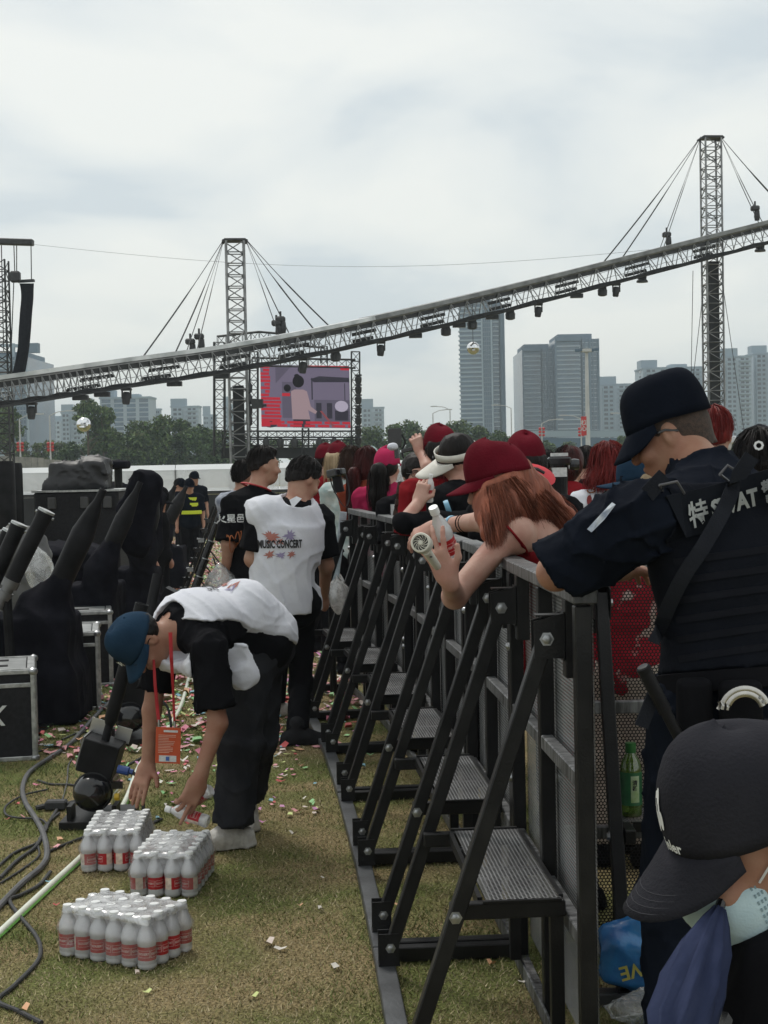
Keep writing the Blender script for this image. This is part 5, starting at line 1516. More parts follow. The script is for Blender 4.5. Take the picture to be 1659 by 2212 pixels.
# ------------------------------------------------------------------ water
pet = clear_mat('pet', (.99, .99, 1.), (.98, .98, 1.), .54, .35, .07, tl=.15)
film_mat = clear_mat('film', (.99, .99, 1.), (.99, .99, 1.), .09, .3, .12, 15, .5, tl=.12, fres=.35)
film_top_glare = clear_mat('film_top_glare', (.99, .99, 1.), (.98, .98, 1.), .42, 1.2, .22, 16, .5, tl=.2)  # milkier film for the upper faces, white sky glare put into its colour
label_red = mat('label_red', (.42, .012, .020), .45, 0, (.36, .010, .015), scale=40)
label_cream = mat('label_cream', (.80, .66, .55), .5, 0, (.54, .43, .35), scale=40)
BH = .212
def bottle_meshes():
    out = {}
    mb = MB(); mb.lathe([(0, .004), (.024, .0), (.0295, .006), (.0305, .016), (.0285, .034), (.0285, .098), (.0305, .106), (.0295, .125), (.024, .148), (.016, .170), (.0125, .180), (.0125, .190)], 20)
    o = mb.build('bottle', pet, smooth=True); out['bottle'] = o.data; bpy.data.objects.remove(o)
    mb = MB(); mb.lathe([(.0150, .186), (.0155, .188), (.0155, .208), (.0145, .2115), (0, .212)], 20)
    o = mb.build('cap', white_plastic, smooth=35); out['cap'] = o.data; bpy.data.objects.remove(o)
    mb = MB(); n = 20; r = .0291; z0, z1 = .038, .094
    for i in range(n):
        a0, a1 = 2 * math.pi * i / n, 2 * math.pi * (i + 1) / n
        mb.mi = 1 if i in (9, 10, 11) else 0
        mb.add([(r * math.cos(q), r * math.sin(q), z) for z in (z0, z1) for q in (a0, a1)], [(0, 1, 3, 2)])
    mb.mi = 2
    def wrap(vs_, fs_, a0, zc, rr=.0297): mb.add([(rr * math.cos(a0 + x / rr), rr * math.sin(a0 + x / rr), zc + y) for x, y, _ in vs_], fs_)
    for a0 in (math.pi / 2, -math.pi / 2 + .15, .1):
        vs_, fs_ = text_mesh('IGOUSERT', .0125, .0002, xs=.62); wrap(vs_, [(f) for f in fs_], a0, .066)
        for (x0, x1, y0, y1) in ((-.02, .02, .0135, .0145), (-.02, .02, -.0145, -.0135), (-.0205, -.0195, -.0145, .0145), (.0195, .0205, -.0145, .0145)):
            k = 6; pts = [(x0 + (x1 - x0) * i / k, y, 0) for i in range(k + 1) for y in (y0, y1)]
            wrap(pts, [(2 * i, 2 * i + 2, 2 * i + 3, 2 * i + 1) for i in range(k)], a0, .066)
    o = mb.build('label', [label_red, label_cream, mat('label_print', (.85, .70, .66), .6)]); out['label'] = o.data; bpy.data.objects.remove(o)
    return out
BM = bottle_meshes()
def bottle(parent, loc, rz, M3=None):
    b = link(bpy.data.objects.new('bottle', BM['bottle']), parent)
    if M3 is not None: b.matrix_local = Matrix.Translation(loc) @ M3.to_4x4()
    else: b.location = loc; b.rotation_euler = (0, 0, rz)
    for k in ('cap', 'label'):
        link(bpy.data.objects.new(k, BM[k]), b)
    return b
PT = .0620
def film_mesh():
    s = Soft(.0058)
    for i in range(6):
        for j in range(4):
            if 0 < i < 5 and 0 < j < 3 and (i + j) % 1 == 0: pass
            c = V((i - 2.5) * PT, (j - 1.5) * PT, 0)
            s.cap(c + V(0, 0, .035), c + V(0, 0, .115), .0325, .0325, .018); s.cap(c + V(0, 0, .115), c + V(0, 0, .193), .0325, .0185, .022)
    s.box((0, 0, .105), (2.5 * PT + .012, 1.5 * PT + .012, .1035), None, .02, .010)
    s.wrinkle(.0022, 40, 3)
    def drop(c):
        end = ((np.abs(c[:, 0]) > 2.5 * PT + .008) & (((c[:, 1] / .062) ** 2 + ((c[:, 2] - .055) / .062) ** 2) < 1))
        return (c[:, 2] < .006) | end
    o = s.build('film', film_mat, None, drop=drop); me = o.data; me.materials.append(film_top_glare)
    cz = np.empty(len(me.polygons) * 3, np.float32); me.polygons.foreach_get('center', cz); me.polygons.foreach_set('material_index', (cz[2::3] > .180).astype(np.int32)); bpy.data.objects.remove(o)
    return me
FILM = film_mesh()
def pack(label, front, corner, long_first, nl):
    """front: cap of the near corner; corner: cap at the other end of the row that has nl bottles"""
    a, b = G(*front, BH - .006), G(*corner, BH - .006)
    d = (b - a).normalized(); return a, b, d
def place_pack(label, c, ang):
    t = thing('water_pack', label, 'water pack', (c[0], c[1], 0.004), ang, 'shrink wrapped water packs')
    t.scale = (1.03, 1.03, .78)
    r = random.Random(int(c[0] * 1000))
    for i in range(6):
        for j in range(4):
            bottle(t, ((i - 2.5) * PT, (j - 1.5) * PT, 0), r.random() * 6.28)
    link(bpy.data.objects.new('film', FILM), t)
    return t
def from_caps(fl, fr, lw, rear):
    """fl -> fr spans lw pitches; rear is a direction hint; returns centre, angle with local x along the 6-row"""
    a, b = G(*fl, BH * .78 - .003), G(*fr, BH * .78 - .003); a.z = b.z = 0
    d = (b - a).normalized(); n = V(-d.y, d.x, 0)
    if n.dot(rear) < 0: n = -n
    m = (a + b) / 2
    if lw == 5: return m + n * (1.545 * PT), math.atan2(d.y, d.x)
    return m + n * (2.575 * PT), math.atan2(n.y, n.x)
cA, aA = from_caps((144, 1957), (318, 1984), 5, V(0, 1, 0)); place_pack('nearest shrink wrapped pack of water bottles, alone in front', cA, aA)
cC, aC = from_caps((301, 1843), (405, 1843), 3, V(0, 1, 0)); place_pack('middle water pack, right one of the two under the hands', cC, aC)
cB, aB = from_caps((193, 1795), (293, 1792), 3, V(0, 1, 0)); place_pack('farther water pack beside the confetti blower', cB, aB)
# ------------------------------------------------------------------ people: helpers
def skin(name, c):
    return mat('skin_' + name, c, 0.55, 0, (c[0] * .84, c[1] * .70, c[2] * .68), scale=14, detail=8, bump=0.12, bscale=120, spec=0.35, sss=0.06)
skin_tan = skin('tan', (0.34, 0.185, 0.125)); skin_pale = skin('pale', (0.47, 0.285, 0.225)); skin_mid = skin('mid', (0.40, 0.235, 0.165))
def fabric(name, c, c2=None, bump=.25, bscale=40, **k):
    return mat('fab_' + name, c, k.pop('rough', .88), 0, c2 or tuple(q * .75 for q in c), scale=k.pop('scale', 7), bump=bump, bscale=bscale, spec=.05, **k)
f_black = fabric('black', (.009, .009, .011)); f_white = fabric('white', (.66, .67, .72), (.58, .59, .65))
f_navy = fabric('navy', (.0075, .010, .017)); f_jean = fabric('jean', (.034, .035, .040), (.020, .021, .025))
f_cap_red = fabric('cap_red', (.125, .009, .018), (.085, .006, .012), bscale=120); f_cap_blue = fabric('cap_blue', (.018, .042, .075), (.012, .028, .052), bscale=90)
f_cap_grey = fabric('cap_grey', (.030, .030, .036), (.020, .020, .025), bscale=220); f_pink = fabric('pink', (.42, .028, .095), (.33, .02, .07)); f_plaid = fabric('plaid', (.55, .60, .58), (.34, .44, .44), scale=16)
f_red = fabric('red', (.24, .014, .020)); f_orange = fabric('rust', (.26, .055, .03))
def hairmat(name, a, b): return mat('hair_' + name, a, .5, 0, b, scale=26, stretch=(1, 1, .12), bump=.6, bscale=70, spec=.15, lo=.3, hi=.7, island=.4)
h_black = hairmat('black', (.016, .013, .013), (.007, .006, .006)); h_brown = hairmat('brown', (.050, .024, .016), (.02, .010, .008)); h_red = hairmat('red', (.22, .025, .022), (.09, .012, .012))
h_auburn = hairmat('auburn', (.30, .105, .065), (.12, .040, .026)); h_blond = hairmat('blond', (.55, .43, .29), (.34, .25, .15)); h_wine = hairmat('wine', (.075, .014, .014), (.03, .008, .008))

class Fr:
    """head frame: c centre, f forward, u up, r right"""
    def __init__(s, c, f, u=(0, 0, 1)):
        s.c = Vector(c); s.f = Vector(f).normalized(); u = Vector(u); s.u = (u - s.f * u.dot(s.f)).normalized(); s.r = s.f.cross(s.u)
    def p(s, r, f, u): return s.c + s.r * r + s.f * f + s.u * u
    @property
    def ax(s): return (s.r, s.f, s.u)

def add_head(S, H, neck, detail=True, neck_r=.054):
    S.ell(H.p(0, -.012, .030), (.074, .092, .094), H.ax, .02); S.ell(H.p(0, .022, -.030), (.061, .070, .082), H.ax, .03)
    S.ell(H.p(0, .040, -.078), (.042, .046, .036), H.ax, .03)
    S.cap(H.p(0, -.02, -.05), neck, neck_r, neck_r * 1.12, .035)
    if detail:
        S.cap(H.p(0, .090, .008), H.p(0, .108, -.028), .008, .013, .012); S.ell(H.p(0, .078, .034), (.05, .018, .012), H.ax, .015)
        for q in (-1, 1):
            S.ell(H.p(q * .032, .097, .014), (.015, .012, .009), H.ax, 0, 's'); S.ell(H.p(q * .031, .080, .012), (.012, .012, .012), H.ax, .004)
            S.ell(H.p(q * .036, .070, -.030), (.026, .022, .022), H.ax, .02)
        S.ell(H.p(0, .093, -.058), (.022, .010, .006), H.ax, .006); S.ell(H.p(0, .090, -.068), (.018, .010, .007), H.ax, .006)
    for q in (-1, 1):
        S.ell(H.p(q * .074, -.008, -.004), (.009, .020, .032), H.ax, .010)
        if detail: S.ell(H.p(q * .084, -.003, .000), (.006, .010, .017), H.ax, 0, 's')

def add_hand(S, w, d, back, side, curl=(.35, .4, .45, .5), thumb=.4, sc=1.0, spread=.06, open_=0.0):
    """w wrist, d towards the fingers, back = back of hand, side = +-1 puts the thumb on +-(d x back)"""
    d = Vector(d).normalized(); n = Vector(back); n = (n - d * n.dot(d)).normalized(); l = d.cross(n) * side
    w = Vector(w)
    S.box(w + d * .048 * sc, (.036 * sc, .046 * sc, .0125 * sc), (l, d, n), .011 * sc, .014); S.cap(w - d * .02, w + d * .02, .026 * sc, .028 * sc, .02, squash=.72, axis=n)
    for i, (o, L) in enumerate(((.029, .072), (.0095, .081), (-.0105, .075), (-.0295, .060))):
        p = w + d * (.090 - abs(i - 1.2) * .005) * sc + l * (o * sc)
        dr = (d + l * ((1.3 - i) * spread)).normalized(); a = 0
        for j, fr in enumerate((.45, .31, .24)):
            a += curl[i] * (1.0 if j else .9)
            q = p + (dr * math.cos(a) - n * math.sin(a)) * (L * fr * sc)
            S.cap(p, q, (.0092 - .0007 * j) * sc, (.0086 - .0008 * j) * sc, .004); p = q
    p = w + d * .018 * sc + l * .026 * sc
    q = p + (d * .62 + l * .66 - n * thumb * .5).normalized() * .044 * sc; S.cap(p, q, .0135 * sc, .0105 * sc, .010)
    r = q + (d * .86 + l * (.45 - thumb) - n * thumb * .6).normalized() * .034 * sc; S.cap(q, r, .0102 * sc, .0085 * sc, .005)

def torso(S, J, e=0.0, lo=True, k=.07):
    X = (J['shR'] - J['shL']).normalized(); Z = (J['neck'] - J['pelvis']).normalized(); b = J.get('bulk', 1.0)
    X = (X - Z * X.dot(Z)).normalized(); Y = Z.cross(X)
    P = [J['pelvis'], J['waist'], J['chest'], J['chest'].lerp(J['neck'], .55)]
    for p, rx, ry, rz in zip(P, (.155, .138, .158, .125), (.108, .098, .115, .088), (.115, .13, .14, .10)):
        S.ell(p, (rx * b + e, ry * b + e, rz + e), (X, Y, Z), k)
    for q in ('shL', 'shR'):
        S.cap(J['chest'].lerp(J['neck'], .75), J[q], .060 * b + e, .052 * b + e, .05)
    return X, Y, Z

def arm(S, J, q, e=0.0, frac=1.0, flat=False, k=.03):
    a, el, w = J['sh' + q], J['el' + q], J['wr' + q]; b = J.get('arm', 1.0)
    f = S.cyl if flat else S.cap
    if frac <= 1.0:
        m = a.lerp(el, frac); f(a, m, .050 * b + e, (.050 - .009 * frac) * b + e * 1.25, k)
    else:
        S.cap(a, el, .050 * b + e, .041 * b + e, k); m = el.lerp(w, frac - 1); f(el, m, .041 * b + e, (.041 - .014 * (frac - 1)) * b + e, k)

def leg(S, J, q, e=0.0, frac=2.0, flat=True):
    h, kn, a = J['hip' + q], J['kn' + q], J['an' + q]
    S.cap(h, kn, .082 + e, .060 + e * 1.1, .05)
    if frac > 1: (S.cyl if flat else S.cap)(kn, kn.lerp(a, frac - 1), .058 + e * 1.1, .046 + e * 1.7, .05)

def shoe(S, an, toe, h=.0):
    an, toe = Vector(an), Vector(toe); d = (toe - an); d.z = 0; d.normalize(); g = toe.z
    b = V(an.x, an.y, g)
    S.cap(b - d * .055 + V(0, 0, .042), b + d * .05 + V(0, 0, .046), .042, .046, .03); S.cap(b + d * .05 + V(0, 0, .04), b + d * .165 + V(0, 0, .026), .046, .034, .03)
    S.cap(b + V(0, 0, .05), an + V(0, 0, .03), .045, .046, .03)
    S.cap(b - d * .06 + V(0, 0, .012), b + d * .15 + V(0, 0, .012), .044, .046, .006)
    S.plane(b + V(0, 0, .004), (0, 0, -1))

def stand(base, ang, h=1.68, head=None, headup=(0, 0, 1), lean=0.0, over=None, bulk=1.0):
    """upright figure; ang = facing, 0 looks to +Y, positive turns to +X"""
    s = h / 1.72; b = Vector(base); F = V(math.sin(ang), math.cos(ang), 0); X = V(F.y, -F.x, 0)
    pt = lambda r, f, z: b + X * (r * s) + F * ((f + lean * max(0, z - .9)) * s) + V(0, 0, z * s)
    J = dict(pelvis=pt(0, 0, .93), waist=pt(0, .01, 1.08), chest=pt(0, .0, 1.26), neck=pt(0, -.015, 1.47), shL=pt(-.185, -.01, 1.40), shR=pt(.185, -.01, 1.40),
             elL=pt(-.235, -.03, 1.11), elR=pt(.235, -.03, 1.11), wrL=pt(-.245, .05, .87), wrR=pt(.245, .05, .87), hipL=pt(-.09, 0, .90), hipR=pt(.09, 0, .90),
             knL=pt(-.10, .02, .49), knR=pt(.10, .02, .49), anL=pt(-.10, -.02, .09), anR=pt(.10, -.02, .09), toeL=pt(-.13, .15, 0), toeR=pt(.13, .15, 0), bulk=bulk)
    hf = Vector(head) if head else F
    J['H'] = Fr(pt(0, .02, 1.60), hf, headup)
    if over: J.update({k: v for k, v in over.items()})
    return J

def person(label, J, base=None, group=None):
    b = base or J['pelvis']
    return thing('person', label, 'person', V(b[0], b[1], ground_z(b[1])), 0, group)

def cap_mesh(t, H, m, org, brim=.075, tilt=.25, scale=1.0, button=True, mbrim=None, lower=0.0, eyelets=True, flat_top=0.0, name='cap', brim_dir=1, seam=True, bw=76):
    """peaked cap in head frame; tilt lowers the peak"""
    mb = MB(org); n, k = 36, 12; R0, F0, h = .083 * scale, .102 * scale, .108 * scale
    vs_ = []
    for j in range(k + 1):
        ph = j / k * math.pi / 2; rad = math.cos(ph) ** (.72 - .44 * flat_top) if j < k else 0.02; z = math.sin(ph) ** (1.0 - .2 * flat_top) * h
        for i in range(n):
            a = 2 * math.pi * i / n
            q = 1 - (.018 if seam and i % 6 == 0 else 0) * math.sin(ph * 2) - .012 * math.sin(5 * a + j)*(j>2)*.5
            fb = F0 * rad * q * math.cos(a); zz = z + .022 * (1 - j / k) * (math.cos(a) < 0) * math.cos(a)
            vs_.append(H.p(R0 * rad * q * math.sin(a), fb - .008 - .16 * flat_top * z, .030 - lower + zz * (1.0 + .10 * math.cos(a) * (1 - flat_top))))
    fs_ = [(j * n + i, j * n + (i + 1) % n, (j + 1) * n + (i + 1) % n, (j + 1) * n + i) for j in range(k) for i in range(n)] + [tuple(range(k * n, (k + 1) * n))]
    mb.add(vs_, fs_)
    o = mb.build(name, m, t, smooth='all'); sd = o.modifiers.new('t', 'SOLIDIFY'); sd.thickness = .003; sd.offset = -1
    if brim:
        b = MB(org); ns, nr = 16, 5; vs_ = []
        for r in range(nr + 1):
            for i in range(ns + 1):
                a = (i / ns - .5) * 2 * R(bw) + (0 if brim_dir > 0 else math.pi)
                w = math.cos((i / ns - .5) * math.pi) ** .6; ext = brim * r / nr * w
                x, y = R0 * math.sin(a), F0 * math.cos(a)
                sg = 1 if brim_dir > 0 else -1
                vs_.append(H.p(x * (1 + .04 * r / nr), y - .008 + sg * ext, .032 - lower - tilt * ext - .022 * abs(math.sin((i / ns - .5) * math.pi)) ** 2 * (r / nr) * 1.3 + .006 * (r / nr)))
        fs_ = [(r * (ns + 1) + i, r * (ns + 1) + i + 1, (r + 1) * (ns + 1) + i + 1, (r + 1) * (ns + 1) + i) for r in range(nr) for i in range(ns)]
        b.add(vs_, fs_); bo = b.build('brim', mbrim or m, o, smooth='all')
        sd = bo.modifiers.new('t', 'SOLIDIFY'); sd.thickness = .005; sd.offset = 0
    if button: MB(org).lathe([(.009, -.002), (.008, .003), (0, .006)], 10, H.p(0, -.008, .030 - lower + h * 1.0), H.u).build('button', m, o, smooth=True)
    if eyelets:
        for a in (.52, 1.57, 2.62, 3.67, 4.71, 5.76):
            p = H.p(R0 * .70 * math.sin(a), F0 * .70 * math.cos(a) - .008, .030 - lower + h * .70); MB(org).lathe([(.0035, 0), (.0035, .003), (.0015, .003)], 8, p, p - H.p(0, 0, .0)).build('eyelet', m, o)
    return o

def strands(name, guides, n, width, jit, m, parent, org, seed=1, taper=True, cut=.55):
    """ribbons following interpolated guide polylines (all with the same number of points)"""
    r = np.random.default_rng(seed); Gd = np.array([[tuple(p) for p in g] for g in guides], np.float32); ng, k, _ = Gd.shape
    t = r.random(n) * (ng - 1); i = np.minimum(t.astype(int), ng - 2); f = (t - i)[:, None, None]
    P = Gd[i] * (1 - f) + Gd[i + 1] * f
    ramp = np.linspace(.5, 1, k)[None, :, None]
    P = P + r.normal(0, jit, (n, 1, 3)) * ramp + np.cumsum(r.normal(0, jit * .22, (n, k, 3)), 1)
    kp = np.maximum(2, (k * (cut + (1 - cut) * r.random(n) ** .7))).astype(int)
    T = np.gradient(P, axis=1); sd = r.normal(size=(n, 1, 3)); S_ = np.cross(T, sd); S_ /= np.linalg.norm(S_, axis=2, keepdims=True) + 1e-9
    w = width * (np.linspace(1, .35, k) if taper else np.ones(k))[None, :, None]
    A, B = P - S_ * w, P + S_ * w
    vv = np.stack([A, B], 2).reshape(-1, 3)
    base = (np.arange(n) * k * 2)[:, None]; j = np.arange(k - 1) * 2
    ff = np.stack([base + j, base + j + 1, base + j + 3, base + j + 2], 2).reshape(-1, 4)
    keep = (np.arange(k - 1)[None, :] < kp[:, None]).ravel(); ff = ff[keep]
    o = mesh_np(name, vv, ff, m, parent, True, None, org); o['kind'] = 'stuff'
    return o

def short_hair(t, H, m, org, res=.006, e=.013, low=-.045, front=.062, tuft=.006, seed=1):
    S = Soft(res); S.ell(H.p(0, -.012, .030), (.074 + e, .092 + e, .094 + e), H.ax, .02); S.ell(H.p(0, -.05, -.01), (.066 + e * .6, .05, .06), H.ax, .03)
    S.ell(H.p(0, .02, .11), (.055, .065, .025), H.ax, .03)
    S.plane(H.p(0, -.09, low), (H.f * .55 - H.u * .83))
    S.wrinkle(tuft, 95, seed); o = S.build('hair', m, t, org)
    gd = []
    for a in np.linspace(0, 2 * math.pi, 17):
        lo_ = low + .02 + .105 * (.5 + .5 * math.cos(a)); g_ = []
        for q in range(5):
            ph = math.pi / 2 - q / 4 * (math.pi / 2 - math.asin(max(-.85, min(.85, (lo_ - .030) / .1)))); k_ = 1 + .004 * q
            g_.append(H.p((.076 + e) * k_ * math.cos(ph) * math.sin(a), -.012 + (.094 + e) * k_ * math.cos(ph) * math.cos(a), .030 + (.098 + e) * math.sin(ph)))
        gd.append(g_)
    strands('hair_strands', gd, 900, .0016, .005, m, t, org, seed)
    return o

def glasses(t, H, org, m, sun=False):
    mb = MB(org)
    for q in (-1, 1):
        c = H.p(q * .033, .102, .012); pts = [c + H.r * (.024 * math.cos(a)) + H.u * (.018 * math.sin(a)) - H.f * (.006 * abs(math.cos(a))) for a in (2 * math.pi * i / 14 for i in range(15))]
        mb.sweep(pts, .0016 if not sun else .003, 5)
        mb.sweep([H.p(q * .057, .096, .014), H.p(q * .074, .07, .014), H.p(q * .080, .0, .012), H.p(q * .078, -.03, -.004)], .0022 if not sun else .004, 5)
    mb.tube(H.p(-.010, .104, .014), H.p(.010, .104, .014), .0016, n=5)
    g = mb.build('glasses', m, t)
    if sun:
        for q in (-1, 1): MB(org).slab([H.p(q * .033 + .023 * math.cos(a), .101, .012 + .017 * math.sin(a)) for a in (2 * math.pi * i / 14 for i in range(14))], H.f * -.002).build('lens', gloss_black, g)
    return g

def eyes(t, H, org, smile=False):
    m = MB(org)
    for q in (-1, 1): m.sweep([H.p(q * (.032 + x), .0975 - abs(x) * .25, .016 + (.004 if abs(x) < .01 else 0)) for x in (-.014, -.007, 0, .007, .014)], .0020, 5)
    m.build('eyelid', print_black, t)
    m = MB(org)
    for q in (-1, 1): m.sweep([H.p(q * (.032 + x), .0985 - abs(x) * .3, .036 - abs(x) * .15) for x in (-.016, -.006, .006, .016)], .0026, 5)
    m.build('eyebrow', h_black, t)
    MB(org).sweep([H.p(x, .1035 - abs(x) * .5, -.063 + (abs(x) * .25 if smile else 0)) for x in (-.02, -.01, 0, .01, .02)], .003, 5, flat=.6).build('mouth', mat('lip', (.36, .09, .085), .45), t)

def lanyard_part(t, J, org, m, drop=.25):
    X = (J['shR'] - J['shL']).normalized(); n = J['neck']; Fd = J['H'].f
    mb = MB(org); pts = [n + X * (.065 * math.cos(a)) + V(0, 0, .02) + X.cross(V(0, 0, 1)) * (-.07 * math.sin(a)) for a in (math.pi * i / 8 for i in range(9))]
    mb.sweep(pts, .008, 6, flat=.4)
    return mb.build('neck_strap', m, t)
# ------------------------------------------------------------------ the man bending over the water
def bending_man():
    J = dict(pelvis=W(553, 1392, 6.45), waist=W(512, 1350, 6.36), chest=W(440, 1345, 6.22), neck=W(388, 1360, 6.10),
             shL=W(448, 1393, 5.99), shR=W(352, 1380, 6.28), elL=W(470, 1562, 5.97), elR=W(328, 1535, 6.28), wrL=W(429, 1685, 5.93), wrR=W(319, 1652, 6.26),
             hipL=W(545, 1410, 6.36), hipR=W(566, 1405, 6.54), knL=W(520, 1600, 6.33), knR=W(552, 1590, 6.55), anL=W(502, 1788, 6.36), anR=W(533, 1722, 6.70),
             bulk=1.0, arm=.92)
    J['H'] = Fr(W(306, 1386, 6.03), (-.16, -.26, -.95), (-.78, -.55, .28))
    H = J['H']
    g = G(500, 1815); t = person('person bending over water packs in blue cap and white bib', J, g); o = t.location
    S = Soft(.0055); add_head(S, H, J['neck'] + V(0, 0, -.01)); torso(S, J)
    for q in 'LR': arm(S, J, q, k=.02, frac=2.0)
    dL = (W(398, 1752, 5.90) - J['wrL']); add_hand(S, J['wrL'], dL, V(.5, -.75, .35), -1, (.62, .10, .55, .75), .7, 1.06)
    dR = (W(297, 1712, 6.20) - J['wrR']); add_hand(S, J['wrR'], dR, V(-.35, -.85, .2), -1, (.12, .10, .12, .16), .05, 1.06, .03)
    S.build('body', skin_tan, t, o)
    # black t-shirt
    S = Soft(.008); torso(S, J, .016)
    S.cyl(J['shL'], J['shL'].lerp(J['elL'], .82), .070, .082, .05); S.cyl(J['shR'], J['shR'].lerp(J['elR'], .72), .066, .074, .05)
    S.ell(J['waist'].lerp(J['pelvis'], .6) + V(0, 0, -.02), (.17, .15, .15), None, .06)
    S.ell(J['neck'] + V(-.04, 0, .01), (.045, .055, .06), None, 0, 's')
    S.wrinkle(.010, 48, 3, (1, 1, .6)); tee = S.build('tshirt', f_black, t, o)
    # bib: back panel over the shoulders, hanging front flap
    X = (J['shR'] - J['shL']).normalized(); Z = (J['neck'] - J['pelvis']).normalized()
    up = Z.cross(X); up = up if up.z > 0 else -up
    S = Soft(.0065); torso(S, J, .030)
    S.cap(J['waist'] + V(.03, 0, .075), J['pelvis'] + V(.08, .02, .065), .12, .09, .07); S.cap(J['pelvis'] + V(.06, -.02, .08), W(614, 1366, 6.36), .055, .014, .06)
    S.plane(J['chest'].lerp(J['waist'], .5) + up * -.03 - X * .05, -up - X * .12)
    S.cap(J['shL'] - X * .045 - up * .050, J['elL'], .078, .12, 0, 's'); S.cap(J['shR'] + X * .05 - up * .03, J['elR'], .075, .10, 0, 's')
    S.cap(J['chest'] - X * .23 - up * .10, J['pelvis'] - X * .22 - up * .02 + V(.12, 0, 0), .125, .13, 0, 's')
    S.ell(J['neck'] + V(-.02, -.012, .01), (.100, .090, .105), None, 0, 's'); S.cap(J['neck'], H.c, .085, .12, 0, 's')
    S.wrinkle(.0055, 40, 8); bib = S.build('bib', f_white, t, o)
    S = Soft(.0065)   # chest part below the neck and the loose front flap
    S.ell(W(400, 1425, 6.10), (.115, .10, .055), None, .04); S.cap(W(425, 1395, 5.99), W(418, 1440, 5.98), .035, .045, .05); S.ell(W(372, 1400, 6.0), (.075, .085, .062), None, 0, 's'); S.wrinkle(.008, 50, 5)
    S.cap(J['shL'] - up * .03 - X * .03, J['elL'], .078, .085, 0, 's')
    S.build('bib_front', f_white, t, o)
    S = Soft(.006)
    S.box(W(517, 1438, 6.10), (.070, .012, .088), (V(.93, 0, .36), V(0, 1, 0), V(-.36, 0, .93)), .03, .03); S.ell(W(526, 1462, 6.09), (.05, .02, .05), None, .03); S.wrinkle(.009, 45, 4)
    S.build('bib_flap', f_white, t, o)
    # black piping along the near bib edge
    bv = bvh_of(bib, o)
    # trousers and shoes
    S = Soft(.009); S.ell(J['pelvis'], (.165, .15, .15), None, .05)
    for q in 'LR': S.cap(J['hip' + q], J['kn' + q], .102, .090, .06); S.cyl(J['kn' + q], J['an' + q].lerp(J['kn' + q], .05), .088, .084, .06)
    S.wrinkle(.011, 42, 6, (1, 1, .5)); S.build('trousers', f_jean, t, o)
    sh = mat('sneaker', (.62, .60, .56), .6, 0, (.40, .38, .35), scale=22, bump=.5, bscale=50)
    for an, tu in (('anL', (448, 1838)), ('anR', (508, 1760))):
        S = Soft(.006); toe = G(*tu); toe.z = 0; shoe(S, J[an], toe); S.wrinkle(.004, 60, 3); S.build('shoe', sh, t, o)
    # cap with a small white monogram
    cp = cap_mesh(t, H, f_cap_blue, o, .072, .35, 1.04)
    for txt, sx in (('N', -.006), ('Y', .006)):
        vs_, fs_ = text_mesh(txt, .034, .001); cc = H.p(sx, .093, .072)
        MB(o).add([cc + H.r * a + (H.u * .9 - H.f * .43).normalized() * b + H.f * .012 for a, b, _ in vs_], fs_).build('monogram', white_plastic, cp)
    S = Soft(.006); S.ell(H.p(0, -.03, .015), (.083, .085, .075), H.ax, .02); S.plane(H.p(0, -.02, .02), H.f * .9 - H.u * .1); S.plane(H.p(0, 0, .03), H.u); S.plane(H.p(0, 0, -.055), -H.u); S.wrinkle(.004, 90, 2); S.build('hair', h_black, t, o)
    glasses(t, H, o, gloss_black)
    # print on the back of the bib
    for txt, px, sz, m_, tw in (('火日期努', W(432, 1278, 6.24), .052, print_black, 1), ):
        vs_, fs_ = text_mesh(txt, sz, .0016); xd = (-X).normalized(); decal('print', vs_, fs_, W(432, 1300, 6.22), -X, -Z, bv, m_, t, o, .006)
    m1, m2 = mat('print_coral', (.44, .17, .14), .8), mat('print_violet', (.30, .26, .42), .8)
    r = random.Random(4)
    for k in range(14):
        pts = []
        c = (r.uniform(-.07, .07), r.uniform(-.02, .02)); L, an = r.uniform(.012, .035), r.uniform(0, 6.28)
        vs_ = [(c[0] + math.cos(an + q) * w, c[1] + math.sin(an + q) * w, 0) for q, w in ((0, L), (1.6, .005), (3.14, L * .5), (4.7, .005))]
        decal('print', vs_, [(0, 1, 2, 3)], W(482, 1300, 6.30), -X, -Z, bv, m1 if k % 3 else m2, t, o, .004)
    return J, H, t
J1, H1, T1 = bending_man()

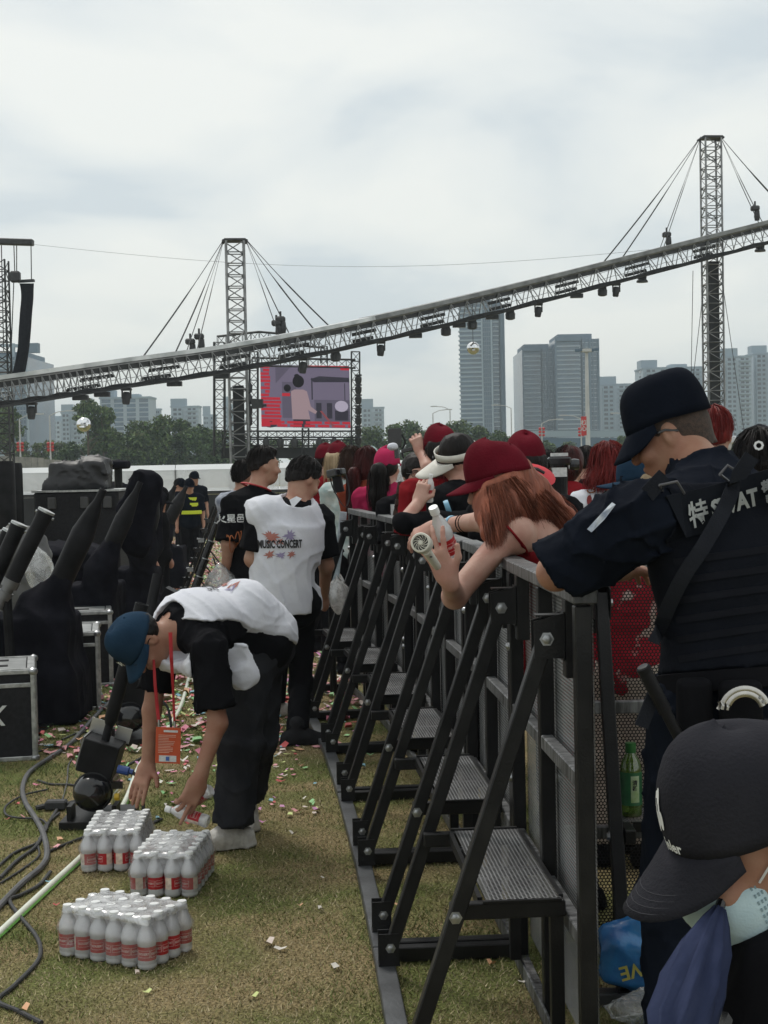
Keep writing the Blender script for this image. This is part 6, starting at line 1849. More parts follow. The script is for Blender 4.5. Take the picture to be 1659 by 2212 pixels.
def badge():
    o = W(363, 1610, 5.99); t = thing('badge', 'orange pass card hanging on a red lanyard from the bending person', 'pass card', o)
    X, Z = V(.99, 0, .0) - V(0, 0, .06), V(.05, 0, 1); Y = V(0, 1, 0)
    w, h = .098, .142
    MB(o).box(o, (w, .004, h), (X.normalized(), Y, Z.normalized())).build('card', mat('card_orange', (.50, .075, .02), .45, 0, (.44, .06, .015), scale=30), t)
    MB(o).box(o - Z * .052 - Y * .003, (.068, .002, .024), (X.normalized(), Y, Z.normalized())).build('logo_strip', print_white, t)
    MB(o).box(o - Z * .052 - Y * .0045, (.014, .002, .016), (X.normalized(), Y, Z.normalized())).build('emblem', mat('emblem_blue', (.05, .12, .38), .5), t)
    mb = MB(o); r = random.Random(2); pw = mat('card_print', (.70, .40, .30), .6)
    MB(o).box(o + Z * .056 - Y * .003 + X * .01, (.055, .002, .008), (X.normalized(), Y, Z.normalized())).build('heading', print_white, t)
    for k in range(12):
        L = .07 * (.55 + .45 * r.random()); mb.box(o + Z * (.040 - .0062 * k) - Y * .003 - X * (.038 - L / 2), (L, .002, .0022), (X.normalized(), Y, Z.normalized()))
    mb.build('small_print', pw, t)
    red = mat('lanyard_red', (.42, .012, .02), .6)
    a1, a2 = W(343, 1560, 5.99), W(377, 1563, 5.99)
    mb = MB(o); mb.sweep([W(368, 1366, 5.93), W(370, 1420, 5.93), W(374, 1490, 5.97), a2], [.0075, .007, .005, .0045], 6, flat=.25); mb.build('strap', red, t)
    mb = MB(o); mb.sweep([W(332, 1425, 5.98), W(335, 1480, 5.98), W(340, 1530, 5.99), a1], [.005, .006, .007, .0065], 6, flat=.25); mb.build('strap', red, t)
    for a in (a1, a2): MB(o).tube(a + V(0, 0, .01), a - V(0, 0, .022), .005, n=6).build('clip', bolt_metal, t)
badge()
def held_bottles():
    for lab, (u0, v0, d0), (u1, v1, d1) in (('water bottle lying crosswise in the bending person hand', (376, 1752, 6.00), (450, 1775, 5.97)), ('upper water bottle tucked against the bending person palm', (400, 1738, 5.99), (456, 1706, 5.95))):
        cap_, bot = W(u0, v0, d0), W(u1, v1, d1); z = (cap_ - bot).normalized()
        t = thing('water_bottle', lab, 'bottle', bot); x, y, z = frame(z); t.scale = (.86,) * 3
        bottle(t, V(0, 0, 0), 0, Matrix((x, y, z)).transposed())
held_bottles()

# ------------------------------------------------------------------ the two men standing behind him
def bib_man():
    g = G(612, 1600); J = stand(g, .42, 1.72, (.62, .62, -.42), (.2, .25, .95), .05)
    sc = 8.66
    J.update(neck=W(640, 1088, 8.66), chest=W(627, 1170, 8.68), waist=W(622, 1240, 8.68), pelvis=W(625, 1310, 8.68), shL=W(563, 1112, 8.62), shR=W(691, 1116, 8.80),
             elL=W(545, 1208, 8.62), wrL=W(575, 1265, 8.9), elR=W(705, 1222, 8.86), wrR=W(700, 1285, 9.1), hipL=W(602, 1330, 8.66), hipR=W(650, 1330, 8.74),
             knL=W(587, 1470, 8.75), knR=W(650, 1475, 8.85), anL=W(578, 1575, 8.75), anR=W(642, 1583, 8.65))
    J['H'] = H = Fr(W(655, 1038, 8.72), (.62, .55, -.48), (.25, .3, .9)); J['bulk'] = 1.02
    t = person('person in white bib seen from behind by the barrier', J, g); o = t.location
    S = Soft(.009); add_head(S, H, J['neck']); torso(S, J); arm(S, J, 'L', frac=2.); arm(S, J, 'R', frac=2.)
    for q in 'LR': S.ell(J['wr' + q] + V(.0, .04, -.05), (.03, .045, .055), None, .03)
    S.build('body', skin_mid, t, o)
    S = Soft(.011); torso(S, J, .022); 
    for q in 'LR': S.cyl(J['sh' + q], J['sh' + q].lerp(J['el' + q], .82), .072, .088, .05)
    S.ell(J['pelvis'] + V(0, 0, .03), (.175, .14, .12), None, .06); S.wrinkle(.010, 44, 2, (1, 1, .6)); S.build('tshirt', f_black, t, o)
    S = Soft(.009); torso(S, J, .042); S.cyl(J['chest'] + V(-.02, 0, .06), W(606, 1328, 8.66), .170, .185, .10); S.cap(W(562, 1105, 8.62), W(575, 1105, 8.60), .075, .08, .05)
    S.plane(J['chest'] + V(0, .06, 0), (.3, 1, 0)); S.plane(W(625, 1327, 8.6), (0.05, 0, -1))
    S.ell(W(648, 1068, 8.60), (.110, .12, .075), None, 0, 's')
    S.cap(J['shR'] + V(.045, 0, .02), W(696, 1245, 8.7), .075, .06, 0, 's'); S.cap(W(700, 1240, 8.6), W(690, 1360, 8.6), .07, .06, 0, 's')
    S.cap(J['shL'] + V(-.12, 0, .0), W(522, 1210, 8.6), .06, .05, 0, 's')
    S.wrinkle(.0075, 44, 12, (1, 1, .4)); bib = S.build('bib', f_white, t, o); bv = bvh_of(bib, o)
    MB(o).slab([W(625, 1080, 8.52), W(640, 1072, 8.52), W(652, 1077, 8.50), W(632, 1098, 8.50)], (0, .006, 0)).build('neck_tag', f_white, t)
    # print
    m1, m2, m3 = mat('print_coral', (.44, .17, .14), .8), mat('print_violet', (.30, .26, .42), .8), print_black
    r = random.Random(8); Xd, Yd = V(.97, .22, 0), V(0, 0, 1); c0 = W(602, 1175, 8.55)
    def burst(cx, cy, n, L, m_):
        for k in range(n):
            an = 2 * math.pi * k / n + r.uniform(-.2, .2); l = L * r.uniform(.5, 1)
            vs_ = [(cx + math.cos(an + q) * w, cy + math.sin(an + q) * w, 0) for q, w in ((0, l), (.35, l * .45), (1.57, .006), (-1.57, .006), (-.35, l * .45))]
            decal('print', vs_, [(0, 1, 2, 3, 4)], c0, Xd, Yd, bv, m_, t, o, .004)
    burst(-.05, .045, 13, .055, m1); burst(.05, .05, 11, .045, m2); burst(-.06, -.055, 9, .035, m1); burst(.0, -.06, 9, .035, m2); burst(.06, -.055, 9, .035, m1); burst(.0, .02, 8, .03, m1)
    vs_, fs_ = text_mesh('MUSIC CONCERT', .060, .0024, xs=.50); decal('lettering', vs_, fs_, c0, Xd, Yd, bv, m3, t, o, .0075)
    S = Soft(.011); S.ell(J['pelvis'], (.165, .125, .13), None, .05)
    for q in 'LR': S.cap(J['hip' + q], J['kn' + q], .084, .068, .04); S.cyl(J['kn' + q], J['an' + q], .066, .066, .03)
    S.wrinkle(.009, 44, 4, (1, 1, .5)); S.build('trousers', f_black, t, o)
    for an, tu in (('anL', (556, 1617)), ('anR', (672, 1608))):
        S = Soft(.009); toe = G(*tu); shoe(S, V(J[an].x, J[an].y, .09), V(toe.x, toe.y, 0)); S.build('shoe', fabric('shoe_dark', (.022, .022, .024)), t, o)
    short_hair(t, H, h_black, o, .007, .011, -.055, .06, .007, 3)
bib_man()

def black_tee_man():
    g = G(575, 1545); J = stand(g, .75, 1.74, (.93, .36, -.05))
    J.update(neck=W(553, 1062, 9.9), chest=W(545, 1130, 9.9), waist=W(543, 1195, 9.9), pelvis=W(548, 1255, 9.9), shL=W(505, 1088, 9.78), shR=W(590, 1090, 10.1), elL=W(493, 1175, 9.75), wrL=W(487, 1240, 9.8), elR=W(610, 1180, 10.2), wrR=W(615, 1240, 10.2))
    J['H'] = H = Fr(W(570, 1008, 9.95), (.92, .38, -.06))
    t = person('person in black tee with red neck strap looking right', J, g); o = t.location
    S = Soft(.010); add_head(S, H, J['neck']); torso(S, J); arm(S, J, 'L', frac=2.); arm(S, J, 'R', frac=2.); S.ell(J['wrL'] + V(0, .02, -.06), (.03, .04, .06), None, .03)
    S.build('body', skin_mid, t, o)
    S = Soft(.012); torso(S, J, .024)
    for q in 'LR': S.cyl(J['sh' + q], J['sh' + q].lerp(J['el' + q], .95), .072, .090, .05)
    S.ell(J['pelvis'] + V(0, 0, .05), (.18, .15, .13), None, .06); S.wrinkle(.010, 42, 5, (1, 1, .6)); tee = S.build('tshirt', f_black, t, o); bv = bvh_of(tee, o)
    vs_, fs_ = text_mesh('火星邑回', .058, .0012); decal('lettering', vs_, fs_, W(522, 1122, 9.6), V(.9, .42, 0), V(0, 0, 1), bv, print_white, t, o, .006)
    m = mat('print_flame', (.42, .13, .04), .7)
    for ph in (0, 1):
        mb = MB(); mb.sweep([(.035 * math.sin(a + ph) * (1 + .4 * ph), .05 * math.sin(2 * a + ph) - .02 * a / 3, 0) for a in (6.28 * i / 20 for i in range(21))], .003, 4)
        decal('print', mb.v, mb.f, W(517, 1165, 9.6), V(.9, .42, 0), V(0, 0, 1), bv, m, t, o, .006)
    S = Soft(.013); S.ell(J['pelvis'], (.165, .13, .13), None, .05)
    for q in 'LR': S.cap(J['hip' + q], J['kn' + q], .095, .085, .05); S.cyl(J['kn' + q], J['an' + q], .08, .072, .05)
    S.wrinkle(.006, 18, 4); S.build('trousers', f_black, t, o)
    for q in 'LR':
        S = Soft(.010); shoe(S, J['an' + q], J['toe' + q]); S.build('shoe', MATS['sneaker'], t, o)
    short_hair(t, H, h_black, o, .007, .008, -.035, .06, .007, 5)
    mb = MB(o); mb.sweep([J['neck'] + V(.09 * math.cos(a), .08 * math.sin(a), .03 - .03 * math.cos(a - .5)) for a in (2 * math.pi * i / 16 for i in range(17))], .012, 6, flat=.5); mb.build('neck_strap', MATS['lanyard_red'], t)
    clear_bag('crumpled white plastic bag carried low by black tee wearer', 481, 1262, 9.75, .10, .075, 5, bag_film, .08)
black_tee_man()

def plain_person(label, u_head, v_head, d, ang, shirt, hair, headf=None, hairstyle='short', h=None, trousers=f_black, capm=None, res=.013, up=(0, 0, 1), sk=skin_pale, sleeve=.85, over=None, group=None, bulk=.92, brim=.07, cap_back=False, arms=True, cap_tilt=.25, arms_up=True):
    """a figure standing at depth d whose head centre is seen at (u, v)"""
    hc = W(u_head, v_head, d); gz = ground_z(hc.y); hh = (hc.z - gz) / 1.60 * 1.72
    J = stand(V(hc.x - math.sin(ang) * .02, hc.y - math.cos(ang) * .02, gz), ang, hh, None, (0, 0, 1), 0, over, bulk)
    J['H'] = H = Fr(hc, headf or V(math.sin(ang), math.cos(ang), 0), up)
    if arms_up:
        b_, F_ = V(hc.x, hc.y, gz), V(math.sin(ang), math.cos(ang), 0); X_ = V(F_.y, -F_.x, 0); s_ = hh / 1.72
        for q, sg in (('L', -1), ('R', 1)): J['el' + q] = b_ + X_ * (sg * .19 * s_) + F_ * .03 + V(0, 0, 1.13 * s_); J['wr' + q] = b_ + X_ * (sg * .05 * s_) + F_ * .22 + V(0, 0, 1.24 * s_)
    t = person(label, J, V(hc.x, hc.y, gz), group); o = t.location
    S = Soft(res * .8); add_head(S, H, J['neck'], res < .0125)
    torso(S, J)
    if arms:
        for q in 'LR': arm(S, J, q, frac=2.); S.ell(J['wr' + q] + (J['wr' + q] - J['el' + q]).normalized() * .06, (.035, .035, .05), None, .03)
    S.build('body', sk, t, o)
    S = Soft(res); torso(S, J, .020)
    for q in 'LR': S.cyl(J['sh' + q], J['sh' + q].lerp(J['el' + q], sleeve) if sleeve <= 1 else J['el' + q], .066, .078, .05)
    if sleeve > 1:
        for q in 'LR': S.cyl(J['el' + q], J['el' + q].lerp(J['wr' + q], .92), .066, .05, .03)
    S.wrinkle(.009, 44, int(u_head)); sh = S.build('shirt', shirt, t, o)
    S = Soft(res * 1.3); S.ell(J['pelvis'], (.155, .115, .12), None, .05)
    for q in 'LR': S.cap(J['hip' + q], J['kn' + q], .088, .072, .05); S.cyl(J['kn' + q], J['an' + q], .07, .06, .05)
    S.build('trousers', trousers, t, o)
    S = Soft(res * 1.3)
    for q in 'LR': shoe(S, J['an' + q], J['toe' + q])
    S.build('shoes', f_black, t, o)
    if hairstyle == 'short': short_hair(t, H, hair, o, res * .8, .014, -.045, .06, .006, int(u_head))
    if capm:
        cap_mesh(t, H, capm, o, brim, cap_tilt, 1.05, eyelets=False, brim_dir=-1 if cap_back else 1)
    return J, H, t, o, sh
# ------------------------------------------------------------------ the woman leaning over the rail
def rail_girl():
    J = dict(pelvis=W(1200, 1430, 5.45), waist=W(1200, 1310, 5.38), chest=W(1172, 1208, 5.25), neck=W(1128, 1118, 5.20), shL=W(1096, 1156, 5.04), shR=W(1096, 1138, 5.43),
             elL=W(982, 1288, 4.92), wrL=W(969, 1250, 4.73), elR=W(1040, 1126, 5.68), wrR=W(938, 1138, 5.93), hipL=W(1195, 1450, 5.36), hipR=W(1210, 1450, 5.54), bulk=.86, arm=.92)
    for q, dx in (('L', -.09), ('R', .09)):
        J['kn' + q] = V(.62, 5.45 + dx, .47); J['an' + q] = V(.66, 5.45 + dx, .09); J['toe' + q] = V(.52, 5.45 + dx, 0)
    J['H'] = H = Fr(W(1077, 1043, 5.15), (-.95, -.06, -.30), (-.29, 0, .95))
    t = person('person in dark red cap with long auburn hair leaning over the rail', J, V(.65, 5.45, 0)); o = t.location
    S = Soft(.0050); add_head(S, H, J['neck'], True, .046); torso(S, J, 0, True, .06); arm(S, J, 'L', frac=2., k=.025); arm(S, J, 'R', frac=2., k=.02)
    S.ell(J['shL'] + V(.03, .03, .0), (.062, .062, .062), None, .05)
    add_hand(S, J['wrL'], V(-.42, .02, .90), V(-.35, -.92, .0), 1, (.22, .24, .28, .34), .15, 1.02, .22)
    add_hand(S, J['wrR'], V(-.90, .2, -.38), V(-.25, -.55, .8), -1, (.5, .55, .6, .7), .5, .95)
    S.build('body', skin_pale, t, o)
    S = Soft(.010); torso(S, J, .010); S.plane(J['chest'] + V(0, 0, .045), (-.1, 0, 1)); S.wrinkle(.004, 26, 3); S.build('camisole', f_red, t, o)
    mb = MB(o); bd = bvh_of(t.children[0], o)
    for pts in ([(1092, 1133), (1104, 1146), (1117, 1162), (1130, 1180), (1140, 1200)],):
        P = []
        for u, v in pts:
            p = W(u, v, 4.6); h = bd.ray_cast(p, (p - CAM).normalized(), 2); P.append((h[0] if h[0] else W(u, v, 5.0)) - (p - CAM).normalized() * .004)
        mb.sweep(P, .0085, 6, flat=.4)
    mb.build('strap', f_red, t)
    S = Soft(.013); S.ell(J['pelvis'], (.14, .17, .13), None, .05)
    for q in 'LR': S.cap(J['hip' + q], J['kn' + q], .085, .07, .05); S.cyl(J['kn' + q], J['an' + q], .068, .06, .04)
    S.build('trousers', f_red, t, o)
    S = Soft(.013)
    for q in 'LR': shoe(S, J['an' + q], J['toe' + q])
    S.build('shoes', f_black, t, o)
    cap_mesh(t, H, f_cap_red, o, .080, .28, 1.08)
    glasses(t, H, o, gloss_black)
    hp = lambda L: [W(*q) for q in L]
    gd = [hp([(1038, 1058, 5.07), (1042, 1090, 5.05), (1047, 1120, 5.02), (1053, 1152, 4.99), (1060, 1182, 4.97)]), hp([(1058, 1052, 5.04), (1064, 1085, 5.02), (1070, 1112, 5.0), (1076, 1142, 4.98), (1080, 1174, 4.96)]),
          hp([(1086, 1044, 5.03), (1098, 1072, 5.02), (1106, 1096, 5.02), (1112, 1115, 5.03), (1112, 1134, 5.04)]), hp([(1108, 1034, 5.05), (1136, 1072, 5.08), (1155, 1108, 5.12), (1172, 1142, 5.17), (1186, 1185, 5.22)]),
          hp([(1122, 1022, 5.10), (1154, 1058, 5.13), (1184, 1096, 5.16), (1208, 1128, 5.20), (1222, 1165, 5.24)]), hp([(1130, 1008, 5.14), (1164, 1046, 5.16), (1200, 1084, 5.18), (1232, 1114, 5.22), (1252, 1150, 5.25)])]
    S = Soft(.008)
    for q in gd: S.chain([p + V(0, .030, 0) for p in q], [.024, .025, .022, .016, .006], .035)
    S.chain([H.p(0, -.05, .02), W(1125, 1060, 5.18), W(1170, 1095, 5.25)], [.06, .045, .02], .05)
    S.wrinkle(.004, 60, 3, (1, 1, .2)); S.build('hair_mass', h_auburn, t, o)
    fine = [catmull(q, 4) for q in gd]
    strands('hair', fine, 6000, .0009, .0065, h_auburn, t, o, 3, cut=.74)
    strands('hair', [[p + V(0, .05, .01) for p in q] for q in fine[3:]], 900, .0011, .012, h_auburn, t, o, 5)
    for (u, v, d, rr, m_) in ((978, 1127, 5.83, .034, mat('band_blue', (.20, .42, .58), .5)), (1000, 1122, 5.78, .034, f_black), (1006, 1121, 5.77, .034, f_black)):
        c = J['elR'].lerp(J['wrR'], (1040 - u) / 102); MB(o).lathe([(rr, -.008 if m_ != f_black else -.003), (rr + .002, 0), (rr, .008 if m_ != f_black else .003)], 16, c, J['wrR'] - J['elR']).build('wrist_band', m_, t, smooth=True)
    return J, t
JG, TG = rail_girl()

def hand_fan():
    c = W(910, 1173, 4.60); t = thing('hand_fan', 'white handheld fan held out over the rail', 'fan', c)
    ivory = mat('ivory', (.62, .60, .52), .4, 0, (.56, .54, .47), scale=20)
    n = V(-.28, -.93, .22).normalized(); x, y, z = frame(n)
    MB(c).lathe([(.020, -.034), (.029, -.030), (.031, -.010), (.031, .008), (.029, .011), (.024, .012), (.0235, .004)], 28, c, n).build('housing', ivory, t, smooth=35)
    MB(c).lathe([(.0235, .005), (0, .005)], 20, c, n).build('intake', mat('fan_dark', (.03, .03, .03), .6), t)
    mb = MB(c)
    for i in range(12):
        a = 2 * math.pi * i / 12; p = [c + n * .008 + (x * math.cos(a + q * .9) + y * math.sin(a + q * .9)) * (.006 + .018 * q) for q in (0, .35, .7, 1)]; mb.sweep(p, .0013, 4)
    mb.lathe([(.007, .004), (.007, .011), (0, .012)], 12, c, n); mb.build('grille', ivory, t)
    MB(c).sweep([c - n * .012 + V(.012, 0, -.022), W(926, 1197, 4.63), W(938, 1214, 4.66), W(945, 1224, 4.69)], [.015, .014, .013, .012], 14).build('handle', ivory, t, smooth=True)
    MB(c).box(W(931, 1203, 4.61), (.008, .003, .004)).build('switch', print_black, t)
hand_fan()
def lone_bottle(label, cap_, bot, txt=None, sc=1.0):
    z = (cap_ - bot).normalized(); t = thing('water_bottle', label, 'bottle', bot); x, y, z = frame(z, (-.2, -1, 0))
    t.scale = (sc,) * 3
    bottle(t, V(0, 0, 0), 0, Matrix((x, y, z)).transposed())
    return t
lone_bottle('half empty red labelled bottle gripped beside the white fan', W(944, 1118, 4.82), W(981, 1212, 4.90))

# ------------------------------------------------------------------ the crowd behind the rail
def long_hair(t, o, H, m, length, seed, n=1600, back=.09, side=.085, res=.010, width=.0013, fall=V(0, 0, -1), spread=1.0, jit=.010, capped=False):
    S = Soft(res); S.ell(H.p(0, -.014, .032), (.084, .102, .103), H.ax, .02)
    S.ell(H.p(0, .085, -.035), (.075, .07, .085), H.ax, 0, 's')
    if capped: S.plane(H.p(0, 0, .045), H.u)
    ends = H.p(0, -back * .45, -.04) + fall * length * .75
    S.chain([H.p(0, -.03, .0), H.p(0, -back * .45, -.05), ends], [.080, .072 * spread, .035 * spread], .05)
    S.wrinkle(.006, 60, seed, (1, 1, .25)); S.build('hair_mass', m, t, o)
    gd = []
    for a in np.linspace(-1.65, 1.65, 9):
        cr = H.p(.02 * math.sin(a), -.014 - .03 * math.cos(a), .137); top = H.p(.075 * math.sin(a), -.014 - .085 * math.cos(a), .095); mid = H.p(.094 * math.sin(a), -.014 - .108 * math.cos(a), -.005)
        low = mid + fall * length * .5 + (H.r * math.sin(a) * .02 - H.f * .01) * spread; end = mid + fall * length * (1 if abs(a) < 1 else .8)
        if capped: cr = top = H.p(.082 * math.sin(a), -.014 - .094 * math.cos(a), .034)
        gd.append(catmull(([top + (mid - top) * .3] if capped else [cr, top]) + [mid, low, end], 4))
    strands('hair', gd, n, width, jit, m, t, o, seed)
def ponytail(t, o, H, m, length, seed, n=350, at=(0, -.10, .03), end=V(0, -.02, -1), r=.035):
    a = H.p(*at); S = Soft(.010); p1 = a - H.f * .04 - V(0, 0, .03); p2 = a + end * length
    S.chain([a, p1, p1.lerp(p2, .5), p2], [.022, r, r * 1.1, r * .35], .02); S.wrinkle(.005, 70, seed, (1, 1, .2)); S.build('ponytail', m, t, o)
    gd = [catmull([a, p1 + q, p1.lerp(p2, .5) + q * 1.3, p2 + q * .8], 4) for q in (V(-r, 0, 0), V(0, -r, 0), V(r, 0, 0), V(0, r, 0), V(-r, 0, 0))]
    strands('ponytail_hair', gd, n, .002, .008, m, t, o, seed)
def cap_hair(t, o, H, m, res=.010):
    S = Soft(res); S.ell(H.p(0, -.03, .01), (.084, .088, .085), H.ax, .02); S.plane(H.p(0, .015, 0), H.f); S.plane(H.p(0, 0, .05), H.u); S.wrinkle(.005, 70, 3); S.build('hair', m, t, o)
blk = f_black
# visor wearer
J, H, t, o, _ = plain_person('person in white sun visor turned aside beside the rail', 988, 990, 7.9, -.9, blk, h_black, V(-.93, .20, -.26), hairstyle=None, res=.010, sleeve=1.5, up=(-.22, -.42, .86),
                   over=None, sk=skin_pale)
S = Soft(.008); S.ell(H.p(0, -.014, .036), (.083, .101, .102), H.ax, .02); S.ell(H.p(0, -.07, -.03), (.06, .05, .06), H.ax, .04); S.plane(H.p(0, .065, -.03), (H.f * .75 - H.u * .62)); S.wrinkle(.006, 70, 4, (1, 1, .3)); S.build('hair', h_black, t, o)
def visor(t, H, o):
    m = mat('visor_white', (.68, .66, .60), .6, 0, (.60, .58, .53), scale=20); mb = MB(o); n = 30
    vs_ = []
    for zz, e in ((.022, 1.085), (.060, 1.05)):
        for i in range(n + 1):
            a = (i / n - .5) * 2 * R(172); vs_.append(H.p(.083 * e * math.sin(a), .104 * e * math.cos(a) - .010, zz + .016 * math.cos(a)))
    mb.add(vs_, [(i, i + 1, n + 2 + i, n + 1 + i) for i in range(n)]); b = mb.build('visor', m, t, smooth='all'); q = b.modifiers.new('t', 'SOLIDIFY'); q.thickness = .005
    c = cap_mesh(t, H, m, o, .135, .40, 1.10, button=False, eyelets=False, lower=.012)
    bm = bmesh.new(); bm.from_mesh(c.data); bmesh.ops.delete(bm, geom=[v for v in bm.verts], context='VERTS'); bm.free()
    br = [k for k in c.children if k.name.startswith('brim')][0]; br.parent = b; bpy.data.objects.remove(c)
    mb = MB(o); mb.sweep([H.p(.083 * 1.10 * math.sin(a), .104 * 1.10 * math.cos(a) - .010, .026) for a in np.linspace(-1.25, 1.25, 20)], .0025, 5); mb.build('trim', print_black, b)
    MB(o).box(H.p(-.03, .112, .056), (.03, .006, .012), H.ax).build('badge_plate', print_black, b)
visor(t, H, o)
def raised_arm(label, sh, el, wr, hd, m, parent, org, sk=skin_pale, curl=(.7, .7, .7, .7), back=V(0, -1, 0), side=1, res=.007):
    pass
def forearm(t, o, el, wr, d, back, side, sk=skin_pale, sl=None, curl=(.7, .75, .8, .85), r0=.040, thumb=.5):
    S = Soft(.0065); S.cap(el, wr, r0, .026, .02); add_hand(S, wr, d, back, side, curl, thumb, .95); S.build('forearm', sk, t, o)
    if sl is not None:
        S = Soft(.009); S.cap(sl, el, .062, .056, .03); S.cyl(el, el.lerp(wr, .12), .056, .05, .02); S.wrinkle(.005, 30, 2); S.build('sleeve', blk, t, o)
forearm(t, o, W(872, 1130, 7.35), W(905, 1083, 7.45), V(.30, .1, .95), V(-.3, -.95, 0), 1, sl=W(1030, 1128, 7.75))
lone_bottle('water bottle held upright beside the smiling person with glasses', W(931, 1025, 7.46), W(927, 1085, 7.48), sc=.66)
MB(o).lathe([(.036, -.012), (.038, 0), (.036, .012)], 14, W(967, 1096, 7.6), V(.9, 0, .3)).build('wrist_band', MATS['band_blue'], t, smooth=True)
# glasses wearer facing us
J, H, t, o, sh = plain_person('smiling person with glasses and braids facing the camera', 900, 1026, 9.3, 2.9, blk, h_black, V(.22, -.97, -.06), hairstyle=None, res=.010)
S = Soft(.008); S.ell(H.p(0, -.014, .036), (.092, .110, .106), H.ax, .02); S.ell(H.p(.0, .085, -.022), (.062, .07, .072), H.ax, 0, 's'); S.plane(H.p(0, 0, -.05), -H.u); S.wrinkle(.006, 60, 4); S.build('hair', h_black, t, o)
glasses(t, H, o, gloss_black); eyes(t, H, o, True)
mb = MB(o); mb.sweep([W(868 - 1.2 * i + 2 * math.sin(i * 2.2), 1040 + 8 * i, 9.15) for i in range(11)], [.024 + .006 * math.sin(i * 2.2) for i in range(11)], 8); mb.build('braid', h_brown, t, smooth=True)
bv = bvh_of(sh, o); decal('chest_print', [(-.075, -.05, 0), (.075, -.05, 0), (.075, .05, 0), (-.075, .05, 0)], [(0, 1, 2, 3)], W(880, 1108, 9.1), V(1, .2, 0), V(0, 0, 1), bv, print_white, t, o, .004, 3)
vs_, fs_ = text_mesh('4U7?', .075, .002, xs=.7); decal('chest_print', vs_, fs_, W(880, 1108, 9.1), V(1, .2, 0), V(0, 0, 1), bv, MATS['print_coral'], t, o, .008)
# pink cap from behind
J, H, t, o, _ = plain_person('person in bright pink cap and pink top seen from behind', 837, 1010, 10.6, .35, f_pink, h_black, V(.35, .93, .05), hairstyle=None, capm=f_pink, res=.012)
cap_hair(t, o, H, h_black); ponytail(t, o, H, h_black, .36, 7, 500, (-.01, -.10, .02), V(-.10, -.05, -1), .055)
# wine red hair with ponytail
J, H, t, o, _ = plain_person('person with wine red hair, headband and ponytail in rust top', 798, 1006, 11.3, .6, f_orange, h_wine, V(.66, .74, 0), hairstyle='short', res=.012)
long_hair(t, o, H, h_wine, .10, 5, 300); ponytail(t, o, H, h_wine, .46, 9, 500, (-.02, -.11, -.02), V(-.08, -.05, -1), .04)
mb = MB(o); mb.sweep([H.p(.095 * math.cos(a), .01, .04 + .105 * math.sin(a)) for a in np.linspace(-.2, 3.3, 14)], .010, 6, flat=.5); mb.build('headband', f_plaid, t)
# brown hair, plaid shirt, camera on shoulder
J, H, t, o, _ = plain_person('person with brown hair in pale plaid shirt', 762, 1003, 11.8, .2, f_plaid, h_brown, V(.3, .95, 0), hairstyle=None, res=.013, sleeve=1.5)
long_hair(t, o, H, h_brown, .12, 11, 500)
J, H, t, o, _ = plain_person('person in dark red cap with long blond hair', 730, 992, 12.6, .25, f_red, h_blond, V(.25, .95, 0), hairstyle=None, capm=f_cap_red, res=.014)
long_hair(t, o, H, h_blond, .50, 13, 600, capped=True)
J, H, t, o, _ = plain_person('farthest person in dark red cap at the end of the rail', 703, 994, 13.4, .2, f_red, h_black, V(.2, .97, 0), hairstyle=None, capm=f_cap_red, res=.014)
cap_hair(t, o, H, h_black)
J, H, t, o, _ = plain_person('person in dark red cap behind the white visor', 950, 975, 8.3, -.5, f_red, h_black, V(-.5, .86, 0), hairstyle=None, capm=f_cap_red, res=.012)
long_hair(t, o, H, h_black, .25, 15, 400, capped=True)
forearm(t, o, W(925, 1010, 8.2), W(911, 978, 8.3), V(-.3, .2, .8), V(0, -1, .2), 1)
J, H, t, o, _ = plain_person('person in dark red cap with a red visor slung at the nape', 1133, 1005, 6.7, .3, blk, h_black, V(-.2, .95, .1), hairstyle=None, capm=f_cap_red, res=.011)
long_hair(t, o, H, h_black, .33, 17, 600, capped=True)
mb = MB(o); c = W(1158, 1026, 6.5); mb.lathe([(.001, 0), (.05, .004), (.085, .0)], 18, c, V(.35, -.8, .6), sx=1.0, sy=.62); b = mb.build('spare_visor', mat('coral_red', (.62, .03, .045), .5), t, smooth=True); q = b.modifiers.new('t', 'SOLIDIFY'); q.thickness = .006
mb = MB(o); mb.sweep([W(1142, 1010, 6.46), W(1160, 1013, 6.44), W(1176, 1022, 6.44)], .012, 6, flat=.6); mb.build('visor_strap', print_black, t)
J, H, t, o, _ = plain_person('person with dark hair streaked red looking right', 1229, 1008, 10.6, .8, f_red, h_black, V(.8, .55, 0), hairstyle=None, res=.013)
long_hair(t, o, H, h_black, .08, 19, 300); long_hair(t, o, Fr(H.p(.02, .01, .01), H.f, H.u), h_wine, .06, 20, 90)
J, H, t, o, _ = plain_person('black haired person far behind the red haired one', 1267, 1001, 12.4, .5, f_black, h_black, res=.015)
J, H, t, o, _ = plain_person('tiny black haired head far back between two caps', 1182, 1001, 16, .1, f_white, h_black, res=.018)
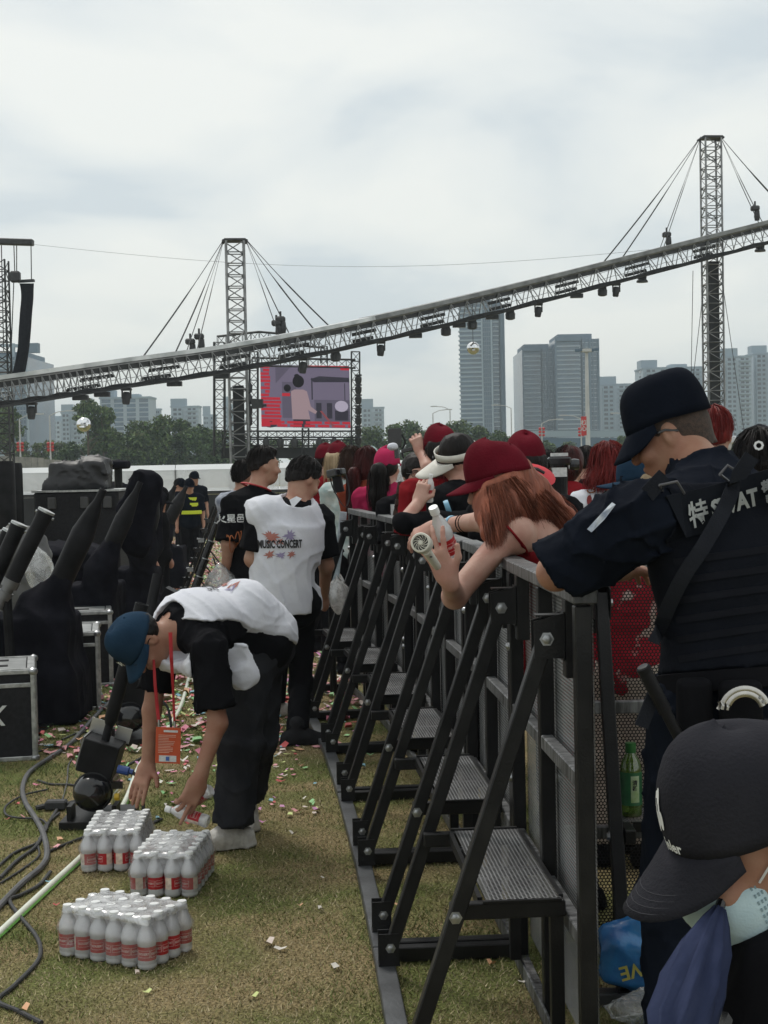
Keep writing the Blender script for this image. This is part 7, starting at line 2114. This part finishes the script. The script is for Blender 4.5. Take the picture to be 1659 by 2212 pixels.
# red hair with printed white shirt
J, H, t, o, sh = plain_person('person with bright red hair in white printed shirt', 1312, 1012, 8.5, -.15, f_white, h_red, V(-.1, .98, 0), hairstyle=None, res=.011)
long_hair(t, o, H, h_red, .13, 23, 1500, .095, .10, .009, .0018, V(-.15, -.1, -1), 1.25, .014)
bv = bvh_of(sh, o); r = random.Random(5); Xd, Yd = V(1, -.15, 0), V(0, 0, 1)
def blob(px, col, pts): decal('shirt_print', [(a, b, 0) for a, b in pts], [tuple(range(len(pts)))], px, Xd, Yd, bv, mat('sp_' + col[0], col[1], .8), t, o, .005)
el_ = lambda rx, ry, cx=0, cy_=0: [(cx + rx * math.cos(q * .63), cy_ + ry * math.sin(q * .63)) for q in range(10)]
blob(W(1298, 1078, 8.2), ('jean', (.03, .04, .07)), [(-.03, .02), (.03, .02), (.035, -.05), (.008, -.05), (0, -.01), (-.01, -.05), (-.035, -.05)])
blob(W(1298, 1062, 8.2), ('greyblue', (.36, .42, .50)), [(-.028, -.02), (.028, -.02), (.035, .03), (-.035, .03)])
blob(W(1330, 1068, 8.2), ('red', (.45, .02, .025)), el_(.036, .022, 0, .012)); blob(W(1330, 1075, 8.2), ('face', (.55, .24, .20)), el_(.026, .024, 0, -.016))
blob(W(1276, 1062, 8.2), ('tan', (.42, .18, .05)), el_(.026, .013)); blob(W(1272, 1083, 8.2), ('wine', (.25, .03, .03)), el_(.014, .03)); blob(W(1278, 1108, 8.2), ('gold', (.62, .34, .05)), el_(.034, .034))
# figures by the officer
J, H, t, o, _ = plain_person('person in dark blue cap half hidden by the officer chin', 1388, 1050, 6.2, -1.2, f_white, h_blond, V(-.95, .2, -.15), hairstyle=None, capm=f_cap_blue, res=.011, trousers=f_red, cap_tilt=.1, brim=.085)
long_hair(t, o, H, h_blond, .1, 29, 200, capped=True)
J, H, t, o, _ = plain_person('short person in red and white behind the perforated panel', 1335, 1135, 6.0, .2, fabric('redwhite', (.34, .015, .03), (.55, .46, .42), scale=7, lo=.42, hi=.46), h_black, V(.2, .95, 0), res=.013, trousers=fabric('cream', (.55, .48, .42)))
J, H, t, o, _ = plain_person('person in pink behind the perforated panel, nearer the officer', 1415, 1120, 6.4, .2, fabric('pinkwhite', (.55, .50, .47), (.40, .12, .13), scale=7, lo=.44, hi=.52), h_wine, V(.2, .95, 0), res=.014, trousers=f_pink)
J, H, t, o, _ = plain_person('red haired person glimpsed behind the officer nape', 1543, 942, 7.2, .2, f_black, h_red, V(.3, .9, 0), hairstyle='short', res=.013)
J, H, t, o, _ = plain_person('person in black cap with white letter beyond officer shoulder', 1640, 1008, 5.6, .3, f_black, h_black, V(.4, .9, 0), hairstyle='short', capm=f_cap_grey, res=.012)
vs_, fs_ = text_mesh('O', .045, .002); hp_ = H.p(.02, -.115, .075); MB(o).add([hp_ + H.r * a + H.u * b for a, b, _ in vs_], fs_).build('cap_letter', white_plastic, t)

# far helpers on the confetti lawn
J, H, t, o, sh = plain_person('person in black with yellow reflective vest, hand on hip', 409, 1052, 26.0, 2.9, f_navy, h_black, V(.1, -.98, -.1), capm=f_navy, res=.022, sk=skin_mid, bulk=1.05, over=None, arms_up=False)
hv = mat('hi_vis', (.62, .72, .04), .6, 0, (.52, .62, .03), scale=8)
for z, w in ((1.16, .40), (1.30, .30), (1.40, .26)):
    s_ = (H.c.z - o.z) / 1.6; c = V(H.c.x + .02, H.c.y, o.z + z * s_ - .02); MB(o).lathe([(w * .45, -.03), (w * .46, 0), (w * .45, .03)], 16, c, sx=1.0, sy=.85).build('reflective_band', hv, t)
J, H, t, o, sh = plain_person('person in dark cap bending behind the far cannons', 388, 1050, 28.0, 1.2, f_navy, h_black, V(.9, -.3, -.3), capm=f_navy, res=.022, sk=skin_mid, arms_up=False)
J, H, t, o, sh = plain_person('person in cap standing behind the vest wearer', 420, 1034, 30.0, 2.7, f_navy, h_black, V(.6, -.7, -.1), capm=f_navy, res=.022, sk=skin_mid, arms_up=False)
J, H, t, o, sh = plain_person('person in black crouched behind the hooded cannon', 342, 1082, 15.8, 1.8, f_black, h_black, V(.9, -.2, -.3), capm=f_black, res=.018, sk=skin_tan, arms_up=False)
J, H, t, o, sh = plain_person('person in pale patterned shirt beyond the black tee wearer', 527, 1030, 12.6, .5, fabric('pattern', (.42, .44, .50), (.20, .22, .28), scale=22), h_black, V(.6, .8, 0), res=.013, sk=skin_mid)

# ------------------------------------------------------------------ things in the crowd
def dslr(label, c, f, sc=1.0, strap=None):
    t = thing('camera', label, 'camera', c); H = Fr(c, f)
    MB(c).box(c, (.135 * sc, .06 * sc, .09 * sc), H.ax).box(H.p(0, 0, .055 * sc), (.06 * sc, .05 * sc, .035 * sc), H.ax).build('camera_body', gloss_black, t, bevel=.008)
    MB(c).lathe([(.036 * sc, .02 * sc), (.038 * sc, .10 * sc), (.042 * sc, .14 * sc), (.034 * sc, .142 * sc)], 18, c, H.f).build('lens', pipe_black, t, smooth=30)
    MB(c).box(H.p(-.03 * sc, -.031 * sc, .0), (.05 * sc, .004, .03 * sc), H.ax).build('screen', mat('cam_screen', (.10, .10, .10), .3), t)
    if strap: MB(c).sweep(catmull(strap, 5), .006, 5, flat=.4).build('strap', print_black, t)
dslr('black camera hanging lens down at the plaid shirt shoulder', W(726, 1022, 10.7), V(.15, -.1, -1), .95, [W(712, 1030, 10.7), W(722, 1060, 10.65), W(745, 1095, 10.6), W(755, 1070, 10.65), W(748, 1025, 10.7)])
def raised_cam():
    c = W(853, 946, 9.6); t = thing('raised_screen', 'black monitor held up above the pink cap', 'monitor', c)
    MB(c).box(c, (.085, .05, .12)).build('housing', gloss_black, t, bevel=.006); MB(c).sweep(catmull([W(868, 938, 9.6), W(875, 955, 9.6), W(868, 975, 9.6), W(872, 990, 9.6)], 4), .006, 5).build('strap', print_black, t)
    MB(c).tube(W(856, 965, 9.6), W(858, 990, 9.6), .016, n=8).build('grip', gloss_black, t)
    S = Soft(.008); S.ell(W(848, 965, 9.5), (.035, .03, .025), None, .02); S.wrinkle(.005, 40, 2); S.build('cloth_wrap', f_white, t, c)
    c = W(888, 970, 8.4); t = thing('phone', 'black phone held sideways over the crowd', 'phone', c); MB(c).box(c, (.11, .010, .022), (V(.97, 0, .22), V(0, 1, 0), V(-.22, 0, .97))).build('case', gloss_black, t, bevel=.003)
raised_cam()
def monopod():
    c = W(1212, 985, 9.2); g = V(c.x, c.y, ground_z(c.y)); t = thing('camera_rig', 'camera rig with pole standing among the crowd', 'camera rig', g)
    MB(g).tube(g, W(1222, 1000, 9.2), .012, n=8).build('pole', pipe_black, t)
    MB(g).box(W(1208, 996, 9.2), (.14, .08, .05)).build('rig_body', gloss_black, t, bevel=.01); MB(g).box(W(1208, 982, 9.2), (.10, .06, .02)).build('top_plate', print_white, t)
    MB(g).box(W(1208, 1020, 9.2), (.085, .07, .055)).build('battery', print_white, t); MB(g).tube(W(1209, 1032, 9.2), W(1212, 1090, 9.2), .042, n=12).build('column', pipe_black, t)
    MB(g).lathe([(.03, -.03), (.035, 0), (.03, .03)], 12, W(1240, 1003, 9.2), V(1, 0, 0)).build('knob', gloss_black, t)
monopod()
def white_cam():
    c = W(1567, 958, 24); g = V(c.x, c.y, ground_z(24)); t = thing('covered_camera', 'white covered camera on stand beyond the officer', 'camera', g)
    MB(g).tube(g, c, .04, n=8).build('stand', pipe_black, t)
    S = Soft(.02); S.ell(c, (.11, .13, .13), None, .03); S.box(c + V(.05, -.05, .06), (.09, .1, .06), None, .02, .04); S.wrinkle(.012, 14, 2); S.build('cover', f_white, t, g)
    MB(g).box(c + V(.13, -.12, .07), (.07, .06, .06)).build('lens_hood', gloss_black, t)
white_cam()
for (u, v, d, lab, sd) in ((735, 1280, 9.6, 'white shopping bag with red print beyond the barrier steps', 3), (718, 1250, 11.5, 'pale clear bag farther along the barrier', 8)):
    tb = clear_bag(lab, u, v + 12, d, .075, .10, sd, clear_mat('bag_white', (.9, .9, .9), (.8, .79, .78), .42, .4, .2, 12, .6), .06)
    tb.children[0].name = 'film'
def far_post():
    a, b = W(742, 1108, 10.9), W(714, 1190, 10.6); t = thing('painted_post', 'pale blue scuffed post leaning at the far end of the rail', 'post', b)
    MB(b).bar(b - V(0, 0, .4), a, .05, .05, (0, 1, 0)).build('tube', mat('pale_blue', (.40, .48, .52), .6, 0, (.22, .26, .28), scale=14), t, bevel=.004)
    MB(b).tube(V(b.x, b.y, ground_z(b.y)), b - V(0, 0, .35), .025, n=8).build('foot', black_steel, t)
far_post()
# ------------------------------------------------------------------ the officer
def officer():
    J = dict(pelvis=W(1578, 1510, 3.74), waist=W(1575, 1370, 3.74), chest=W(1562, 1215, 3.74), neck=W(1530, 1030, 3.82), shL=W(1394, 1113, 3.62), shR=W(1690, 1092, 3.90),
             elL=W(1200, 1236, 3.70), wrL=W(1345, 1232, 4.06), elR=W(1770, 1310, 3.85), wrR=W(1720, 1440, 3.72), hipL=W(1500, 1540, 3.70), hipR=W(1650, 1540, 3.80), bulk=1.03, arm=1.04)
    J['H'] = H = Fr(W(1447, 936, 3.95), (-.86, .26, -.40), (-.34, .06, .93))
    gx = J['pelvis'].x
    for q, dx in (('L', -.12), ('R', .13)):
        J['kn' + q] = V(gx + dx, 3.80, .50); J['an' + q] = V(gx + dx * 1.1, 3.76, .10); J['toe' + q] = V(gx + dx * 1.3 - .05, 3.95, 0)
    t = person('person in black uniform vest and cap leaning on the barrier, back turned', J, V(gx, 3.76, 0)); o = t.location
    S = Soft(.0052); add_head(S, H, J['neck'], True, .055); torso(S, J); arm(S, J, 'L', frac=2., k=.02); arm(S, J, 'R', frac=2., k=.02)
    add_hand(S, J['wrL'], (J['wrL'] - J['elL']), V(0, 0, 1), 1, (.3, .3, .3, .3), .3)
    S.build('body', skin('officer', (.36, .20, .135)), t, o)
    # shirt with rolled wide sleeves
    S = Soft(.0075); torso(S, J, .020); m = J['shL'].lerp(J['elL'], .92)
    S.cap(J['shL'], J['shL'].lerp(J['elL'], .35), .080, .083, .06); S.cyl(J['shL'].lerp(J['elL'], .2), J['shL'].lerp(J['elL'], .95), .083, .089, .05)
    S.cyl(J['shR'], J['shR'].lerp(J['elR'], .9), .085, .088, .05); S.cyl(J['neck'] - V(0, 0, .06), J['neck'] + (H.c - J['neck']).normalized() * .058 + V(.012, 0, .012), .105, .079, .04)
    S.cap(J['neck'] + (H.c - J['neck']).normalized() * .045, H.c, .062, .07, 0, 's')
    S.wrinkle(.013, 44, 7, (1, 1, .8)); shirt = S.build('shirt', f_navy, t, o)
    # vest
    X = (J['shR'] - J['shL']).normalized(); Z = (J['neck'] - J['pelvis']).normalized(); X = (X - Z * X.dot(Z)).normalized(); Y = Z.cross(X)
    S = Soft(.0075); torso(S, J, .042)
    for q in 'LR': S.cap(J['sh' + q] + X * (-.05 if q == 'L' else .05), J['el' + q], .105, .11, 0, 's')
    S.plane(J['neck'] - V(0, 0, .055), Z * .93 + Y * .1); S.plane(J['pelvis'] + V(0, 0, .07), -Z)
    S.wrinkle(.003, 40, 5); vest = S.build('vest', fabric('vest', (.0095, .011, .016), bscale=120), t, o); bv = bvh_of(vest, o)
    def onto(u, v, lift=.006, bh=bv):
        p = W(u, v, 2.9); dr = (p - CAM).normalized(); h = bh.ray_cast(p, dr, 3)
        return (h[0] if h[0] is not None else W(u, v, 3.55)) - dr * lift
    def strap(name, pts, w, m_, par=vest, lift=.008, n=6):
        P = catmull([V(u, v, 0) for u, v in pts], n); P = [onto(q.x, q.y, lift) for q in P]
        mb = MB(o); vs_ = []
        for i, p in enumerate(P):
            d = (P[min(i + 1, len(P) - 1)] - P[max(i - 1, 0)]).normalized(); s_ = d.cross(V(0, 1, 0)).normalized(); vs_ += [p - s_ * w / 2, p + s_ * w / 2]
        mb.add(vs_, [(2 * i, 2 * i + 2, 2 * i + 3, 2 * i + 1) for i in range(len(P) - 1)]); ob = mb.build(name, m_, par); q = ob.modifiers.new('t', 'SOLIDIFY'); q.thickness = .005; return ob
    web = fabric('webbing', (.020, .022, .028), bscale=200)
    strap('back_panel', [(1445, 1120), (1540, 1098), (1640, 1068), (1720, 1045)], .105, fabric('panel', (.013, .015, .02)), lift=.010)
    for k in range(6):
        strap('webbing_row', [(1455 + 2 * k, 1215 + 42 * k), (1560, 1200 + 42 * k), (1690, 1182 + 42 * k)], .016, fabric('webrow', (.013, .014, .019)), lift=.006)
    strap('diagonal_strap', [(1625, 985), (1592, 1035), (1566, 1098), (1520, 1180), (1480, 1240), (1445, 1310), (1415, 1390)], .036, web, lift=.042)
    strap('shoulder_strap', [(1405, 1035), (1420, 1050), (1432, 1075)], .060, web, lift=.014)
    def buckle(pts, r=.0035):
        mb = MB(o); P = [onto(u, v, .026) for u, v in pts]; mb.sweep(P + [P[0]], r, 6); mb.build('buckle', mat('buckle', (.10, .10, .11), .35), vest)
    buckle([(1555, 1025), (1572, 1005), (1595, 1020), (1582, 1045)]); buckle([(1425, 1048), (1462, 1040), (1478, 1065), (1440, 1078)])
    # lettering across the back
    Xd = (onto(1650, 1066) - onto(1480, 1116)).normalized(); Yd = V(0, 0, 1) - Xd * Xd.z; Yd.normalize()
    rf = mat('reflect_print', (.40, .42, .42), .5, 0, (.34, .36, .36), scale=60)
    for txt, (u, v), sz, b in (('特', (1499, 1113), .066, .0012), ('SWAT', (1577, 1088), .056, .0024), ('警', (1656, 1066), .066, .0012)):
        vs_, fs_ = text_mesh(txt, sz, b, xs=.95); c = onto(u, v, .0)
        MB(o).add([c + Xd * a + Yd * q - Xd.cross(V(0, 0, 1)).normalized() * -.017 * 1.0 for a, q, _ in vs_], fs_).build('lettering', rf, vest)
    # arm patch on the sleeve
    bs = bvh_of(shirt, o)
    pt = [onto(u, v, .010, bs) for u, v in ((1268, 1143), (1300, 1108), (1322, 1085), (1330, 1090), (1306, 1122), (1278, 1150))]
    MB(o).poly(pt).build('arm_patch', mat('patch_white', (.55, .58, .62), .6, 0, (.20, .25, .35), scale=40), shirt)
    # cap, sunglasses, hair
    c = cap_mesh(t, H, f_navy, o, .062, .95, 1.09, button=False, flat_top=.75, eyelets=True, seam=False, lower=-.006)
    S = Soft(.005); S.ell(H.p(0, -.014, .026), (.0775, .0965, .096), H.ax, .02); S.cap(H.p(0, -.04, -.02), H.p(0, -.045, -.07), .060, .056, .03); S.plane(H.p(0, -.10, -.075), (H.f * .42 - H.u * .91)); S.plane(H.p(0, .040, 0), H.f); S.build('hair', mat('stubble', (.035, .025, .020), .8, 0, (.07, .045, .033), scale=120, bump=.3, bscale=300), t, o)
    glasses(t, H, o, gloss_black, True)
    # trousers, belt, boots
    S = Soft(.012); S.ell(J['pelvis'], (.185, .14, .15), None, .05)
    for q in 'LR': S.cap(J['hip' + q], J['kn' + q], .115, .095, .05); S.cyl(J['kn' + q], J['an' + q], .095, .085, .05)
    S.wrinkle(.011, 40, 3); S.build('trousers', f_navy, t, o)
    S = Soft(.012)
    for q in 'LR': shoe(S, J['an' + q], J['toe' + q])
    S.build('boots', f_black, t, o)
    bl = MB(o); bc = J['pelvis'] + V(0, 0, .045); bl.lathe([(.190, -.024), (.197, -.022), (.197, .022), (.190, .024)], 36, bc, Z, X, 1.0, .84); belt = bl.build('belt', f_black, t, smooth=35)
    S = Soft(.008); S.box(W(1600, 1520, 3.52), (.05, .025, .055), None, .02, .02); S.build('cuff_pouch', f_black, t, o)
    S = Soft(.008); S.box(W(1500, 1530, 3.55), (.04, .03, .07), None, .015, .02); S.build('pouch', f_black, t, o)
    # handcuffs and baton
    cf = W(1590, 1500, 3.47); h = thing('handcuffs', 'steel handcuffs hooked on the officer belt', 'handcuffs', cf)
    st = mat('cuff_steel', (.55, .53, .50), .25, .95, (.40, .39, .37), scale=20)
    arc = lambda r, a0, a1, y: [cf + V(.012 + r * math.cos(a), y, -.035 + r * math.sin(a)) for a in np.linspace(a0, a1, 18)]
    MB(cf).sweep(arc(.052, .35, 3.0, -.03), .0055, 6, flat=1.6).build('bow', st, h, smooth=True); MB(cf).sweep(arc(.041, .30, 3.0, -.032), .0048, 6, flat=1.6).build('bow', st, h, smooth=True)
    for a in (.5, .75): MB(cf).lathe([(.004, 0), (.003, .003), (0, .003)], 8, cf + V(.012 + .047 * math.cos(a), -.037, -.035 + .047 * math.sin(a)), (0, -1, 0)).build('rivet', bolt_metal, h)
    MB(cf).sweep([W(1550, 1532, 3.45), W(1556, 1522, 3.45), W(1553, 1515, 3.45)], .005, 6).build('link', st, h)
    b0, b1 = W(1388, 1440, 3.46), W(1475, 1610, 3.50); b = thing('baton', 'black ribbed baton hanging at the officer hip', 'baton', b0); z = (b1 - b0); L = z.length
    MB(b0).lathe([(.012, 0), (.0165, .002), (.0165, .012), (.0155, .014)] + [(.0155 + .0008 * (i % 2), .016 + (L * .5) * i / 24) for i in range(25)] + [(.013, L * .54), (.013, L), (0, L)], 16, b0, z).build('shaft', pipe_black, b, smooth=30)
    MB(b0).lathe([(.0, -.001), (.0125, -.001), (.0125, .001)], 16, b0, z).build('end_cap', bolt_metal, b)
    MB(b0).bar(W(1420, 1480, 3.5), W(1385, 1570, 3.5), .03, .012, (0, 1, 0)).build('hanger', web, b)
officer()

# ------------------------------------------------------------------ the person in cap and mask at the lower corner
def masked():
    H = Fr(W(1634, 1803, 1.86), (-.88, -.10, -.40), (-.38, -.18, .90))
    J = dict(H=H, neck=W(1735, 1960, 1.98), chest=W(1800, 2200, 2.08), waist=W(1830, 2450, 2.12), pelvis=W(1860, 2680, 2.2), shL=W(1700, 2075, 1.86), shR=W(1870, 2040, 2.24), elL=W(1650, 2440, 1.82), elR=W(1960, 2320, 2.2),
             wrL=W(1500, 2420, 1.74), wrR=W(1800, 2420, 1.9), bulk=.95, arm=.95)
    t = person('person in black cap and pale blue face mask at the lower right', J, V(.95, 2.2, 0)); o = t.location
    S = Soft(.0042); add_head(S, H, J['neck'], True, .05); torso(S, J); arm(S, J, 'L', frac=2.); arm(S, J, 'R', frac=2.)
    add_hand(S, J['wrL'], V(-.3, -.1, .9), V(-.3, -.9, 0), 1, (.9, .9, .9, .9), .6, .95)
    S.build('body', skin_mid, t, o)
    S = Soft(.008); torso(S, J, .03); S.cyl(J['shL'], J['elL'], .08, .075, .05); S.cap(J['elL'], J['wrL'].lerp(J['elL'], .2), .07, .055, .05); S.cyl(J['shR'], J['elR'], .08, .075, .05); S.wrinkle(.008, 20, 3); S.build('jacket', f_black, t, o)
    base = V(J['pelvis'].x, J['pelvis'].y, 0)
    S = Soft(.014); S.ell(J['pelvis'], (.17, .15, .14), None, .05)
    for k in (-1, 1):
        kn = V(base.x - .35, base.y + .12 * k, .48); S.cap(J['pelvis'] + V(0, .09 * k, -.02), kn, .09, .075, .05); S.cyl(kn, V(base.x - .30, base.y + .13 * k, .06), .07, .06, .05)
    S.build('trousers', f_black, t, o)
    S = Soft(.014)
    for k in (-1, 1): shoe(S, V(base.x - .30, base.y + .13 * k, .09), V(base.x - .45, base.y + .14 * k, 0))
    S.build('shoes', f_black, t, o)
    c = cap_mesh(t, H, f_cap_grey, o, .084, .62, 1.08, bw=60)
    # rows of stitching along the brim and a white logo with lettering on the crown
    mb = MB(o); R0, F0 = .083 * 1.08, .102 * 1.08
    for q in (.62, .72, .82, .92):
        P = []
        for i in range(3, 14):
            a = (i / 16 - .5) * 2 * R(60); w = math.cos((i / 16 - .5) * math.pi) ** .6; ext = .084 * q * w
            P.append(H.p(R0 * math.sin(a) * (1 + .04 * q), F0 * math.cos(a) - .008 + ext, .032 - .62 * ext - .022 * abs(math.sin((i / 16 - .5) * math.pi)) ** 2 * q * 1.3 + .006 * q + .0032))
        mb.sweep(P, .0006, 4)
    mb.build('stitching', fabric('stitch', (.06, .06, .068)), c)
    def on_crown(a, ph, lift=.0035):
        rad = math.cos(ph) ** .72; z = math.sin(ph) * .108 * 1.08
        return H.p((R0 * rad + lift) * math.sin(a), (F0 * rad + lift) * math.cos(a) - .008, .030 + z * (1.0 + .10 * math.cos(a)) + lift * .4)
    for k, (a0, p0, ra, rp) in enumerate(((.10, .44, .10, .20), (.16, .30, .10, .12), (.05, .58, .05, .10), (-.02, .34, .06, .10))):
        MB(o).poly([on_crown(a0 + ra * math.cos(q), p0 + rp * math.sin(q)) for q in (2 * math.pi * i / 12 for i in range(12))]).build('logo', white_plastic, c)
    vs_, fs_ = text_mesh('jeler', .020, .0006)
    MB(o).add([on_crown(-.14 - a / .088, .10 + b / .12) for a, b, _ in vs_], fs_).build('lettering', white_plastic, c)
    # hair behind the ear
    S = Soft(.006); S.ell(H.p(0, -.03, .012), (.088, .092, .09), H.ax, .02); S.plane(H.p(0, .012, 0), H.f * .9 + H.u * .2); S.plane(H.p(0, 0, .045), H.u); S.plane(H.p(0, 0, -.075), -H.u); S.wrinkle(.004, 80, 3, (1, 1, .3)); S.build('hair', h_black, t, o)
    # mask with pleats, nose edge and loops
    mk = mat('mask_blue', (.48, .62, .66), .8, 0, (.42, .56, .61), scale=40, bump=.15, bscale=300)
    S = Soft(.0035); S.ell(H.p(0, .052, -.056), (.071, .068, .066), H.ax, .02); S.ell(H.p(0, .085, -.035), (.026, .035, .030), H.ax, .025); S.ell(H.p(0, .060, -.105), (.04, .045, .03), H.ax, .03)
    S.plane(H.p(0, .030, 0), -H.f); S.plane(H.p(0, .1, -.004), H.u * .9 - H.f * .15)
    for z in (-.040, -.062, -.084): S.cap(H.p(-.058, .06, z), H.p(.058, .06, z), .0025, .0025, .004)
    S.wrinkle(.0016, 50, 2); m_ = S.build('mask', mk, t, o)
    for q in (-1, 1):
        MB(o).sweep(catmull([H.p(q * .066, .035, -.02), H.p(q * .078, .01, .005), H.p(q * .083, -.022, .022), H.p(q * .084, -.03, -.01), H.p(q * .076, .0, -.06), H.p(q * .062, .035, -.085)], 5), .0016, 5).build('ear_loop', white_plastic, m_)
    mb = MB(o); bm_ = bvh_of(m_, o)
    for i in range(10):
        for j in range(3):
            q0 = H.p(-.12, .036 + .005 * j, -.008 - .0085 * i); h = bm_.ray_cast(q0, H.r, .2)
            if h[0] is not None: mb.box(h[0] - H.r * .0004, (.0016, .0022, .0042), H.ax)
    if mb.f: mb.build('weld_dots', fabric('weld', (.26, .36, .40)), m_, kind='stuff')
    # folded umbrella
    a, b = W(1552, 1968, 1.80), W(1440, 2300, 1.70); u = thing('umbrella', 'folded blue umbrella held by the masked person', 'umbrella', b)
    L = (a - b).length; x, y, z = frame(a - b); vs_ = []; n = 48
    prof = [(-.02, .010), (.0, .018), (.25, .034), (.5, .033), (.75, .025), (.92, .015), (1.02, .007)]
    for i, (f, r_) in enumerate(prof):
        for k in range(n):
            an = 2 * math.pi * k / n; rr = r_ * (1 + .20 * math.sin(8 * an + f * 4.5) + .05 * math.sin(19 * an)); vs_.append(b + z * (L * f) + (x * math.cos(an) + y * math.sin(an)) * rr)
    mb = MB(b); mb.add(vs_, [(i * n + k, i * n + (k + 1) % n, (i + 1) * n + (k + 1) % n, (i + 1) * n + k) for i in range(len(prof) - 1) for k in range(n)])
    mb.build('canopy', fabric('umbrella', (.040, .050, .100), (.028, .036, .075), scale=14, bump=.4, bscale=25), u, smooth='all')
    MB(b).tube(W(1566, 2235, 1.80), W(1612, 2060, 1.86), .012, .012, 10).build('shaft', gloss_black, u)
    MB(b).tube(a, a + z * .03, .006, n=8).build('ferrule', gloss_black, u)
masked()

# ------------------------------------------------------------------ things on and under the cross barrier
def step_things():
    z = .46 + .026
    p = V(.748, 4.70, z); t = thing('tea_bottle', 'green tea bottle standing on the barrier step', 'bottle', p)
    MB().lathe([(0, .002), (.028, 0), (.033, .008), (.032, .022), (.0335, .03), (.0335, .135), (.033, .15), (.028, .172), (.017, .19), (.0145, .195), (.0145, .205)], 22).build('bottle_body', clear_mat('tea', (.42, .62, .12), (.20, .34, .05), .30, .5, .08), t, smooth=True)
    MB().lathe([(.0165, .196), (.0168, .198), (.0165, .226), (0, .227)], 18).build('screw_cap', mat('cap_green', (.02, .14, .03), .4), t, smooth=35)
    MB().lathe([(.0340, .036), (.0340, .138)], 22).build('label_wrap', mat('label_green', (.012, .085, .035), .45, 0, (.02, .13, .045), scale=30), t, smooth=True)
    mb = MB()
    for i in range(4):
        a0 = -1.75 + i * .2; mb.add([(.0345 * math.cos(q), .0345 * math.sin(q), zz) for zz in (.046, .128) for q in (a0, a0 + .2)], [(0, 1, 3, 2)])
    mb.build('label_panel', mat('label_pale', (.42, .50, .38), .5, 0, (.22, .34, .12), scale=25), t)
    vs_, fs_ = text_mesh('清\n新', .017, .0004); MB().add([(.0352 * math.cos(-1.38 + a / .0352), .0352 * math.sin(-1.38 + a / .0352), .098 + b) for a, b, _ in vs_], fs_).build('lettering', print_black, t)
    q = V(.838, 4.71, z); lone_bottle('red labelled water bottle on the barrier step by the officer', q + V(0, 0, .212), q, sc=1.03)
    # snack bag and crumpled wrap on the lawn under the step
    p = W(1378, 2075, 4.45); p.z = .12; t = thing('snack_bag', 'shiny blue snack bag lying under the barrier step', 'snack bag', p)
    S = Soft(.006); S.box(p, (.105, .05, .075), (V(.96, 0, -.26), V(0, 1, 0), V(.26, 0, .96)), .03, .03); S.box(p + V(-.03, .03, .07), (.07, .04, .05), (V(.9, 0, .3), V(0, 1, 0), V(-.3, 0, .9)), .03, .04); S.wrinkle(.008, 34, 4)
    bg = S.build('wrapper', mat('bag_blue', (.020, .10, .30), .22, 0, (.03, .18, .42), scale=14, bump=.3, bscale=30), t, p); bv = bvh_of(bg, p)
    vs_, fs_ = text_mesh('POWE', .058, .0012); decal('lettering', [(-a, -b, 0) for a, b, _ in vs_], fs_, p + V(.02, 0, .01), V(.95, 0, .25), V(-.25, 0, .95), bv, mat('bag_yellow', (.52, .48, .10), .5), t, p, .005)
    q = W(1405, 2150, 4.3); q.z = .045; t = thing('crumpled_wrap', 'crumpled clear wrap beside the snack bag on the ground', 'plastic wrap', q)
    S = Soft(.006); S.ell(q, (.12, .07, .045), None, .03); S.wrinkle(.014, 40, 6); S.plane(q - V(0, 0, .04), (0, 0, -1)); S.build('film', bag_film, t, q)
step_things()
